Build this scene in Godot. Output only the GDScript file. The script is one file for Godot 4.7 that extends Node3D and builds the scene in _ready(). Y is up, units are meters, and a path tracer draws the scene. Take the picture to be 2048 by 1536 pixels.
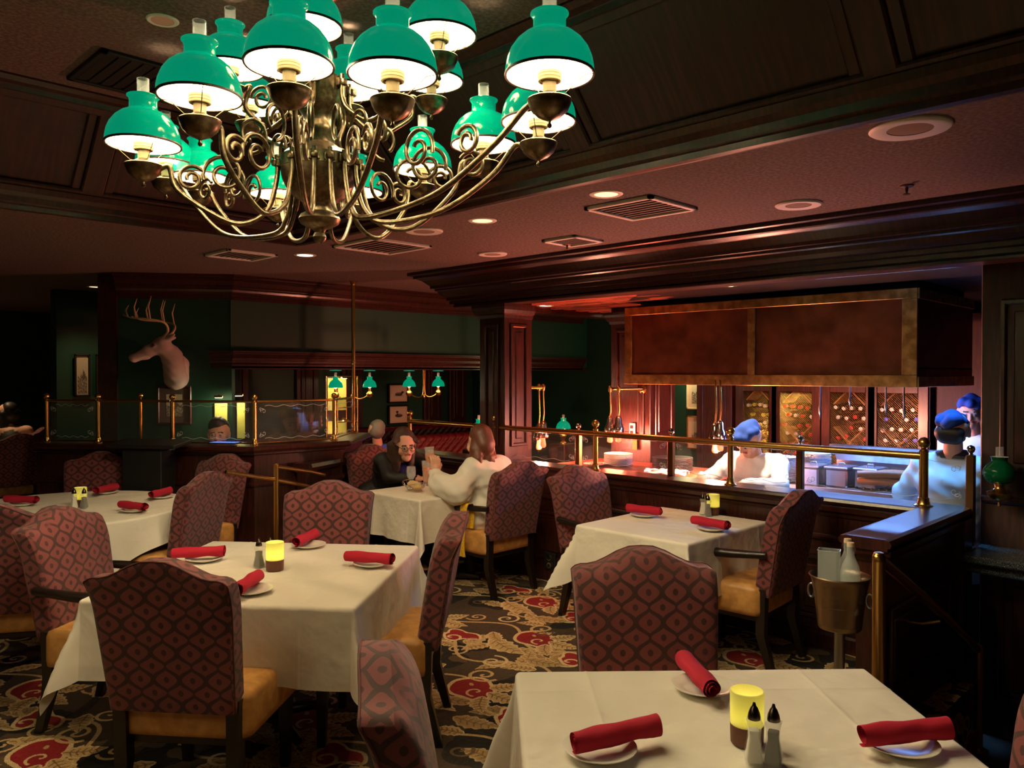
extends Node3D
# A steakhouse dining room at night: chandelier, laid tables, show kitchen behind a brass rail.
# Axes: the kitchen wall runs along x, the kitchen lies towards -z; y = 0 is the carpeted dining platform.

var M := {}
var taken := {}
var rng := RandomNumberGenerator.new()
const TOP := 0.735
const CEIL := 2.55
const LOW := -0.36

func numbered(n: String) -> String:
	if not taken.has(n):
		taken[n] = 0
		return n
	taken[n] += 1
	return "%s_%03d" % [n, taken[n]]

func tag(o, label: String, category: String, group := ""):
	o.set_meta("label", label)
	o.set_meta("category", category)
	if group != "":
		o.set_meta("group", group)
	return o

func thing(called: String, label: String, category: String, at := Vector3.ZERO, turn := 0.0, group := ""):
	var o := Node3D.new()
	o.name = numbered(called)
	add_child(o)
	o.position = at
	o.rotation.y = turn
	return tag(o, label, category, group)

func copy_of(o, called: String, label: String, at: Vector3, turn := 0.0, group := ""):
	var c = o.duplicate()
	c.name = numbered(called)
	add_child(c)
	c.position = at
	c.rotation = Vector3(0, turn, 0)
	c.set_meta("label", label)
	if group != "":
		c.set_meta("group", group)
	return c

func tool() -> SurfaceTool:
	var st := SurfaceTool.new()
	st.begin(Mesh.PRIMITIVE_TRIANGLES)
	st.set_smooth_group(-1)
	return st

func bake(st: SurfaceTool) -> ArrayMesh:
	st.generate_normals()
	return st.commit()

func put(called: String, mesh: Mesh, m: Material, parent = null):
	var o := MeshInstance3D.new()
	o.mesh = mesh
	o.material_override = m
	if parent == null:
		o.name = numbered(called)
		add_child(o)
	else:
		o.name = called
		parent.add_child(o, true)
	return o

func obj(called: String, st: SurfaceTool, m: Material, parent = null):
	return put(called, bake(st), m, parent)

func struct(called: String, st: SurfaceTool, m: Material, parent = null):
	var o = obj(called, st, m, parent)
	if parent == null:
		o.set_meta("kind", "structure")
	return o

func tri(st: SurfaceTool, a: Vector3, b: Vector3, c: Vector3):
	st.add_vertex(a)
	st.add_vertex(b)
	st.add_vertex(c)

func quad(st: SurfaceTool, a: Vector3, b: Vector3, c: Vector3, d: Vector3):
	tri(st, a, b, c)
	tri(st, a, c, d)

# a picture or screen face with its own UVs
func picture_quad(w: float, h: float) -> ArrayMesh:
	var st := tool()
	var p := [Vector3(-w / 2, -h / 2, 0), Vector3(-w / 2, h / 2, 0), Vector3(w / 2, h / 2, 0), Vector3(w / 2, -h / 2, 0)]
	var uv := [Vector2(0, 1), Vector2(0, 0), Vector2(1, 0), Vector2(1, 1)]
	for i in [0, 1, 2, 0, 2, 3]:
		st.set_uv(uv[i])
		st.add_vertex(p[i])
	st.generate_normals()
	return st.commit()

# box with chamfered edges
func cbox(st: SurfaceTool, c: Vector3, s: Vector3, ch := 0.004, basis := Basis.IDENTITY):
	st.set_smooth_group(-1)
	var h := s / 2
	var k := minf(ch, minf(h.x, minf(h.y, h.z)) * 0.9)
	var faces := [[0, 1, 2], [1, 2, 0], [2, 0, 1]]
	var V := {}
	for sx in [-1, 1]:
		for sy in [-1, 1]:
			for sz in [-1, 1]:
				for a in 3:
					var p := Vector3(sx * (h.x - k), sy * (h.y - k), sz * (h.z - k))
					p[a] = [sx * h.x, sy * h.y, sz * h.z][a]
					V[[sx, sy, sz, a]] = c + basis * p
	for f in faces:
		var a: int = f[0]
		var b: int = f[1]
		var d: int = f[2]
		for s1 in [-1, 1]:
			var ps := []
			for e in [[-1, -1], [-1, 1], [1, 1], [1, -1]]:
				var sg := [0, 0, 0]
				sg[a] = s1
				sg[b] = e[0]
				sg[d] = e[1]
				ps.append(V[[sg[0], sg[1], sg[2], a]])
			if s1 > 0:
				quad(st, ps[0], ps[1], ps[2], ps[3])
			else:
				quad(st, ps[3], ps[2], ps[1], ps[0])
	if k < 1e-5:
		return
	for f in faces:
		var a: int = f[0]
		var b: int = f[1]
		var d: int = f[2]
		for s1 in [-1, 1]:
			for s2 in [-1, 1]:
				var sg := [0, 0, 0]
				sg[a] = s1
				sg[b] = s2
				sg[d] = -1
				var p0 = V[[sg[0], sg[1], sg[2], a]]
				var p1 = V[[sg[0], sg[1], sg[2], b]]
				sg[d] = 1
				var p2 = V[[sg[0], sg[1], sg[2], b]]
				var p3 = V[[sg[0], sg[1], sg[2], a]]
				if s1 * s2 > 0:
					quad(st, p0, p3, p2, p1)
				else:
					quad(st, p0, p1, p2, p3)
	for sx in [-1, 1]:
		for sy in [-1, 1]:
			for sz in [-1, 1]:
				if sx * sy * sz > 0:
					tri(st, V[[sx, sy, sz, 0]], V[[sx, sy, sz, 2]], V[[sx, sy, sz, 1]])
				else:
					tri(st, V[[sx, sy, sz, 0]], V[[sx, sy, sz, 1]], V[[sx, sy, sz, 2]])

func bx(st: SurfaceTool, x0: float, y0: float, z0: float, x1: float, y1: float, z1: float, ch := 0.004):
	cbox(st, Vector3((x0 + x1) / 2, (y0 + y1) / 2, (z0 + z1) / 2), Vector3(absf(x1 - x0), absf(y1 - y0), absf(z1 - z0)), ch)

# surface of revolution round y; prof is [r, y] pairs from bottom to top; sharp bends stay sharp
func lathe(st: SurfaceTool, prof: Array, seg := 24, at := Vector3.ZERO, basis := Basis.IDENTITY, bend := 0.75):
	var g := 1
	for i in prof.size() - 1:
		var a := Vector2(prof[i][0], prof[i][1])
		var b := Vector2(prof[i + 1][0], prof[i + 1][1])
		if i > 0:
			var pr := Vector2(prof[i - 1][0], prof[i - 1][1])
			if absf((a - pr).angle_to(b - a)) > bend:
				g += 1
		st.set_smooth_group(g)
		for j in seg:
			var t0 := TAU * j / seg
			var t1 := TAU * (j + 1) / seg
			var p00 := at + basis * Vector3(a.x * cos(t0), a.y, a.x * sin(t0))
			var p01 := at + basis * Vector3(a.x * cos(t1), a.y, a.x * sin(t1))
			var p10 := at + basis * Vector3(b.x * cos(t0), b.y, b.x * sin(t0))
			var p11 := at + basis * Vector3(b.x * cos(t1), b.y, b.x * sin(t1))
			if a.x > 1e-5:
				tri(st, p00, p01, p11)
			if b.x > 1e-5:
				tri(st, p00, p11, p10)
	st.set_smooth_group(-1)

# round tube along points; radius may be a number or an array
func tube(st: SurfaceTool, pts: Array, radius, seg := 8, caps := true):
	var n := pts.size()
	var up := Vector3.UP
	var rings := []
	for i in n:
		var d: Vector3 = (pts[mini(i + 1, n - 1)] - pts[maxi(i - 1, 0)]).normalized()
		if i == 0 and absf(d.dot(up)) > 0.9:
			up = Vector3.RIGHT
		var side := d.cross(up).normalized()
		up = side.cross(d).normalized()
		var r: float = radius[i] if radius is Array else radius
		var ring := []
		for j in seg:
			var t := TAU * j / seg
			ring.append(pts[i] + (side * cos(t) + up * sin(t)) * r)
		rings.append(ring)
	st.set_smooth_group(1)
	for i in n - 1:
		for j in seg:
			var k := (j + 1) % seg
			quad(st, rings[i][j], rings[i][k], rings[i + 1][k], rings[i + 1][j])
	if caps:
		st.set_smooth_group(2)
		for j in seg:
			var k := (j + 1) % seg
			tri(st, pts[0], rings[0][k], rings[0][j])
			tri(st, pts[n - 1], rings[n - 1][j], rings[n - 1][k])
	st.set_smooth_group(-1)

# rings of points joined into a skin
func loft(st: SurfaceTool, rings: Array, closed := true, caps := true, group := 1):
	st.set_smooth_group(group)
	var n: int = rings[0].size()
	for i in rings.size() - 1:
		for j in (n if closed else n - 1):
			var k := (j + 1) % n
			quad(st, rings[i][j], rings[i][k], rings[i + 1][k], rings[i + 1][j])
	if caps and closed:
		for e in [0, rings.size() - 1]:
			st.set_smooth_group(group + 1 + (1 if e else 0))
			var c := Vector3.ZERO
			for p in rings[e]:
				c += p / n
			for j in n:
				var k := (j + 1) % n
				if e == 0:
					tri(st, c, rings[e][k], rings[e][j])
				else:
					tri(st, c, rings[e][j], rings[e][k])
	st.set_smooth_group(-1)

# moulding: profile of [out, y] pairs swept along a plan path of Vector2(x, z) with mitred corners; out is to the right of the path
func sweep(st: SurfaceTool, path: Array, prof: Array, loop := false, ends := true):
	st.set_smooth_group(-1)
	var n := path.size()
	var cols := []
	for i in n:
		var a: Vector2 = path[(i - 1 + n) % n] if (loop or i > 0) else path[i]
		var c: Vector2 = path[(i + 1) % n] if (loop or i < n - 1) else path[i]
		var b: Vector2 = path[i]
		var d0 := (b - a).normalized() if a != b else (c - b).normalized()
		var d1 := (c - b).normalized() if c != b else d0
		var n0 := Vector2(-d0.y, d0.x)
		var n1 := Vector2(-d1.y, d1.x)
		var m := (n0 + n1).normalized()
		m /= maxf(m.dot(n0), 0.2)
		var col := []
		for q in prof:
			var p: Vector2 = b + m * q[0]
			col.append(Vector3(p.x, q[1], p.y))
		cols.append(col)
	for i in (n if loop else n - 1):
		var k := (i + 1) % n
		for j in prof.size() - 1:
			quad(st, cols[i][j], cols[k][j], cols[k][j + 1], cols[i][j + 1])
	if ends and not loop:
		var poly := PackedVector2Array()
		for q in prof:
			poly.append(Vector2(q[0], q[1]))
		var idx := Geometry2D.triangulate_polygon(poly)
		for e in [0, n - 1]:
			for t in range(0, idx.size(), 3):
				tri(st, cols[e][idx[t]], cols[e][idx[t + 1]], cols[e][idx[t + 2]])

# ---------- materials ----------
func noise(freq: float, kind := FastNoiseLite.TYPE_SIMPLEX, seed_ := 1, oct := 4) -> FastNoiseLite:
	var f := FastNoiseLite.new()
	f.noise_type = kind
	f.frequency = freq
	f.seed = seed_
	f.fractal_octaves = oct
	return f

func noise_tex(freq: float, a: Color, b: Color, size := 256, kind := FastNoiseLite.TYPE_SIMPLEX, seed_ := 1, stretch := Vector2(1, 1)) -> ImageTexture:
	var f := noise(freq, kind, seed_)
	var im := Image.create(size, size, false, Image.FORMAT_RGB8)
	for y in size:
		for x in size:
			var u := float(x) / size
			var v := float(y) / size
			# blended at the edges so that it tiles
			var s := size
			var n1 := f.get_noise_2d(x * stretch.x, y * stretch.y)
			var n2 := f.get_noise_2d((x - s) * stretch.x, y * stretch.y)
			var n3 := f.get_noise_2d(x * stretch.x, (y - s) * stretch.y)
			var n4 := f.get_noise_2d((x - s) * stretch.x, (y - s) * stretch.y)
			var w := lerpf(lerpf(n1, n2, u), lerpf(n3, n4, u), v)
			im.set_pixel(x, y, a.lerp(b, clampf(w * 1.3 + 0.5, 0, 1)))
	im.generate_mipmaps()
	return ImageTexture.create_from_image(im)

func mat(called: String, c: Color, rough := 0.6, metal := 0.0) -> StandardMaterial3D:
	var m := StandardMaterial3D.new()
	m.resource_name = called
	m.albedo_color = c
	m.roughness = rough
	m.metallic = metal
	M[called] = m
	return m

func tri_tex(m: StandardMaterial3D, t: Texture2D, scale: Vector3, world := true):
	m.albedo_texture = t
	m.albedo_color = Color.WHITE
	m.uv1_triplanar = true
	m.uv1_world_triplanar = world
	m.uv1_scale = scale
	m.uv1_triplanar_sharpness = 8.0

func glow(m: StandardMaterial3D, c: Color, e: float):
	m.emission_enabled = true
	m.emission = c
	m.emission_energy_multiplier = e

func rgb(r: int, g: int, b: int) -> Color:
	return Color8(r, g, b)

func fabric_texture() -> ImageTexture:
	# ogee lattice with a leaf and a seed in every cell; one tile is 0.098 m x 0.102 m
	var w := 224
	var h := 200
	var im := Image.create(w, h, false, Image.FORMAT_RGB8)
	var leaf := rgb(118, 57, 58)
	var line := rgb(62, 31, 28)
	var r2 := RandomNumberGenerator.new()
	r2.seed = 5
	for y in h:
		for x in w:
			var u := float(x) / w - 0.5
			var v := float(y) / h
			var half := 0.25 + 0.25 * cos(TAU * v) + 0.03 * cos(2 * TAU * v)
			var d := absf(u) - half
			var c := line
			var wob := 0.006 * sin(v * TAU * 24.0)
			if absf(d) / sqrt(1.0 + pow(1.57 * sin(TAU * v), 2.0)) > 0.066 + wob:
				c = leaf
				var cu := u
				var cv := v if v < 0.5 else v - 1.0
				if d > 0:
					cu = u - 0.5 if u > 0 else u + 0.5
					cv = v - 0.5
				if Vector2(cu, cv * 0.88).length() < 0.1:
					c = rgb(66, 30, 29)
			var n := r2.randf_range(-0.02, 0.02)
			im.set_pixel(x, y, Color(c.r + n, c.g + n, c.b + n))
	im.generate_mipmaps()
	return ImageTexture.create_from_image(im)

# --- carpet drawing: shapes filled row by row, wrapped round the tile ---
var cim: Image
const CS := 1024

func fill_poly(pts: Array, c: Color):
	var x0 := 1e9
	var x1 := -1e9
	var y0 := 1e9
	var y1 := -1e9
	for p in pts:
		x0 = minf(x0, p.x)
		x1 = maxf(x1, p.x)
		y0 = minf(y0, p.y)
		y1 = maxf(y1, p.y)
	for oy in [-CS, 0, CS]:
		if y1 + oy < 0 or y0 + oy >= CS:
			continue
		for ox in [-CS, 0, CS]:
			if x1 + ox < 0 or x0 + ox >= CS:
				continue
			for y in range(maxi(0, int(ceil(y0 + oy))), mini(CS - 1, int(y1 + oy)) + 1):
				var cuts := []
				var py: float = y - oy + 0.01
				for i in pts.size():
					var a: Vector2 = pts[i]
					var b: Vector2 = pts[(i + 1) % pts.size()]
					if (a.y <= py) != (b.y <= py):
						cuts.append(a.x + (py - a.y) / (b.y - a.y) * (b.x - a.x) + ox)
				cuts.sort()
				for k in range(0, cuts.size() - 1, 2):
					var l := maxi(0, int(cuts[k]))
					var r := mini(CS, int(cuts[k + 1]) + 1)
					if r > l:
						cim.fill_rect(Rect2i(l, y, r - l, 1), c)

func stroke(pts: Array, w0: float, w1: float, c: Color):
	var l := []
	var r := []
	for i in pts.size():
		var d: Vector2 = (pts[mini(i + 1, pts.size() - 1)] - pts[maxi(0, i - 1)]).normalized()
		var n := Vector2(-d.y, d.x) * lerpf(w0, w1, float(i) / (pts.size() - 1)) * 0.5
		l.append(pts[i] + n)
		r.push_front(pts[i] - n)
	for i in pts.size() - 1:
		var m := r.size() - 1
		fill_poly([l[i], l[i + 1], r[m - i - 1], r[m - i]], c)

func scroll(at: Vector2, ang: float, size: float, turns: float, hand: float, w: float, c: Color):
	var pts := []
	for i in 41:
		var t := i / 40.0
		var a := ang + hand * t * turns * TAU
		pts.append(at + Vector2.from_angle(a) * size * pow(1.0 - t, 0.9) )
	stroke(pts, w, w * 0.75, c)

func leaf(at: Vector2, ang: float, len: float, wid: float, fill: Color, edge: Color, vein: Color):
	var d := Vector2.from_angle(ang)
	var n := Vector2(-d.y, d.x)
	for pass_ in 2:
		var g := 1.0 if pass_ == 0 else 0.82
		var pts := []
		for i in 25:
			var t := i / 24.0
			var ww := wid * sin(PI * pow(t, 0.75)) * (1.0 + 0.13 * sin(t * 34.0)) * g
			pts.append(at + d * (len * (0.5 + (t - 0.5) * (0.6 + 0.4 * g))) + n * ww + n * sin(t * 3.0) * wid * 0.3)
		for i in 25:
			var t := 1.0 - i / 24.0
			var ww := wid * sin(PI * pow(t, 0.75)) * (1.0 + 0.13 * sin(t * 34.0 + 1.0)) * g
			pts.append(at + d * (len * (0.5 + (t - 0.5) * (0.6 + 0.4 * g))) - n * ww + n * sin(t * 3.0) * wid * 0.3)
		fill_poly(pts, edge if pass_ == 0 else fill)
	for i in 5:
		var t := 0.18 + i * 0.14
		var b := at + d * len * t + n * sin(t * 3.0) * wid * 0.3
		stroke([b, b + d * len * 0.07 + n * wid * 0.55], 5, 3, vein)
		stroke([b, b + d * len * 0.07 - n * wid * 0.55], 5, 3, vein)
	stroke([at + d * len * 0.05, at + d * len * 0.5 + n * wid * 0.3, at + d * len * 0.95], 5, 2, vein)

func blob(at: Vector2, ang: float, r: float, squash: float, c: Color, lump := 0.0):
	var pts := []
	for i in 40:
		var t := TAU * i / 40
		var rr := r * (1.0 + lump * cos(t * 3.0 + 0.6) + lump * 0.5 * sin(t * 5.0))
		pts.append(at + (Vector2(cos(t), sin(t) * squash) * rr).rotated(ang))
	fill_poly(pts, c)

func carpet_texture() -> ImageTexture:
	cim = Image.create(CS, CS, false, Image.FORMAT_RGB8)
	cim.fill(rgb(74, 58, 44))
	var r := RandomNumberGenerator.new()
	r.seed = 21
	var black := rgb(26, 21, 19)
	var tan := rgb(208, 178, 126)
	var cream := rgb(228, 204, 156)
	var vein := rgb(140, 108, 66)
	var red := rgb(150, 30, 36)
	var brown := rgb(112, 86, 58)
	for i in 17:
		blob(Vector2(r.randf() * CS, r.randf() * CS), r.randf() * TAU, r.randf_range(70, 130), r.randf_range(0.4, 0.7), black, 0.14)
	for i in 9:
		blob(Vector2(r.randf() * CS, r.randf() * CS), r.randf() * TAU, r.randf_range(40, 70), 0.5, rgb(92, 72, 52), 0.14)
	for i in 30:
		var at := Vector2(r.randf() * CS, r.randf() * CS)
		leaf(at, r.randf() * TAU, r.randf_range(110, 180), r.randf_range(26, 42), tan.lerp(brown, r.randf() * 0.45), cream.lerp(tan, 0.4), vein)
	# vines
	for row in 4:
		var pts := []
		for i in 65:
			var t := i / 64.0
			pts.append(Vector2(t * CS, 128 + row * 256 + sin(t * TAU * 2.0 + row * 1.3) * 70))
		stroke(pts, 13, 13, tan)
	for g in 4:
		var o := Vector2((g % 2) * 512 + 60 + (g / 2) * 190, (g / 2) * 512 + 110 + (g % 2) * 120)
		# pomegranate
		blob(o, 0.4, 104, 0.78, cream, 0.06)
		blob(o, 0.4, 88, 0.76, red, 0.08)
		scroll(o + Vector2(30, 10), 1.0, 38, 0.9, 1, 9, cream)
		blob(o + Vector2(-28, -22), 0.5, 12, 0.6, tan)
		leaf(o + Vector2(60, -10), -0.2, 150, 38, tan, cream, vein)
		leaf(o + Vector2(70, 20), 0.75, 130, 34, tan, cream, vein)
		leaf(o + Vector2(40, -40), -1.1, 120, 36, tan, cream, vein)
		# tulip
		var q := o + Vector2(270, 60)
		blob(q, -0.3, 84, 0.7, cream, 0.2)
		blob(q, -0.3, 70, 0.68, red, 0.24)
		scroll(q + Vector2(-10, 40), 2.5, 60, 1.2, -1, 12, cream)
		scroll(q + Vector2(86, 10), 0.3, 46, 1.4, 1, 10, tan)
		# feathered leaves
		leaf(o + Vector2(-130, 120), 0.15, 230, 52, tan, cream, vein)
		leaf(o + Vector2(120, 190), -0.35, 170, 40, brown.lerp(tan, 0.75), tan, vein)
		leaf(o + Vector2(230, 240), 2.6, 120, 30, tan, cream, vein)
		leaf(o + Vector2(330, -60), 0.5, 140, 32, tan, cream, vein)
		scroll(o + Vector2(-60, -110), 0.0, 62, 1.5, 1, 13, tan)
		scroll(o + Vector2(140, -150), 2.0, 48, 1.4, -1, 11, tan)
		scroll(o + Vector2(60, 290), 4.0, 58, 1.5, 1, 12, cream)
		scroll(o + Vector2(380, 180), 1.0, 52, 1.4, -1, 11, tan)
		scroll(o + Vector2(300, 320), 5.0, 40, 1.3, 1, 10, brown)
	# pile: small variation and weave rows
	for y in range(0, CS, 2):
		for x in range(0, CS, 2):
			var c := cim.get_pixel(x, y)
			var k := r.randf_range(0.84, 1.1)
			cim.fill_rect(Rect2i(x, y, 2, 2), Color(c.r * k, c.g * k, c.b * k))
	cim.generate_mipmaps()
	return ImageTexture.create_from_image(cim)

func speckle(size: int, a: Color, b: Color, c: Color, seed_: int) -> ImageTexture:
	var im := Image.create(size, size, false, Image.FORMAT_RGB8)
	var r := RandomNumberGenerator.new()
	r.seed = seed_
	for y in size:
		for x in size:
			var t := r.randf()
			im.set_pixel(x, y, a.lerp(b, r.randf()) if t < 0.85 else c)
	return ImageTexture.create_from_image(im)

func make_materials():
	var m: StandardMaterial3D
	m = mat("carpet", Color.WHITE, 0.95)
	tri_tex(m, carpet_texture(), Vector3(0.62, 0.62, 0.62))
	m.uv1_offset = Vector3(0.15, 0, 0.35)
	m.heightmap_enabled = true
	m.heightmap_scale = 0.35
	m.heightmap_texture = noise_tex(0.35, Color.BLACK, Color.WHITE, 256, FastNoiseLite.TYPE_VALUE, 4)
	m = mat("fabric", Color.WHITE, 0.85)
	tri_tex(m, fabric_texture(), Vector3(1 / 0.098, 1 / 0.102, 1 / 0.098), false)
	m.uv1_triplanar_sharpness = 12.0
	m.rim_enabled = true
	m.rim = 0.35
	m.rim_tint = 0.6
	mat("piping", rgb(90, 44, 42), 0.8)
	m = mat("leather", rgb(205, 150, 84), 0.42)
	tri_tex(m, noise_tex(0.03, rgb(186, 132, 70), rgb(214, 160, 92), 128), Vector3(3, 3, 3), false)
	m = mat("ebony", rgb(26, 18, 15), 0.33)
	var grain := noise_tex(0.02, rgb(40, 18, 13), rgb(68, 30, 22), 256, FastNoiseLite.TYPE_SIMPLEX, 3, Vector2(5, 0.5))
	m = mat("mahogany", Color.WHITE, 0.3)
	tri_tex(m, grain, Vector3(1.4, 1.4, 1.4))
	m.clearcoat_enabled = true
	m.clearcoat = 0.22
	m.clearcoat_roughness = 0.18
	m = mat("mahogany_matt", Color.WHITE, 0.5)
	tri_tex(m, grain, Vector3(1.1, 1.1, 1.1))
	m = mat("cloth", rgb(232, 226, 212), 0.9)
	m.heightmap_enabled = true
	m.heightmap_texture = noise_tex(0.012, Color.BLACK, Color.WHITE, 256, FastNoiseLite.TYPE_SIMPLEX, 9)
	m.heightmap_scale = 0.5
	m.uv1_triplanar = true
	m.uv1_scale = Vector3(1.3, 1.3, 1.3)
	m = mat("napkin", rgb(172, 8, 44), 0.85)
	m.rim_enabled = true
	m.rim = 0.3
	m.rim_tint = 0.8
	m = mat("porcelain", rgb(236, 232, 222), 0.22)
	m = mat("brass", rgb(214, 172, 98), 0.27, 1.0)
	m = mat("antique", rgb(150, 122, 82), 0.36, 1.0)
	tri_tex(m, noise_tex(0.05, rgb(92, 79, 60), rgb(132, 114, 88), 128), Vector3(6, 6, 6), false)
	m = mat("chrome", rgb(226, 224, 220), 0.12, 1.0)
	m = mat("steel", rgb(170, 174, 178), 0.3, 1.0)
	m = mat("copper", rgb(150, 84, 54), 0.45, 1.0)
	tri_tex(m, noise_tex(0.012, rgb(104, 66, 48), rgb(140, 92, 66), 256, FastNoiseLite.TYPE_SIMPLEX, 6), Vector3(0.8, 0.8, 0.8))
	m = mat("hood_brass", rgb(190, 160, 100), 0.4, 1.0)
	tri_tex(m, noise_tex(0.02, rgb(150, 122, 72), rgb(204, 172, 108), 256, FastNoiseLite.TYPE_SIMPLEX, 8), Vector3(1.5, 1.5, 1.5))
	m = mat("green_glass", rgb(0, 120, 92), 0.08)
	glow(m, Color(0.0, 0.78, 0.58), 0.42)
	m = mat("green_dim", rgb(4, 92, 58), 0.08)
	m = mat("opal", rgb(246, 244, 232), 0.35)
	m = mat("bulb", rgb(255, 250, 232), 0.4)
	glow(m, Color(1.0, 0.93, 0.74), 9.0)
	m = mat("ivory", rgb(226, 208, 172), 0.6)
	m = mat("shade_rim", rgb(58, 40, 26), 0.5)
	m = mat("wire", rgb(70, 56, 38), 0.4, 1.0)
	m = mat("glass", Color(0.93, 0.97, 0.95, 0.02), 0.02)
	m.transparency = BaseMaterial3D.TRANSPARENCY_ALPHA
	m = mat("clear_glass", Color(0.95, 0.97, 0.96, 0.16), 0.04)
	m.transparency = BaseMaterial3D.TRANSPARENCY_ALPHA
	m = mat("frosted", Color(0.8, 0.85, 0.84, 0.55), 0.5)
	m.transparency = BaseMaterial3D.TRANSPARENCY_ALPHA
	m = mat("etching", rgb(214, 222, 220), 0.8)
	m = mat("popcorn", Color.WHITE, 0.95)
	tri_tex(m, noise_tex(0.12, rgb(86, 70, 65), rgb(120, 100, 93), 256, FastNoiseLite.TYPE_SIMPLEX, 2), Vector3(1.2, 1.2, 1.2))
	m.heightmap_enabled = true
	m.heightmap_texture = noise_tex(0.1, Color.BLACK, Color.WHITE, 256, FastNoiseLite.TYPE_CELLULAR, 12)
	m.heightmap_scale = 2.2
	m = mat("ceiling_paint", rgb(150, 128, 118), 0.9)
	m = mat("green_wall", rgb(5, 62, 42), 0.6)
	m = mat("black", rgb(12, 11, 11), 0.6)
	m = mat("dark_floor", rgb(48, 30, 24), 0.5)
	m = mat("brick_a", rgb(178, 92, 62), 0.8)
	m = mat("brick_b", rgb(150, 74, 50), 0.8)
	m = mat("brick_c", rgb(120, 60, 42), 0.85)
	m = mat("mortar", rgb(92, 70, 58), 0.95)
	m = mat("white_plastic", rgb(226, 222, 214), 0.5)
	m = mat("downlight", rgb(255, 246, 226), 0.4)
	glow(m, Color(1.0, 0.93, 0.78), 5.0)
	m = mat("downlight_soft", rgb(240, 220, 190), 0.4)
	glow(m, Color(1.0, 0.86, 0.62), 1.6)
	m = mat("downlight_dim", rgb(170, 130, 110), 0.4)
	glow(m, Color(0.8, 0.55, 0.4), 0.12)
	m = mat("candle_glass", rgb(236, 234, 176), 0.45)
	m.backlight_enabled = true
	m.backlight = Color(0.95, 0.95, 0.72)
	m = mat("flame", rgb(255, 250, 210), 0.5)
	glow(m, Color(1.0, 0.9, 0.5), 6.0)
	m = mat("brown_band", rgb(104, 62, 44), 0.6)
	m = mat("salt", rgb(224, 220, 206), 0.9)
	m = mat("pepper", rgb(84, 74, 58), 0.9)
	m = mat("granite", Color.WHITE, 0.18)
	tri_tex(m, speckle(128, rgb(24, 30, 34), rgb(64, 72, 76), rgb(140, 150, 150), 3), Vector3(4, 4, 4))
	m = mat("hide", rgb(150, 136, 128), 0.9)
	m.vertex_color_use_as_albedo = true
	m.albedo_color = Color.WHITE
	m = mat("person", Color.WHITE, 0.65)
	m.vertex_color_use_as_albedo = true
	m = mat("antler", rgb(186, 164, 128), 0.6)
	m = mat("hair_brown", rgb(66, 42, 30), 0.65)
	m = mat("hair_dark", rgb(36, 26, 22), 0.5)
	m = mat("beret", rgb(30, 66, 140), 0.9)
	m = mat("yellow_cloth", rgb(226, 178, 26), 0.9)
	tri_tex(m, noise_tex(0.08, rgb(214, 160, 16), rgb(240, 200, 60), 128), Vector3(7, 7, 7), false)
	m = mat("beer", rgb(232, 142, 34), 0.2)
	m = mat("orange_slice", rgb(240, 150, 40), 0.6)
	m = mat("water", Color(0.8, 0.86, 0.86, 0.3), 0.05)
	m.transparency = BaseMaterial3D.TRANSPARENCY_ALPHA
	m = mat("bread", rgb(214, 184, 132), 0.9)
	m = mat("salad", rgb(120, 140, 60), 0.8)
	m = mat("bottle_dark", rgb(20, 26, 18), 0.15)
	m = mat("foil_white", rgb(222, 222, 214), 0.35, 0.3)
	m = mat("foil_red", rgb(176, 20, 36), 0.35, 0.3)
	m = mat("foil_gold", rgb(206, 196, 70), 0.35, 0.3)
	m = mat("foil_blue", rgb(40, 70, 200), 0.35, 0.3)
	m = mat("foil_black", rgb(46, 42, 40), 0.35, 0.3)
	m = mat("pine", rgb(150, 100, 56), 0.6)
	m = mat("heat_bulb", rgb(255, 120, 70), 0.4)
	glow(m, Color(1.0, 0.42, 0.26), 1.8)
	m = mat("tube_cool", rgb(220, 240, 255), 0.4)
	glow(m, Color(0.45, 0.78, 1.0), 3.5)
	m = mat("yellow_panel", rgb(226, 226, 110), 0.7)
	m = mat("paper", rgb(206, 194, 164), 0.9)
	m = mat("mat_board", rgb(92, 76, 68), 0.9)
	m = mat("oxblood", rgb(92, 20, 22), 0.35)
	m = mat("denim", rgb(90, 130, 190), 0.9)
	m = mat("plate_rack", rgb(206, 214, 216), 0.3)
	m = mat("cork", rgb(216, 190, 156), 0.8)
	m = mat("red_tag", rgb(222, 118, 62), 0.7)
	m = mat("towel", rgb(214, 218, 218), 0.95)
	m = mat("board_wood", rgb(112, 58, 34), 0.45)
	m = mat("black_plate", rgb(40, 38, 38), 0.3)
	m = mat("screen", rgb(20, 24, 30), 0.2)
	glow(m, Color(0.35, 0.55, 1.0), 0.9)

# ---------- chairs ----------
func rrect(w: float, d: float, r: float, y: float, n := 5, c := Vector2.ZERO) -> Array:
	var out := []
	for q in [[1, 1, 0.0], [-1, 1, PI / 2], [-1, -1, PI], [1, -1, PI * 1.5]]:
		for i in n:
			var a: float = q[2] + PI / 2 * i / (n - 1)
			out.append(Vector3(c.x + q[0] * (w / 2 - r) + cos(a) * r, y, c.y + q[1] * (d / 2 - r) + sin(a) * r))
	return out

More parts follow.
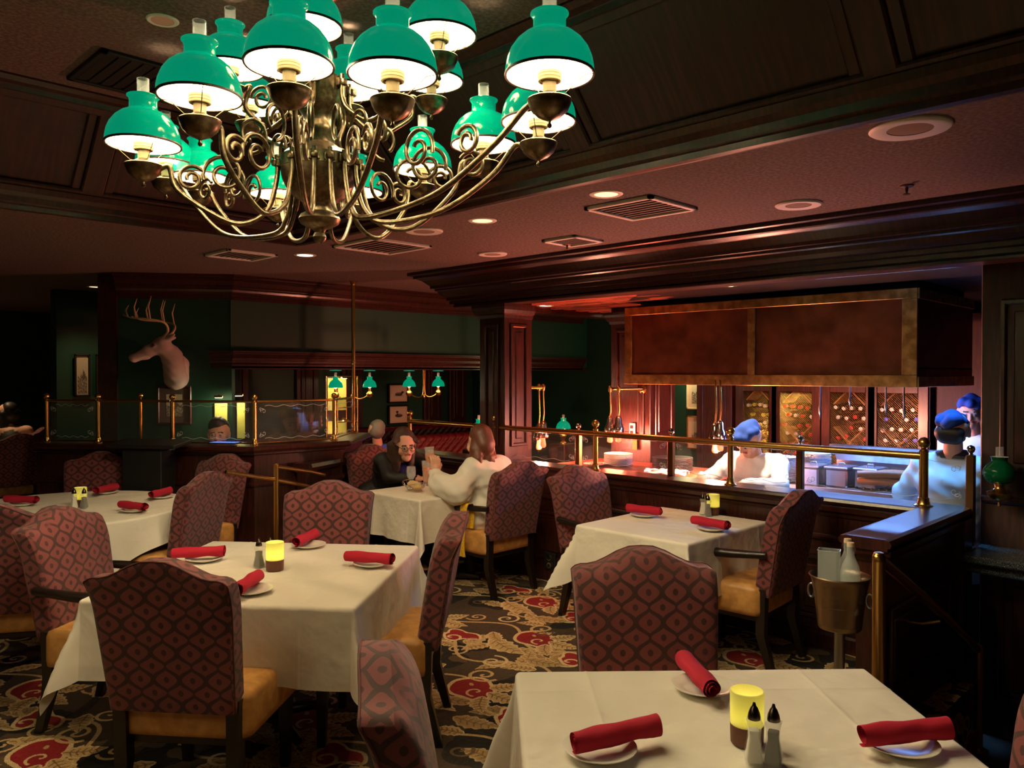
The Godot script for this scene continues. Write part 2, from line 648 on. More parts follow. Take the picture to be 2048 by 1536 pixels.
func post(st: SurfaceTool, a: Vector3, b: Vector3, wa: float, wb: float):
	var ra := []
	var rb := []
	for q in [[1, 1], [-1, 1], [-1, -1], [1, -1]]:
		ra.append(a + Vector3(q[0] * wa / 2, 0, q[1] * wa / 2))
		rb.append(b + Vector3(q[0] * wb / 2, 0, q[1] * wb / 2))
	for i in 4:
		var k := (i + 1) % 4
		st.set_smooth_group(-1)
		quad(st, ra[i], ra[k], rb[k], rb[i])
	quad(st, ra[3], ra[2], ra[1], ra[0])
	quad(st, rb[0], rb[1], rb[2], rb[3])

func back_top(s: float) -> float:
	var a := clampf((absf(s) - 0.08) / 0.72, 0, 1)
	var hump := 0.5 + 0.5 * cos(PI * a)
	return 0.938 + 0.064 * hump - 0.018 * pow(maxf(absf(s) - 0.86, 0) / 0.14, 2)

func back_point(s: float, t: float, side: float) -> Vector3:
	var y := lerpf(0.43, back_top(s), t)
	var hw := 0.236 + 0.03 * (y - 0.43) / 0.55
	var edge := minf(1.0, (1.0 - absf(s)) / 0.13)
	var edge_t := minf(1.0, minf((1.0 - t) / 0.1, t / 0.08 + 0.2))
	var e := minf(edge, edge_t)
	var th := (0.036 + 0.018 * sqrt(clampf(1.0 - pow(1.0 - e, 2.0), 0, 1)))
	if side > 0:
		th += 0.012 * (1.0 - s * s) * sin(PI * clampf(t, 0, 1))
	var z := -0.235 - (y - 0.43) * 0.17 - 0.03 * pow(maxf(t - 0.75, 0) / 0.25, 2)
	return Vector3(s * hw, y, z + side * th)

func make_chair(arms: bool):
	var t = thing("dining_chair", "", "chair")
	var nx := 18
	var ny := 14
	var st := tool()
	st.set_smooth_group(1)
	var G := {}
	for side in [1, -1]:
		for i in nx + 1:
			for j in ny + 1:
				var s := sin(PI / 2 * (2.0 * i / nx - 1.0))
				var tt := 1.0 - pow(1.0 - float(j) / ny, 1.4)
				G[[side, i, j]] = back_point(s, tt, side)
	for i in nx:
		for j in ny:
			quad(st, G[[1, i, j]], G[[1, i, j + 1]], G[[1, i + 1, j + 1]], G[[1, i + 1, j]])
			quad(st, G[[-1, i + 1, j]], G[[-1, i + 1, j + 1]], G[[-1, i, j + 1]], G[[-1, i, j]])
	st.set_smooth_group(2)
	for i in nx:
		quad(st, G[[1, i, ny]], G[[-1, i, ny]], G[[-1, i + 1, ny]], G[[1, i + 1, ny]])
		quad(st, G[[1, i + 1, 0]], G[[-1, i + 1, 0]], G[[-1, i, 0]], G[[1, i, 0]])
	for j in ny:
		quad(st, G[[1, 0, j]], G[[-1, 0, j]], G[[-1, 0, j + 1]], G[[1, 0, j + 1]])
		quad(st, G[[1, nx, j + 1]], G[[-1, nx, j + 1]], G[[-1, nx, j]], G[[1, nx, j]])
	var back = obj("backrest", st, M.fabric, t)
	st = tool()
	var rim := []
	for j in range(0, ny + 1):
		rim.append(G[[-1, 0, j]])
	for i in range(1, nx + 1):
		rim.append(G[[-1, i, ny]])
	for j in range(ny - 1, -1, -1):
		rim.append(G[[-1, nx, j]])
	tube(st, rim, 0.0035, 5)
	obj("piping", st, M.piping, back)
	st = tool()
	var rings := []
	for q in [[0.0, 0.322, 0.9], [0.35, 0.323, 0.99], [0.35, 0.35, 1.0], [0.35, 0.455, 1.0], [0.35, 0.478, 0.97], [0.35, 0.488, 0.9], [0.35, 0.492, 0.6], [0.35, 0.494, 0.05]]:
		rings.append(rrect(0.535 * q[2], 0.5 * q[2], 0.05 * q[2], q[1], 5, Vector2(0, 0.015)))
	loft(st, rings, true, true, 1)
	obj("seat", st, M.leather, t)
	st = tool()
	bx(st, -0.225, 0.285, -0.215, 0.225, 0.321, 0.235, 0.006)
	obj("seat_frame", st, M.ebony, t)
	for s in [-1, 1]:
		st = tool()
		post(st, Vector3(s * 0.222, 0.36, 0.225), Vector3(s * 0.216, 0, 0.235), 0.052, 0.034)
		obj("leg", st, M.ebony, t)
		st = tool()
		post(st, Vector3(s * 0.218, 0.47, -0.232), Vector3(s * 0.215, 0.22, -0.225), 0.05, 0.05)
		post(st, Vector3(s * 0.215, 0.22, -0.225), Vector3(s * 0.212, 0, -0.285), 0.05, 0.036)
		obj("leg", st, M.ebony, t)
		if arms:
			st = tool()
			var pts := [Vector3(s * 0.262, 0.665, -0.27), Vector3(s * 0.272, 0.66, -0.18), Vector3(s * 0.282, 0.652, -0.06), Vector3(s * 0.284, 0.646, 0.05), Vector3(s * 0.28, 0.64, 0.12), Vector3(s * 0.278, 0.625, 0.145)]
			tube(st, pts, [0.02, 0.022, 0.025, 0.027, 0.025, 0.014], 8)
			var arm = obj("arm", st, M.ebony, t)
			st = tool()
			tube(st, [Vector3(s * 0.28, 0.64, 0.07), Vector3(s * 0.279, 0.56, 0.05), Vector3(s * 0.272, 0.47, 0.09), Vector3(s * 0.268, 0.40, 0.10)], [0.018, 0.016, 0.018, 0.02], 8)
			obj("arm_support", st, M.ebony, arm)
	return t

# back: where the middle of the backrest stands; face: the way the chair looks
func chair_at(proto, first: bool, back: Vector2, face: Vector2, label: String, group: String):
	var f := face.normalized()
	var at := Vector3(back.x + f.x * 0.3, 0, back.y + f.y * 0.3)
	var turn := atan2(f.x, f.y)
	if first:
		proto.position = at
		proto.rotation.y = turn
		return tag(proto, label, "chair", group)
	return copy_of(proto, "dining_chair", label, at, turn, group)

# ---------- tables and cloths ----------
func steps(h: float, drop: float, creases: Array) -> Array:
	var out := []
	for i in 11:
		out.append(-h - drop + drop * i / 11.0)
	for i in 13:
		out.append(-h + 2 * h * i / 12.0)
	for i in range(1, 12):
		out.append(h + drop * i / 11.0)
	for e in [0.004, 0.009, 0.014, 0.02, 0.026]:
		out.append(h + e)
		out.append(-h - e)
	for c in creases:
		for e in [-0.012, -0.005, 0.0, 0.005, 0.012]:
			out.append(c + e)
	out.sort()
	return out

func cloth_mesh(hx: float, hz: float, drop: float, phase: float) -> ArrayMesh:
	var cx := [-hx * 0.62, hx * 0.62]
	var cz := [-hz * 0.72, hz * 0.3]
	var us := steps(hx, drop, cx)
	var vs := steps(hz, drop, cz)
	var P := []
	var r := 0.016
	for u in us:
		var row := []
		for v in vs:
			var ex: float = signf(u) * maxf(absf(u) - hx, 0)
			var ez: float = signf(v) * maxf(absf(v) - hz, 0)
			var h := Vector2(ex, ez).length()
			var p := Vector3(clampf(u, -hx, hx), 0, clampf(v, -hz, hz))
			var ridge := 0.0
			for c in cx:
				ridge += 0.0022 * exp(-pow((u - c) / 0.005, 2.0))
			for c in cz:
				ridge += 0.0022 * exp(-pow((v - c) / 0.005, 2.0))
			if h < 1e-6:
				p.y = ridge
			else:
				var dir := Vector2(ex, ez) / h
				var corner := pow(2.0 * absf(dir.x * dir.y), 1.5)
				var s: float = v / hz if absf(ex) > 0 else u / hx
				var win := maxf(0.0, 1.0 - s * s) if corner < 1e-6 else 0.0
				var wave := (sin(s * 5.0 + phase) + 0.6 * sin(s * 11.0 + phase * 2.3)) * 0.07 * win
				var fold := sin(6.0 * atan2(absf(dir.y), absf(dir.x)) - 1.5 + phase) * 0.1 * corner
				var flare := 0.06 + wave + 0.30 * corner + fold
				var a := h / r
				var out := r * sin(minf(a, PI / 2))
				var down := r * (1.0 - cos(minf(a, PI / 2)))
				if a > PI / 2:
					var rest := h - r * PI / 2
					out += flare * rest * (0.5 + 0.5 * minf(1.0, rest / 0.2))
					down += rest * sqrt(1.0 - minf(0.4, flare * flare))
				p += Vector3(dir.x * (out + ridge), -down, dir.y * (out + ridge))
			row.append(p)
		P.append(row)
	var st := tool()
	st.set_smooth_group(1)
	for i in us.size() - 1:
		for j in vs.size() - 1:
			quad(st, P[i][j], P[i][j + 1], P[i + 1][j + 1], P[i + 1][j])
	return bake(st)

func round_cloth_mesh(rad: float, half: float, phase: float) -> ArrayMesh:
	var st := tool()
	st.set_smooth_group(1)
	var n := 144
	var rows := []
	for k in 32:
		var row := []
		for i in n:
			var a := TAU * i / n
			var reach := half / maxf(absf(cos(a)), absf(sin(a)))
			var rho: float
			if k <= 8:
				rho = rad * k / 8.0
			elif k <= 13:
				rho = rad + 0.006 * (k - 8)
			else:
				rho = lerpf(rad + 0.03, maxf(reach, rad + 0.06), (k - 13) / 18.0)
			var h := maxf(0, rho - rad)
			var r := 0.016
			var q := h / r
			var out := r * sin(minf(q, PI / 2))
			var down := r * (1 - cos(minf(q, PI / 2)))
			if q > PI / 2:
				var rest := h - r * PI / 2
				var fl := 0.10 + 0.13 * sin(a * 8.0 + phase) + 0.06 * sin(a * 13.0 + 1.0)
				out += rest * fl
				down += rest * 0.98
			var rr := minf(rho, rad) + out
			row.append(Vector3(cos(a) * rr, -down, sin(a) * rr))
		rows.append(row)
	for k in 31:
		for i in n:
			var j := (i + 1) % n
			quad(st, rows[k][i], rows[k][j], rows[k + 1][j], rows[k + 1][i])
	return bake(st)

func table_under(called: String, label: String, at: Vector3, turn: float, hx: float, hz: float, rad := 0.0):
	var t = thing(called, label, "table", at, turn, "tables under white cloths")
	var st := tool()
	if rad > 0:
		lathe(st, [[0.0, TOP - 0.045], [rad - 0.01, TOP - 0.045], [rad - 0.006, TOP - 0.012], [0.0, TOP - 0.012]], 40)
	else:
		cbox(st, Vector3(0, TOP - 0.03, 0), Vector3(2 * hx - 0.01, 0.034, 2 * hz - 0.01), 0.005)
	obj("tabletop", st, M.ebony, t)
	st = tool()
	lathe(st, [[0.05, 0.05], [0.042, 0.09], [0.038, TOP - 0.06], [0.1, TOP - 0.048]], 16)
	obj("pedestal", st, M.ebony, t)
	st = tool()
	for k in 4:
		var a := PI / 4 + PI / 2 * k
		var d := Vector3(cos(a), 0, sin(a))
		tube(st, [d * 0.03 + Vector3(0, 0.06, 0), d * 0.18 + Vector3(0, 0.045, 0), d * 0.29 + Vector3(0, 0.025, 0)], [0.03, 0.026, 0.02], 8)
	obj("base", st, M.ebony, t)
	return t

# ---------- place settings ----------
func make_plate(r: float) -> ArrayMesh:
	var st := tool()
	lathe(st, [[0.0, 0.002], [r * 0.55, 0.0], [r * 0.6, 0.003], [r * 0.98, 0.015], [r, 0.018], [r * 0.97, 0.019], [r * 0.62, 0.007], [r * 0.55, 0.005], [0.0, 0.005]], 36)
	return bake(st)

func make_napkin(seed_: int) -> ArrayMesh:
	var r := RandomNumberGenerator.new()
	r.seed = seed_
	var st := tool()
	var rows := []
	var ph := r.randf() * TAU
	for i in 13:
		var x := -0.118 + 0.236 * i / 12.0
		var row := []
		for k in 75:
			var t := k / 74.0
			var a := (t - 1.0) * TAU * 2.9 + PI * 1.12 + x * 0.8
			var rr := lerpf(0.006, 0.0285, pow(t, 0.8)) * (1.0 + 0.06 * sin(x * 38.0 + ph) + 0.05 * sin(a * 3.0 + x * 60.0))
			var slip := (t - 0.5) * 0.016 * sin(ph * 3.0)
			row.append(Vector3(x + slip + 0.004 * sin(a + ph), 0.0265 + cos(a) * rr * 0.94, sin(a) * rr * 1.08))
		rows.append(row)
	st.set_smooth_group(1)
	for i in 12:
		for k in 74:
			quad(st, rows[i][k], rows[i][k + 1], rows[i + 1][k + 1], rows[i + 1][k])
	return bake(st)

var plate_mesh: ArrayMesh
var napkin_meshes := []

func setting(a: Vector2, b: Vector2, plate: Vector2, which: int, where: String):
	var p = put("bread_plate", plate_mesh, M.porcelain)
	p.position = Vector3(plate.x, TOP + 0.003, plate.y)
	tag(p, "small white bread plate under the red napkin " + where, "plate", "bread plates under napkins")
	var n = put("rolled_napkin", napkin_meshes[which % 3], M.napkin)
	var m := (a + b) / 2
	var d := b - a
	n.position = Vector3(m.x, TOP + 0.024, m.y)
	n.rotation.y = atan2(-d.y, d.x)
	tag(n, "red cloth napkin rolled up " + where, "napkin", "rolled red napkins")

func candle(at: Vector2, where: String, e := 0.003):
	var t = thing("candle_holder", "frosted yellow glass candle holder with brown base " + where, "candle", Vector3(at.x, TOP + 0.003, at.y), 0, "lit table candles")
	t.scale = Vector3(1.1, 1.1, 1.1)
	var st := tool()
	lathe(st, [[0.036, 0.034], [0.0365, 0.04], [0.0375, 0.118], [0.035, 0.119], [0.034, 0.04]], 28)
	obj("glass_cup", st, M.candle_glass, t)
	st = tool()
	lathe(st, [[0.0, 0.0], [0.034, 0.0], [0.036, 0.003], [0.037, 0.044], [0.0345, 0.046], [0.0, 0.046]], 28)
	obj("base_band", st, M.brown_band, t)
	st = tool()
	lathe(st, [[0.0, 0.047], [0.007, 0.056], [0.006, 0.066], [0.0, 0.082]], 10)
	obj("candle_flame", st, M.flame, t)
	var l := OmniLight3D.new()
	l.name = "candle_light"
	l.light_color = Color(1.0, 0.93, 0.6)
	l.light_energy = e
	l.light_size = 0.02
	l.shadow_enabled = true
	l.omni_range = 20
	l.omni_attenuation = 2
	t.add_child(l, true)
	l.position = Vector3(0, 0.066, 0)

func shaker(at: Vector2, filling: String, where: String):
	var t = thing(filling + "_shaker", "square glass %s shaker with dark pointed metal cap %s" % [filling, where], "shaker", Vector3(at.x, TOP + 0.003, at.y), rng.randf() * 1.0, "salt and pepper shakers")
	t.scale = Vector3(1.2, 1.2, 1.2)
	var st := tool()
	var rings := []
	for q in [[0.0, 0.034], [0.012, 0.035], [0.05, 0.024], [0.068, 0.025], [0.082, 0.03], [0.086, 0.02]]:
		rings.append(rrect(q[1], q[1], 0.004, q[0], 3))
	loft(st, rings, true, true, 1)
	obj("glass_body", st, M.clear_glass, t)
	st = tool()
	rings = []
	for q in [[0.004, 0.029], [0.012, 0.03], [0.05, 0.019], [0.064, 0.02]]:
		rings.append(rrect(q[1], q[1], 0.003, q[0], 3))
	loft(st, rings, true, true, 1)
	obj(filling, st, M[filling], t)
	st = tool()
	lathe(st, [[0.0, 0.084], [0.0125, 0.085], [0.0125, 0.09], [0.011, 0.097], [0.007, 0.107], [0.004, 0.111], [0.0025, 0.117], [0.0, 0.118]], 14)
	obj("cap", st, M.shaker_cap, t)

# ---------- lamps of the chandelier ----------
var lamp_parts := {}

func lamp_meshes():
	var st := tool()
	lathe(st, [[0.0, -0.152], [0.006, -0.148], [0.0075, -0.142], [0.004, -0.136], [0.005, -0.131], [0.014, -0.127], [0.034, -0.118], [0.052, -0.102], [0.061, -0.082], [0.063, -0.074], [0.065, -0.072], [0.063, -0.069], [0.04, -0.062], [0.026, -0.054], [0.02, -0.05]], 24)
	lamp_parts.cup = bake(st)
	st = tool()
	lathe(st, [[0.019, -0.053], [0.02, -0.02]], 16)
	lathe(st, [[0.028, -0.02], [0.033, -0.019], [0.034, -0.012], [0.031, -0.011], [0.034, -0.010], [0.034, -0.003], [0.031, -0.002], [0.034, -0.001], [0.034, 0.007], [0.03, 0.009], [0.0, 0.009]], 20)
	lamp_parts.socket = bake(st)
	st = tool()
	lathe(st, [[0.012, 0.009], [0.026, 0.03], [0.03, 0.052], [0.024, 0.072], [0.012, 0.083], [0.0, 0.085]], 16)
	lamp_parts.bulb = bake(st)
	var outer := [[0.127, 0.0], [0.1265, 0.02], [0.122, 0.045], [0.112, 0.07], [0.095, 0.094], [0.074, 0.112], [0.056, 0.121], [0.049, 0.126], [0.047, 0.134], [0.0465, 0.156], [0.049, 0.166], [0.055, 0.171], [0.055, 0.174]]
	var inner := []
	for q in outer:
		if q[1] < 0.15:
			inner.append([q[0] - 0.0035, q[1] + 0.0002])
	inner.append([0.0425, 0.15])
	inner.append([0.0135, 0.151])  # collar added to the lining to hold back light rising through the neck
	st = tool()
	lathe(st, outer, 36)
	lamp_parts.shade = bake(st)
	st = tool()
	lathe(st, inner, 36)
	lamp_parts.lining = bake(st)
	st = tool()
	lathe(st, [[0.1225, -0.002], [0.128, -0.0035], [0.1295, 0.001], [0.128, 0.005], [0.1225, 0.003], [0.1225, -0.002]], 36)
	lamp_parts.rim = bake(st)
	st = tool()
	lathe(st, [[0.024, 0.09], [0.023, 0.15], [0.021, 0.19], [0.021, 0.235], [0.0195, 0.235], [0.0195, 0.19], [0.0215, 0.15]], 18)
	lamp_parts.chimney = bake(st)
	st = tool()
	for k in 1:
		var d := Vector3(1, 0, 0)
		tube(st, [d * 0.03 + Vector3(0, -0.056, 0), d * 0.045 + Vector3(0, -0.054, 0), d * 0.098 + Vector3(0, -0.006, 0), d * 0.126 + Vector3(0, -0.002, 0)], 0.0013, 4)
	lamp_parts.wire = bake(st)

func lamp(parent, at: Vector3, energy: float, turn: float):
	var cup = put("lamp", lamp_parts.cup, M.antique, parent)
	cup.position = at - parent.position
	cup.rotation.y = turn
	put("socket", lamp_parts.socket, M.ivory, cup)
	put("bulb", lamp_parts.bulb, M.bulb, cup)
	put("green_lamp_shade", lamp_parts.shade, M.green_glass, cup)
	put("shade_lining", lamp_parts.lining, M.opal, cup)
	put("shade_rim", lamp_parts.rim, M.shade_rim, cup)
	put("glass_chimney", lamp_parts.chimney, M.clear_glass, cup)
	for k in 3:
		put("shade_wire", lamp_parts.wire, M.wire, cup).rotation.y = TAU * k / 3 + 0.5
	var l := OmniLight3D.new()
	l.name = "lamp_light"
	l.light_color = Color(1.0, 0.905, 0.715)
	l.light_energy = energy
	l.light_size = 0.025
	l.shadow_enabled = true
	l.omni_range = 20
	l.omni_attenuation = 2
	add_child(l, true)
	l.position = at + Vector3(0, 0.05, 0)

func curve(pts: Array, n := 10) -> Array:
	# Catmull-Rom through the points
	var out := []
	for i in pts.size() - 1:
		var p0 = pts[maxi(i - 1, 0)]
		var p1 = pts[i]
		var p2 = pts[i + 1]
		var p3 = pts[mini(i + 2, pts.size() - 1)]
		for k in n:
			var t := float(k) / n
			out.append(0.5 * ((2 * p1) + (p2 - p0) * t + (2 * p0 - 5 * p1 + 4 * p2 - p3) * t * t + (3 * p1 - p0 - 3 * p2 + p3) * t * t * t))
	out.append(pts[pts.size() - 1])
	return out

func chandelier(c: Vector3, label: String, low: Array, up: Array, energy: float):
	var t = thing("chandelier", label, "chandelier", c, 0, "brass chandeliers")
	var st := tool()
	lathe(st, [[0.0, 2.135], [0.008, 2.138], [0.022, 2.15], [0.026, 2.162], [0.018, 2.178], [0.024, 2.19], [0.05, 2.2], [0.07, 2.212], [0.078, 2.228], [0.07, 2.244], [0.048, 2.256], [0.044, 2.27], [0.05, 2.285], [0.085, 2.305], [0.118, 2.335], [0.136, 2.375], [0.142, 2.41], [0.145, 2.412], [0.145, 2.455], [0.14, 2.457], [0.12, 2.475], [0.08, 2.492], [0.058, 2.51], [0.056, 2.53], [0.066, 2.55], [0.066, 2.57], [0.056, 2.585], [0.06, 2.61], [0.078, 2.64], [0.09, 2.66], [0.092, 2.69], [0.1, 2.70], [0.1, 2.745], [0.09, 2.75], [0.05, 2.78], [0.03, 2.80], [0.026, 2.82], [0.026, 3.02], [0.08, 3.06], [0.085, 3.1]], 36)
	obj("stem", st, M.antique, t)
	for tier in 2:
		for q in (low if tier == 0 else up):
			var p := Vector3(q[0], q[1], q[2])
			var d := Vector3(p.x - c.x, 0, p.z - c.z)
			var R := d.length()
			d /= R
			lamp(t, p, energy, rng.randf() * TAU)
			# arm: from the band down, out and up to the cup
			var base := c + Vector3(0, 2.43 if tier == 0 else 2.72, 0)
			var r0 := 0.14 if tier == 0 else 0.1
			var yb := p.y - 0.085
			var lowest := 2.20 if tier == 0 else 2.56
			var dirs := [[r0 + 0.012, base.y + 0.03], [r0 + 0.014, base.y - 0.06], [r0 + 0.05, lowest + 0.05], [r0 + 0.14, lowest], [lerpf(r0, R, 0.5), lowest + 0.03], [lerpf(r0, R, 0.76), lerpf(lowest, yb, 0.62)], [R - 0.085, yb + 0.012], [R - 0.045, yb - 0.004]]
			var pts := []
			for e in dirs:
				pts.append(Vector3(0, e[1], 0) + d * e[0])
			st = tool()
			var crv := curve(pts, 8)
			tube(st, crv, 0.0095, 8)
			var arm = obj("arm", st, M.antique, t)
			# clamp on the band
			st = tool()
			cbox(st, Vector3(0, base.y, 0) + d * (r0 + 0.006), Vector3(0.04, 0.03, 0.016), 0.003, Basis.looking_at(-d, Vector3.UP))
			lathe(st, [[0.0, -0.014], [0.012, -0.01], [0.015, 0.0], [0.012, 0.01], [0.0, 0.014]], 10, Vector3(0, base.y, 0) + d * (r0 + 0.02))
			obj("arm_clamp", st, M.antique, arm)
			# scrolls standing on the arm
			st = tool()
			for s in ([[0.42, 0.10, 0.075, 1.0, -0.3], [0.66, 0.035, 0.05, -1.0, 2.6]] if tier == 0 else [[0.5, 0.05, 0.05, 1.0, 0.2]]):
				var rm := lerpf(r0, R, s[0])
				var ym: float = lerpf(lowest, yb, s[0]) + s[1]
				var sp := []
				for k in 34:
					var u := k / 33.0
					var a: float = s[4] + s[3] * u * TAU * 1.45
					var rr: float = s[2] * (1.0 - 0.72 * u)
					sp.append(Vector3(0, ym + sin(a) * rr, 0) + d * (rm + cos(a) * rr))
				tube(st, sp, 0.0075, 6)
			if tier == 0:
				var loop := []
				for k in 26:
					var u := k / 25.0
					var a := -PI / 2 - u * TAU * 0.9
					loop.append(Vector3(0, 2.53 + sin(a) * 0.07 * (1 - 0.4 * u), 0) + d * (r0 + 0.1 + cos(a) * 0.055 * (1 - 0.4 * u)))
				tube(st, loop, 0.007, 6)
			obj("scroll", st, M.antique, arm)
	# ceiling canopy
	st = tool()
	lathe(st, [[0.0, 3.07], [0.05, 3.075], [0.075, 3.09], [0.08, 3.1]], 24)
	obj("canopy", st, M.antique, t)
	return t

func prism(st: SurfaceTool, poly: Array, y0: float, y1: float):
	var pk := PackedVector2Array(poly)
	var idx := Geometry2D.triangulate_polygon(pk)
	st.set_smooth_group(-1)
	for t in range(0, idx.size(), 3):
		var a := pk[idx[t]]
		var b := pk[idx[t + 1]]
		var c := pk[idx[t + 2]]
		tri(st, Vector3(a.x, y1, a.y), Vector3(b.x, y1, b.y), Vector3(c.x, y1, c.y))
		tri(st, Vector3(a.x, y0, a.y), Vector3(c.x, y0, c.y), Vector3(b.x, y0, b.y))
	for i in pk.size():
		var a := pk[i]
		var b := pk[(i + 1) % pk.size()]
		quad(st, Vector3(a.x, y0, a.y), Vector3(b.x, y0, b.y), Vector3(b.x, y1, b.y), Vector3(a.x, y1, a.y))

# raised-and-fielded panels along a vertical face: origin at the lower left corner, along and normal are directions
func panels(parent, o: Vector3, along: Vector3, nrm: Vector3, length: float, y0: float, y1: float, count: int, m: Material):
	var b := Basis(along, Vector3.UP, nrm)
	var w := length / count
	for i in count:
		var st := tool()
		var c := o + along * (w * (i + 0.5)) + Vector3(0, (y0 + y1) / 2, 0)
		var pw := w - 0.16
		var ph := y1 - y0 - 0.12
		for s in [-1, 1]:
			cbox(st, c + along * (s * (pw / 2)) + nrm * 0.008, Vector3(0.03, ph + 0.03, 0.022), 0.007, b)
			cbox(st, c + Vector3(0, s * ph / 2, 0) + nrm * 0.008, Vector3(pw, 0.03, 0.022), 0.007, b)
		cbox(st, c + nrm * 0.002, Vector3(pw - 0.1, ph - 0.1, 0.014), 0.01, b)
		obj("panel", st, m, parent)

const CORNICE := [[0.0, 2.27], [0.03, 2.27], [0.03, 2.298], [0.05, 2.305], [0.05, 2.33], [0.072, 2.338], [0.095, 2.36], [0.11, 2.385], [0.125, 2.392], [0.125, 2.404], [0.155, 2.41], [0.155, 2.432], [0.175, 2.45], [0.205, 2.478], [0.24, 2.494], [0.262, 2.498], [0.262, 2.515], [0.3, 2.525], [0.3, 2.55]]

func cornice_at(y0: float, y1: float, out: float) -> Array:
	var p := []
	for q in CORNICE:
		p.append([q[0] / 0.3 * out, lerpf(y0, y1, (q[1] - 2.27) / 0.28)])
	return p

func build_shell():
	var st := tool()
	prism(st, [Vector2(3.2, 3.0), Vector2(-13.2, 3.0), Vector2(-13.2, -8.6), Vector2(-5.6, -8.6), Vector2(-5.6, -4.8), Vector2(-1.22, -4.8), Vector2(-1.22, -3.45), Vector2(3.2, -3.45)], -0.5, 0.0)
	struct("floor", st, M.carpet)
	st = tool()
	bx(st, -5.6, LOW - 0.14, -8.6, 3.2, LOW, -3.4, 0.0)
	struct("floor_kitchen", st, M.dark_floor)
	st = tool()
	bx(st, -1.22, LOW, -3.9, 3.2, LOW + 0.18, -3.45, 0.01)
	struct("floor_step", st, M.carpet)
	# outer walls
	var W := [["wall_back", -13.4, 3.0, 3.2, 3.2, "green_wall"], ["wall_right", 3.2, -8.8, 3.4, 3.2, "mahogany_matt"], ["wall_left", -13.4, -8.8, -13.2, 3.2, "green_wall"], ["wall_kitchen", -13.4, -8.8, 3.4, -8.6, "green_wall"]]
	for w in W:
		st = tool()
		bx(st, w[1], LOW - 0.1, w[2], w[3], 3.3, w[4], 0.0)
		struct(w[0], st, M[w[5]])
	# soffit ceiling round the tray
	st = tool()
	var xl := -4.95
	var xr := 1.6
	var zf := -2.89
	var zb := 2.5
	for b in [[-13.2, -8.6, xl, 3.0], [xr, -8.6, 3.2, 3.0], [xl, -8.6, xr, zf], [xl, zb, xr, 3.0]]:
		bx(st, b[0], CEIL, b[1], b[2], CEIL + 0.1, b[3], 0.0)
	struct("ceiling", st, M.popcorn)
	st = tool()
	bx(st, xl - 0.2, 3.1, zf - 0.2, xr + 0.2, 3.2, zb + 0.2, 0.0)
	struct("ceiling_upper", st, M.popcorn)
	# raking panelled sides of the tray
	var inset := 0.36
	st = tool()
	var lo := [Vector3(xl, 2.6, zf), Vector3(xr, 2.6, zf), Vector3(xr, 2.6, zb), Vector3(xl, 2.6, zb)]
	var hi := [Vector3(xl + inset + 0.1, 3.12, zf + inset + 0.1), Vector3(xr - inset - 0.1, 3.12, zf + inset + 0.1), Vector3(xr - inset - 0.1, 3.12, zb - inset - 0.1), Vector3(xl + inset + 0.1, 3.12, zb - inset - 0.1)]
	for i in 4:
		var k := (i + 1) % 4
		quad(st, lo[i], lo[k], hi[k], hi[i])
		quad(st, hi[i], hi[k], Vector3(hi[k].x, 3.14, hi[k].z), Vector3(hi[i].x, 3.14, hi[i].z))
		quad(st, lo[k] + Vector3(0, 0.02, 0), lo[i] + Vector3(0, 0.02, 0), hi[i] + Vector3(0, 0.02, 0), hi[k] + Vector3(0, 0.02, 0))
	var tray = struct("ceiling_tray", st, M.mahogany_matt)
	# stiles and rails
	for i in 4:
		var k := (i + 1) % 4
		var a: Vector3 = lo[i]
		var b: Vector3 = lo[k]
		var along := (b - a).normalized()
		var up: Vector3 = (hi[i] + (b - a) * ((hi[i] - a).dot(along) * -1.0 / (b - a).length()) - a)
		up = ((hi[i] + hi[k]) / 2 - (a + b) / 2).normalized()
		var nrm := along.cross(up)
		if nrm.dot(Vector3(-2, 2.4, -1) - a) < 0:
			nrm = -nrm
		var bs := Basis(along, up, along.cross(up))
		var slope: float = ((hi[i] + hi[k]) / 2 - (a + b) / 2).length()
		var len := (b - a).length()
		st = tool()
		cbox(st, (a + b) / 2 + up * 0.06 + nrm * 0.012, Vector3(len - 0.05, 0.12, 0.03), 0.008, bs)
		cbox(st, (a + b) / 2 + up * (slope - 0.06) + nrm * 0.012, Vector3(len - 0.75, 0.12, 0.03), 0.008, bs)
		obj("panel_rail", st, M.mahogany_matt, tray)
		var n := int(round(len / 1.32))
		for j in range(1, n):
			st = tool()
			var off := 0.0
			if i == 0:
				off = -1.78 - (xl + len / n * (2 if n > 4 else 1)) if false else 0.0
			cbox(st, a + along * (len * j / n + off) + up * slope / 2 + nrm * 0.012, Vector3(0.12, slope - 0.2, 0.03), 0.008, bs)
			obj("panel_stile", st, M.mahogany_matt, tray)
			for s in [-1, 1]:
				st = tool()
				cbox(st, a + along * (len * j / n + s * 0.085) + up * slope / 2 + nrm * 0.006, Vector3(0.05, slope - 0.22, 0.016), 0.007, bs)
				obj("panel_bead", st, M.mahogany_matt, tray)
	# mouldings at the foot and the head of the rake
	st = tool()
	sweep(st, [Vector2(xl, zf), Vector2(xr, zf), Vector2(xr, zb), Vector2(xl, zb)], [[-0.03, 2.555], [-0.03, 2.535], [0.0, 2.53], [0.02, 2.535], [0.022, 2.56], [0.045, 2.57], [0.05, 2.60], [0.08, 2.62], [0.09, 2.65], [0.06, 2.66]], true)
	struct("trim_1", st, M.mahogany)
	st = tool()
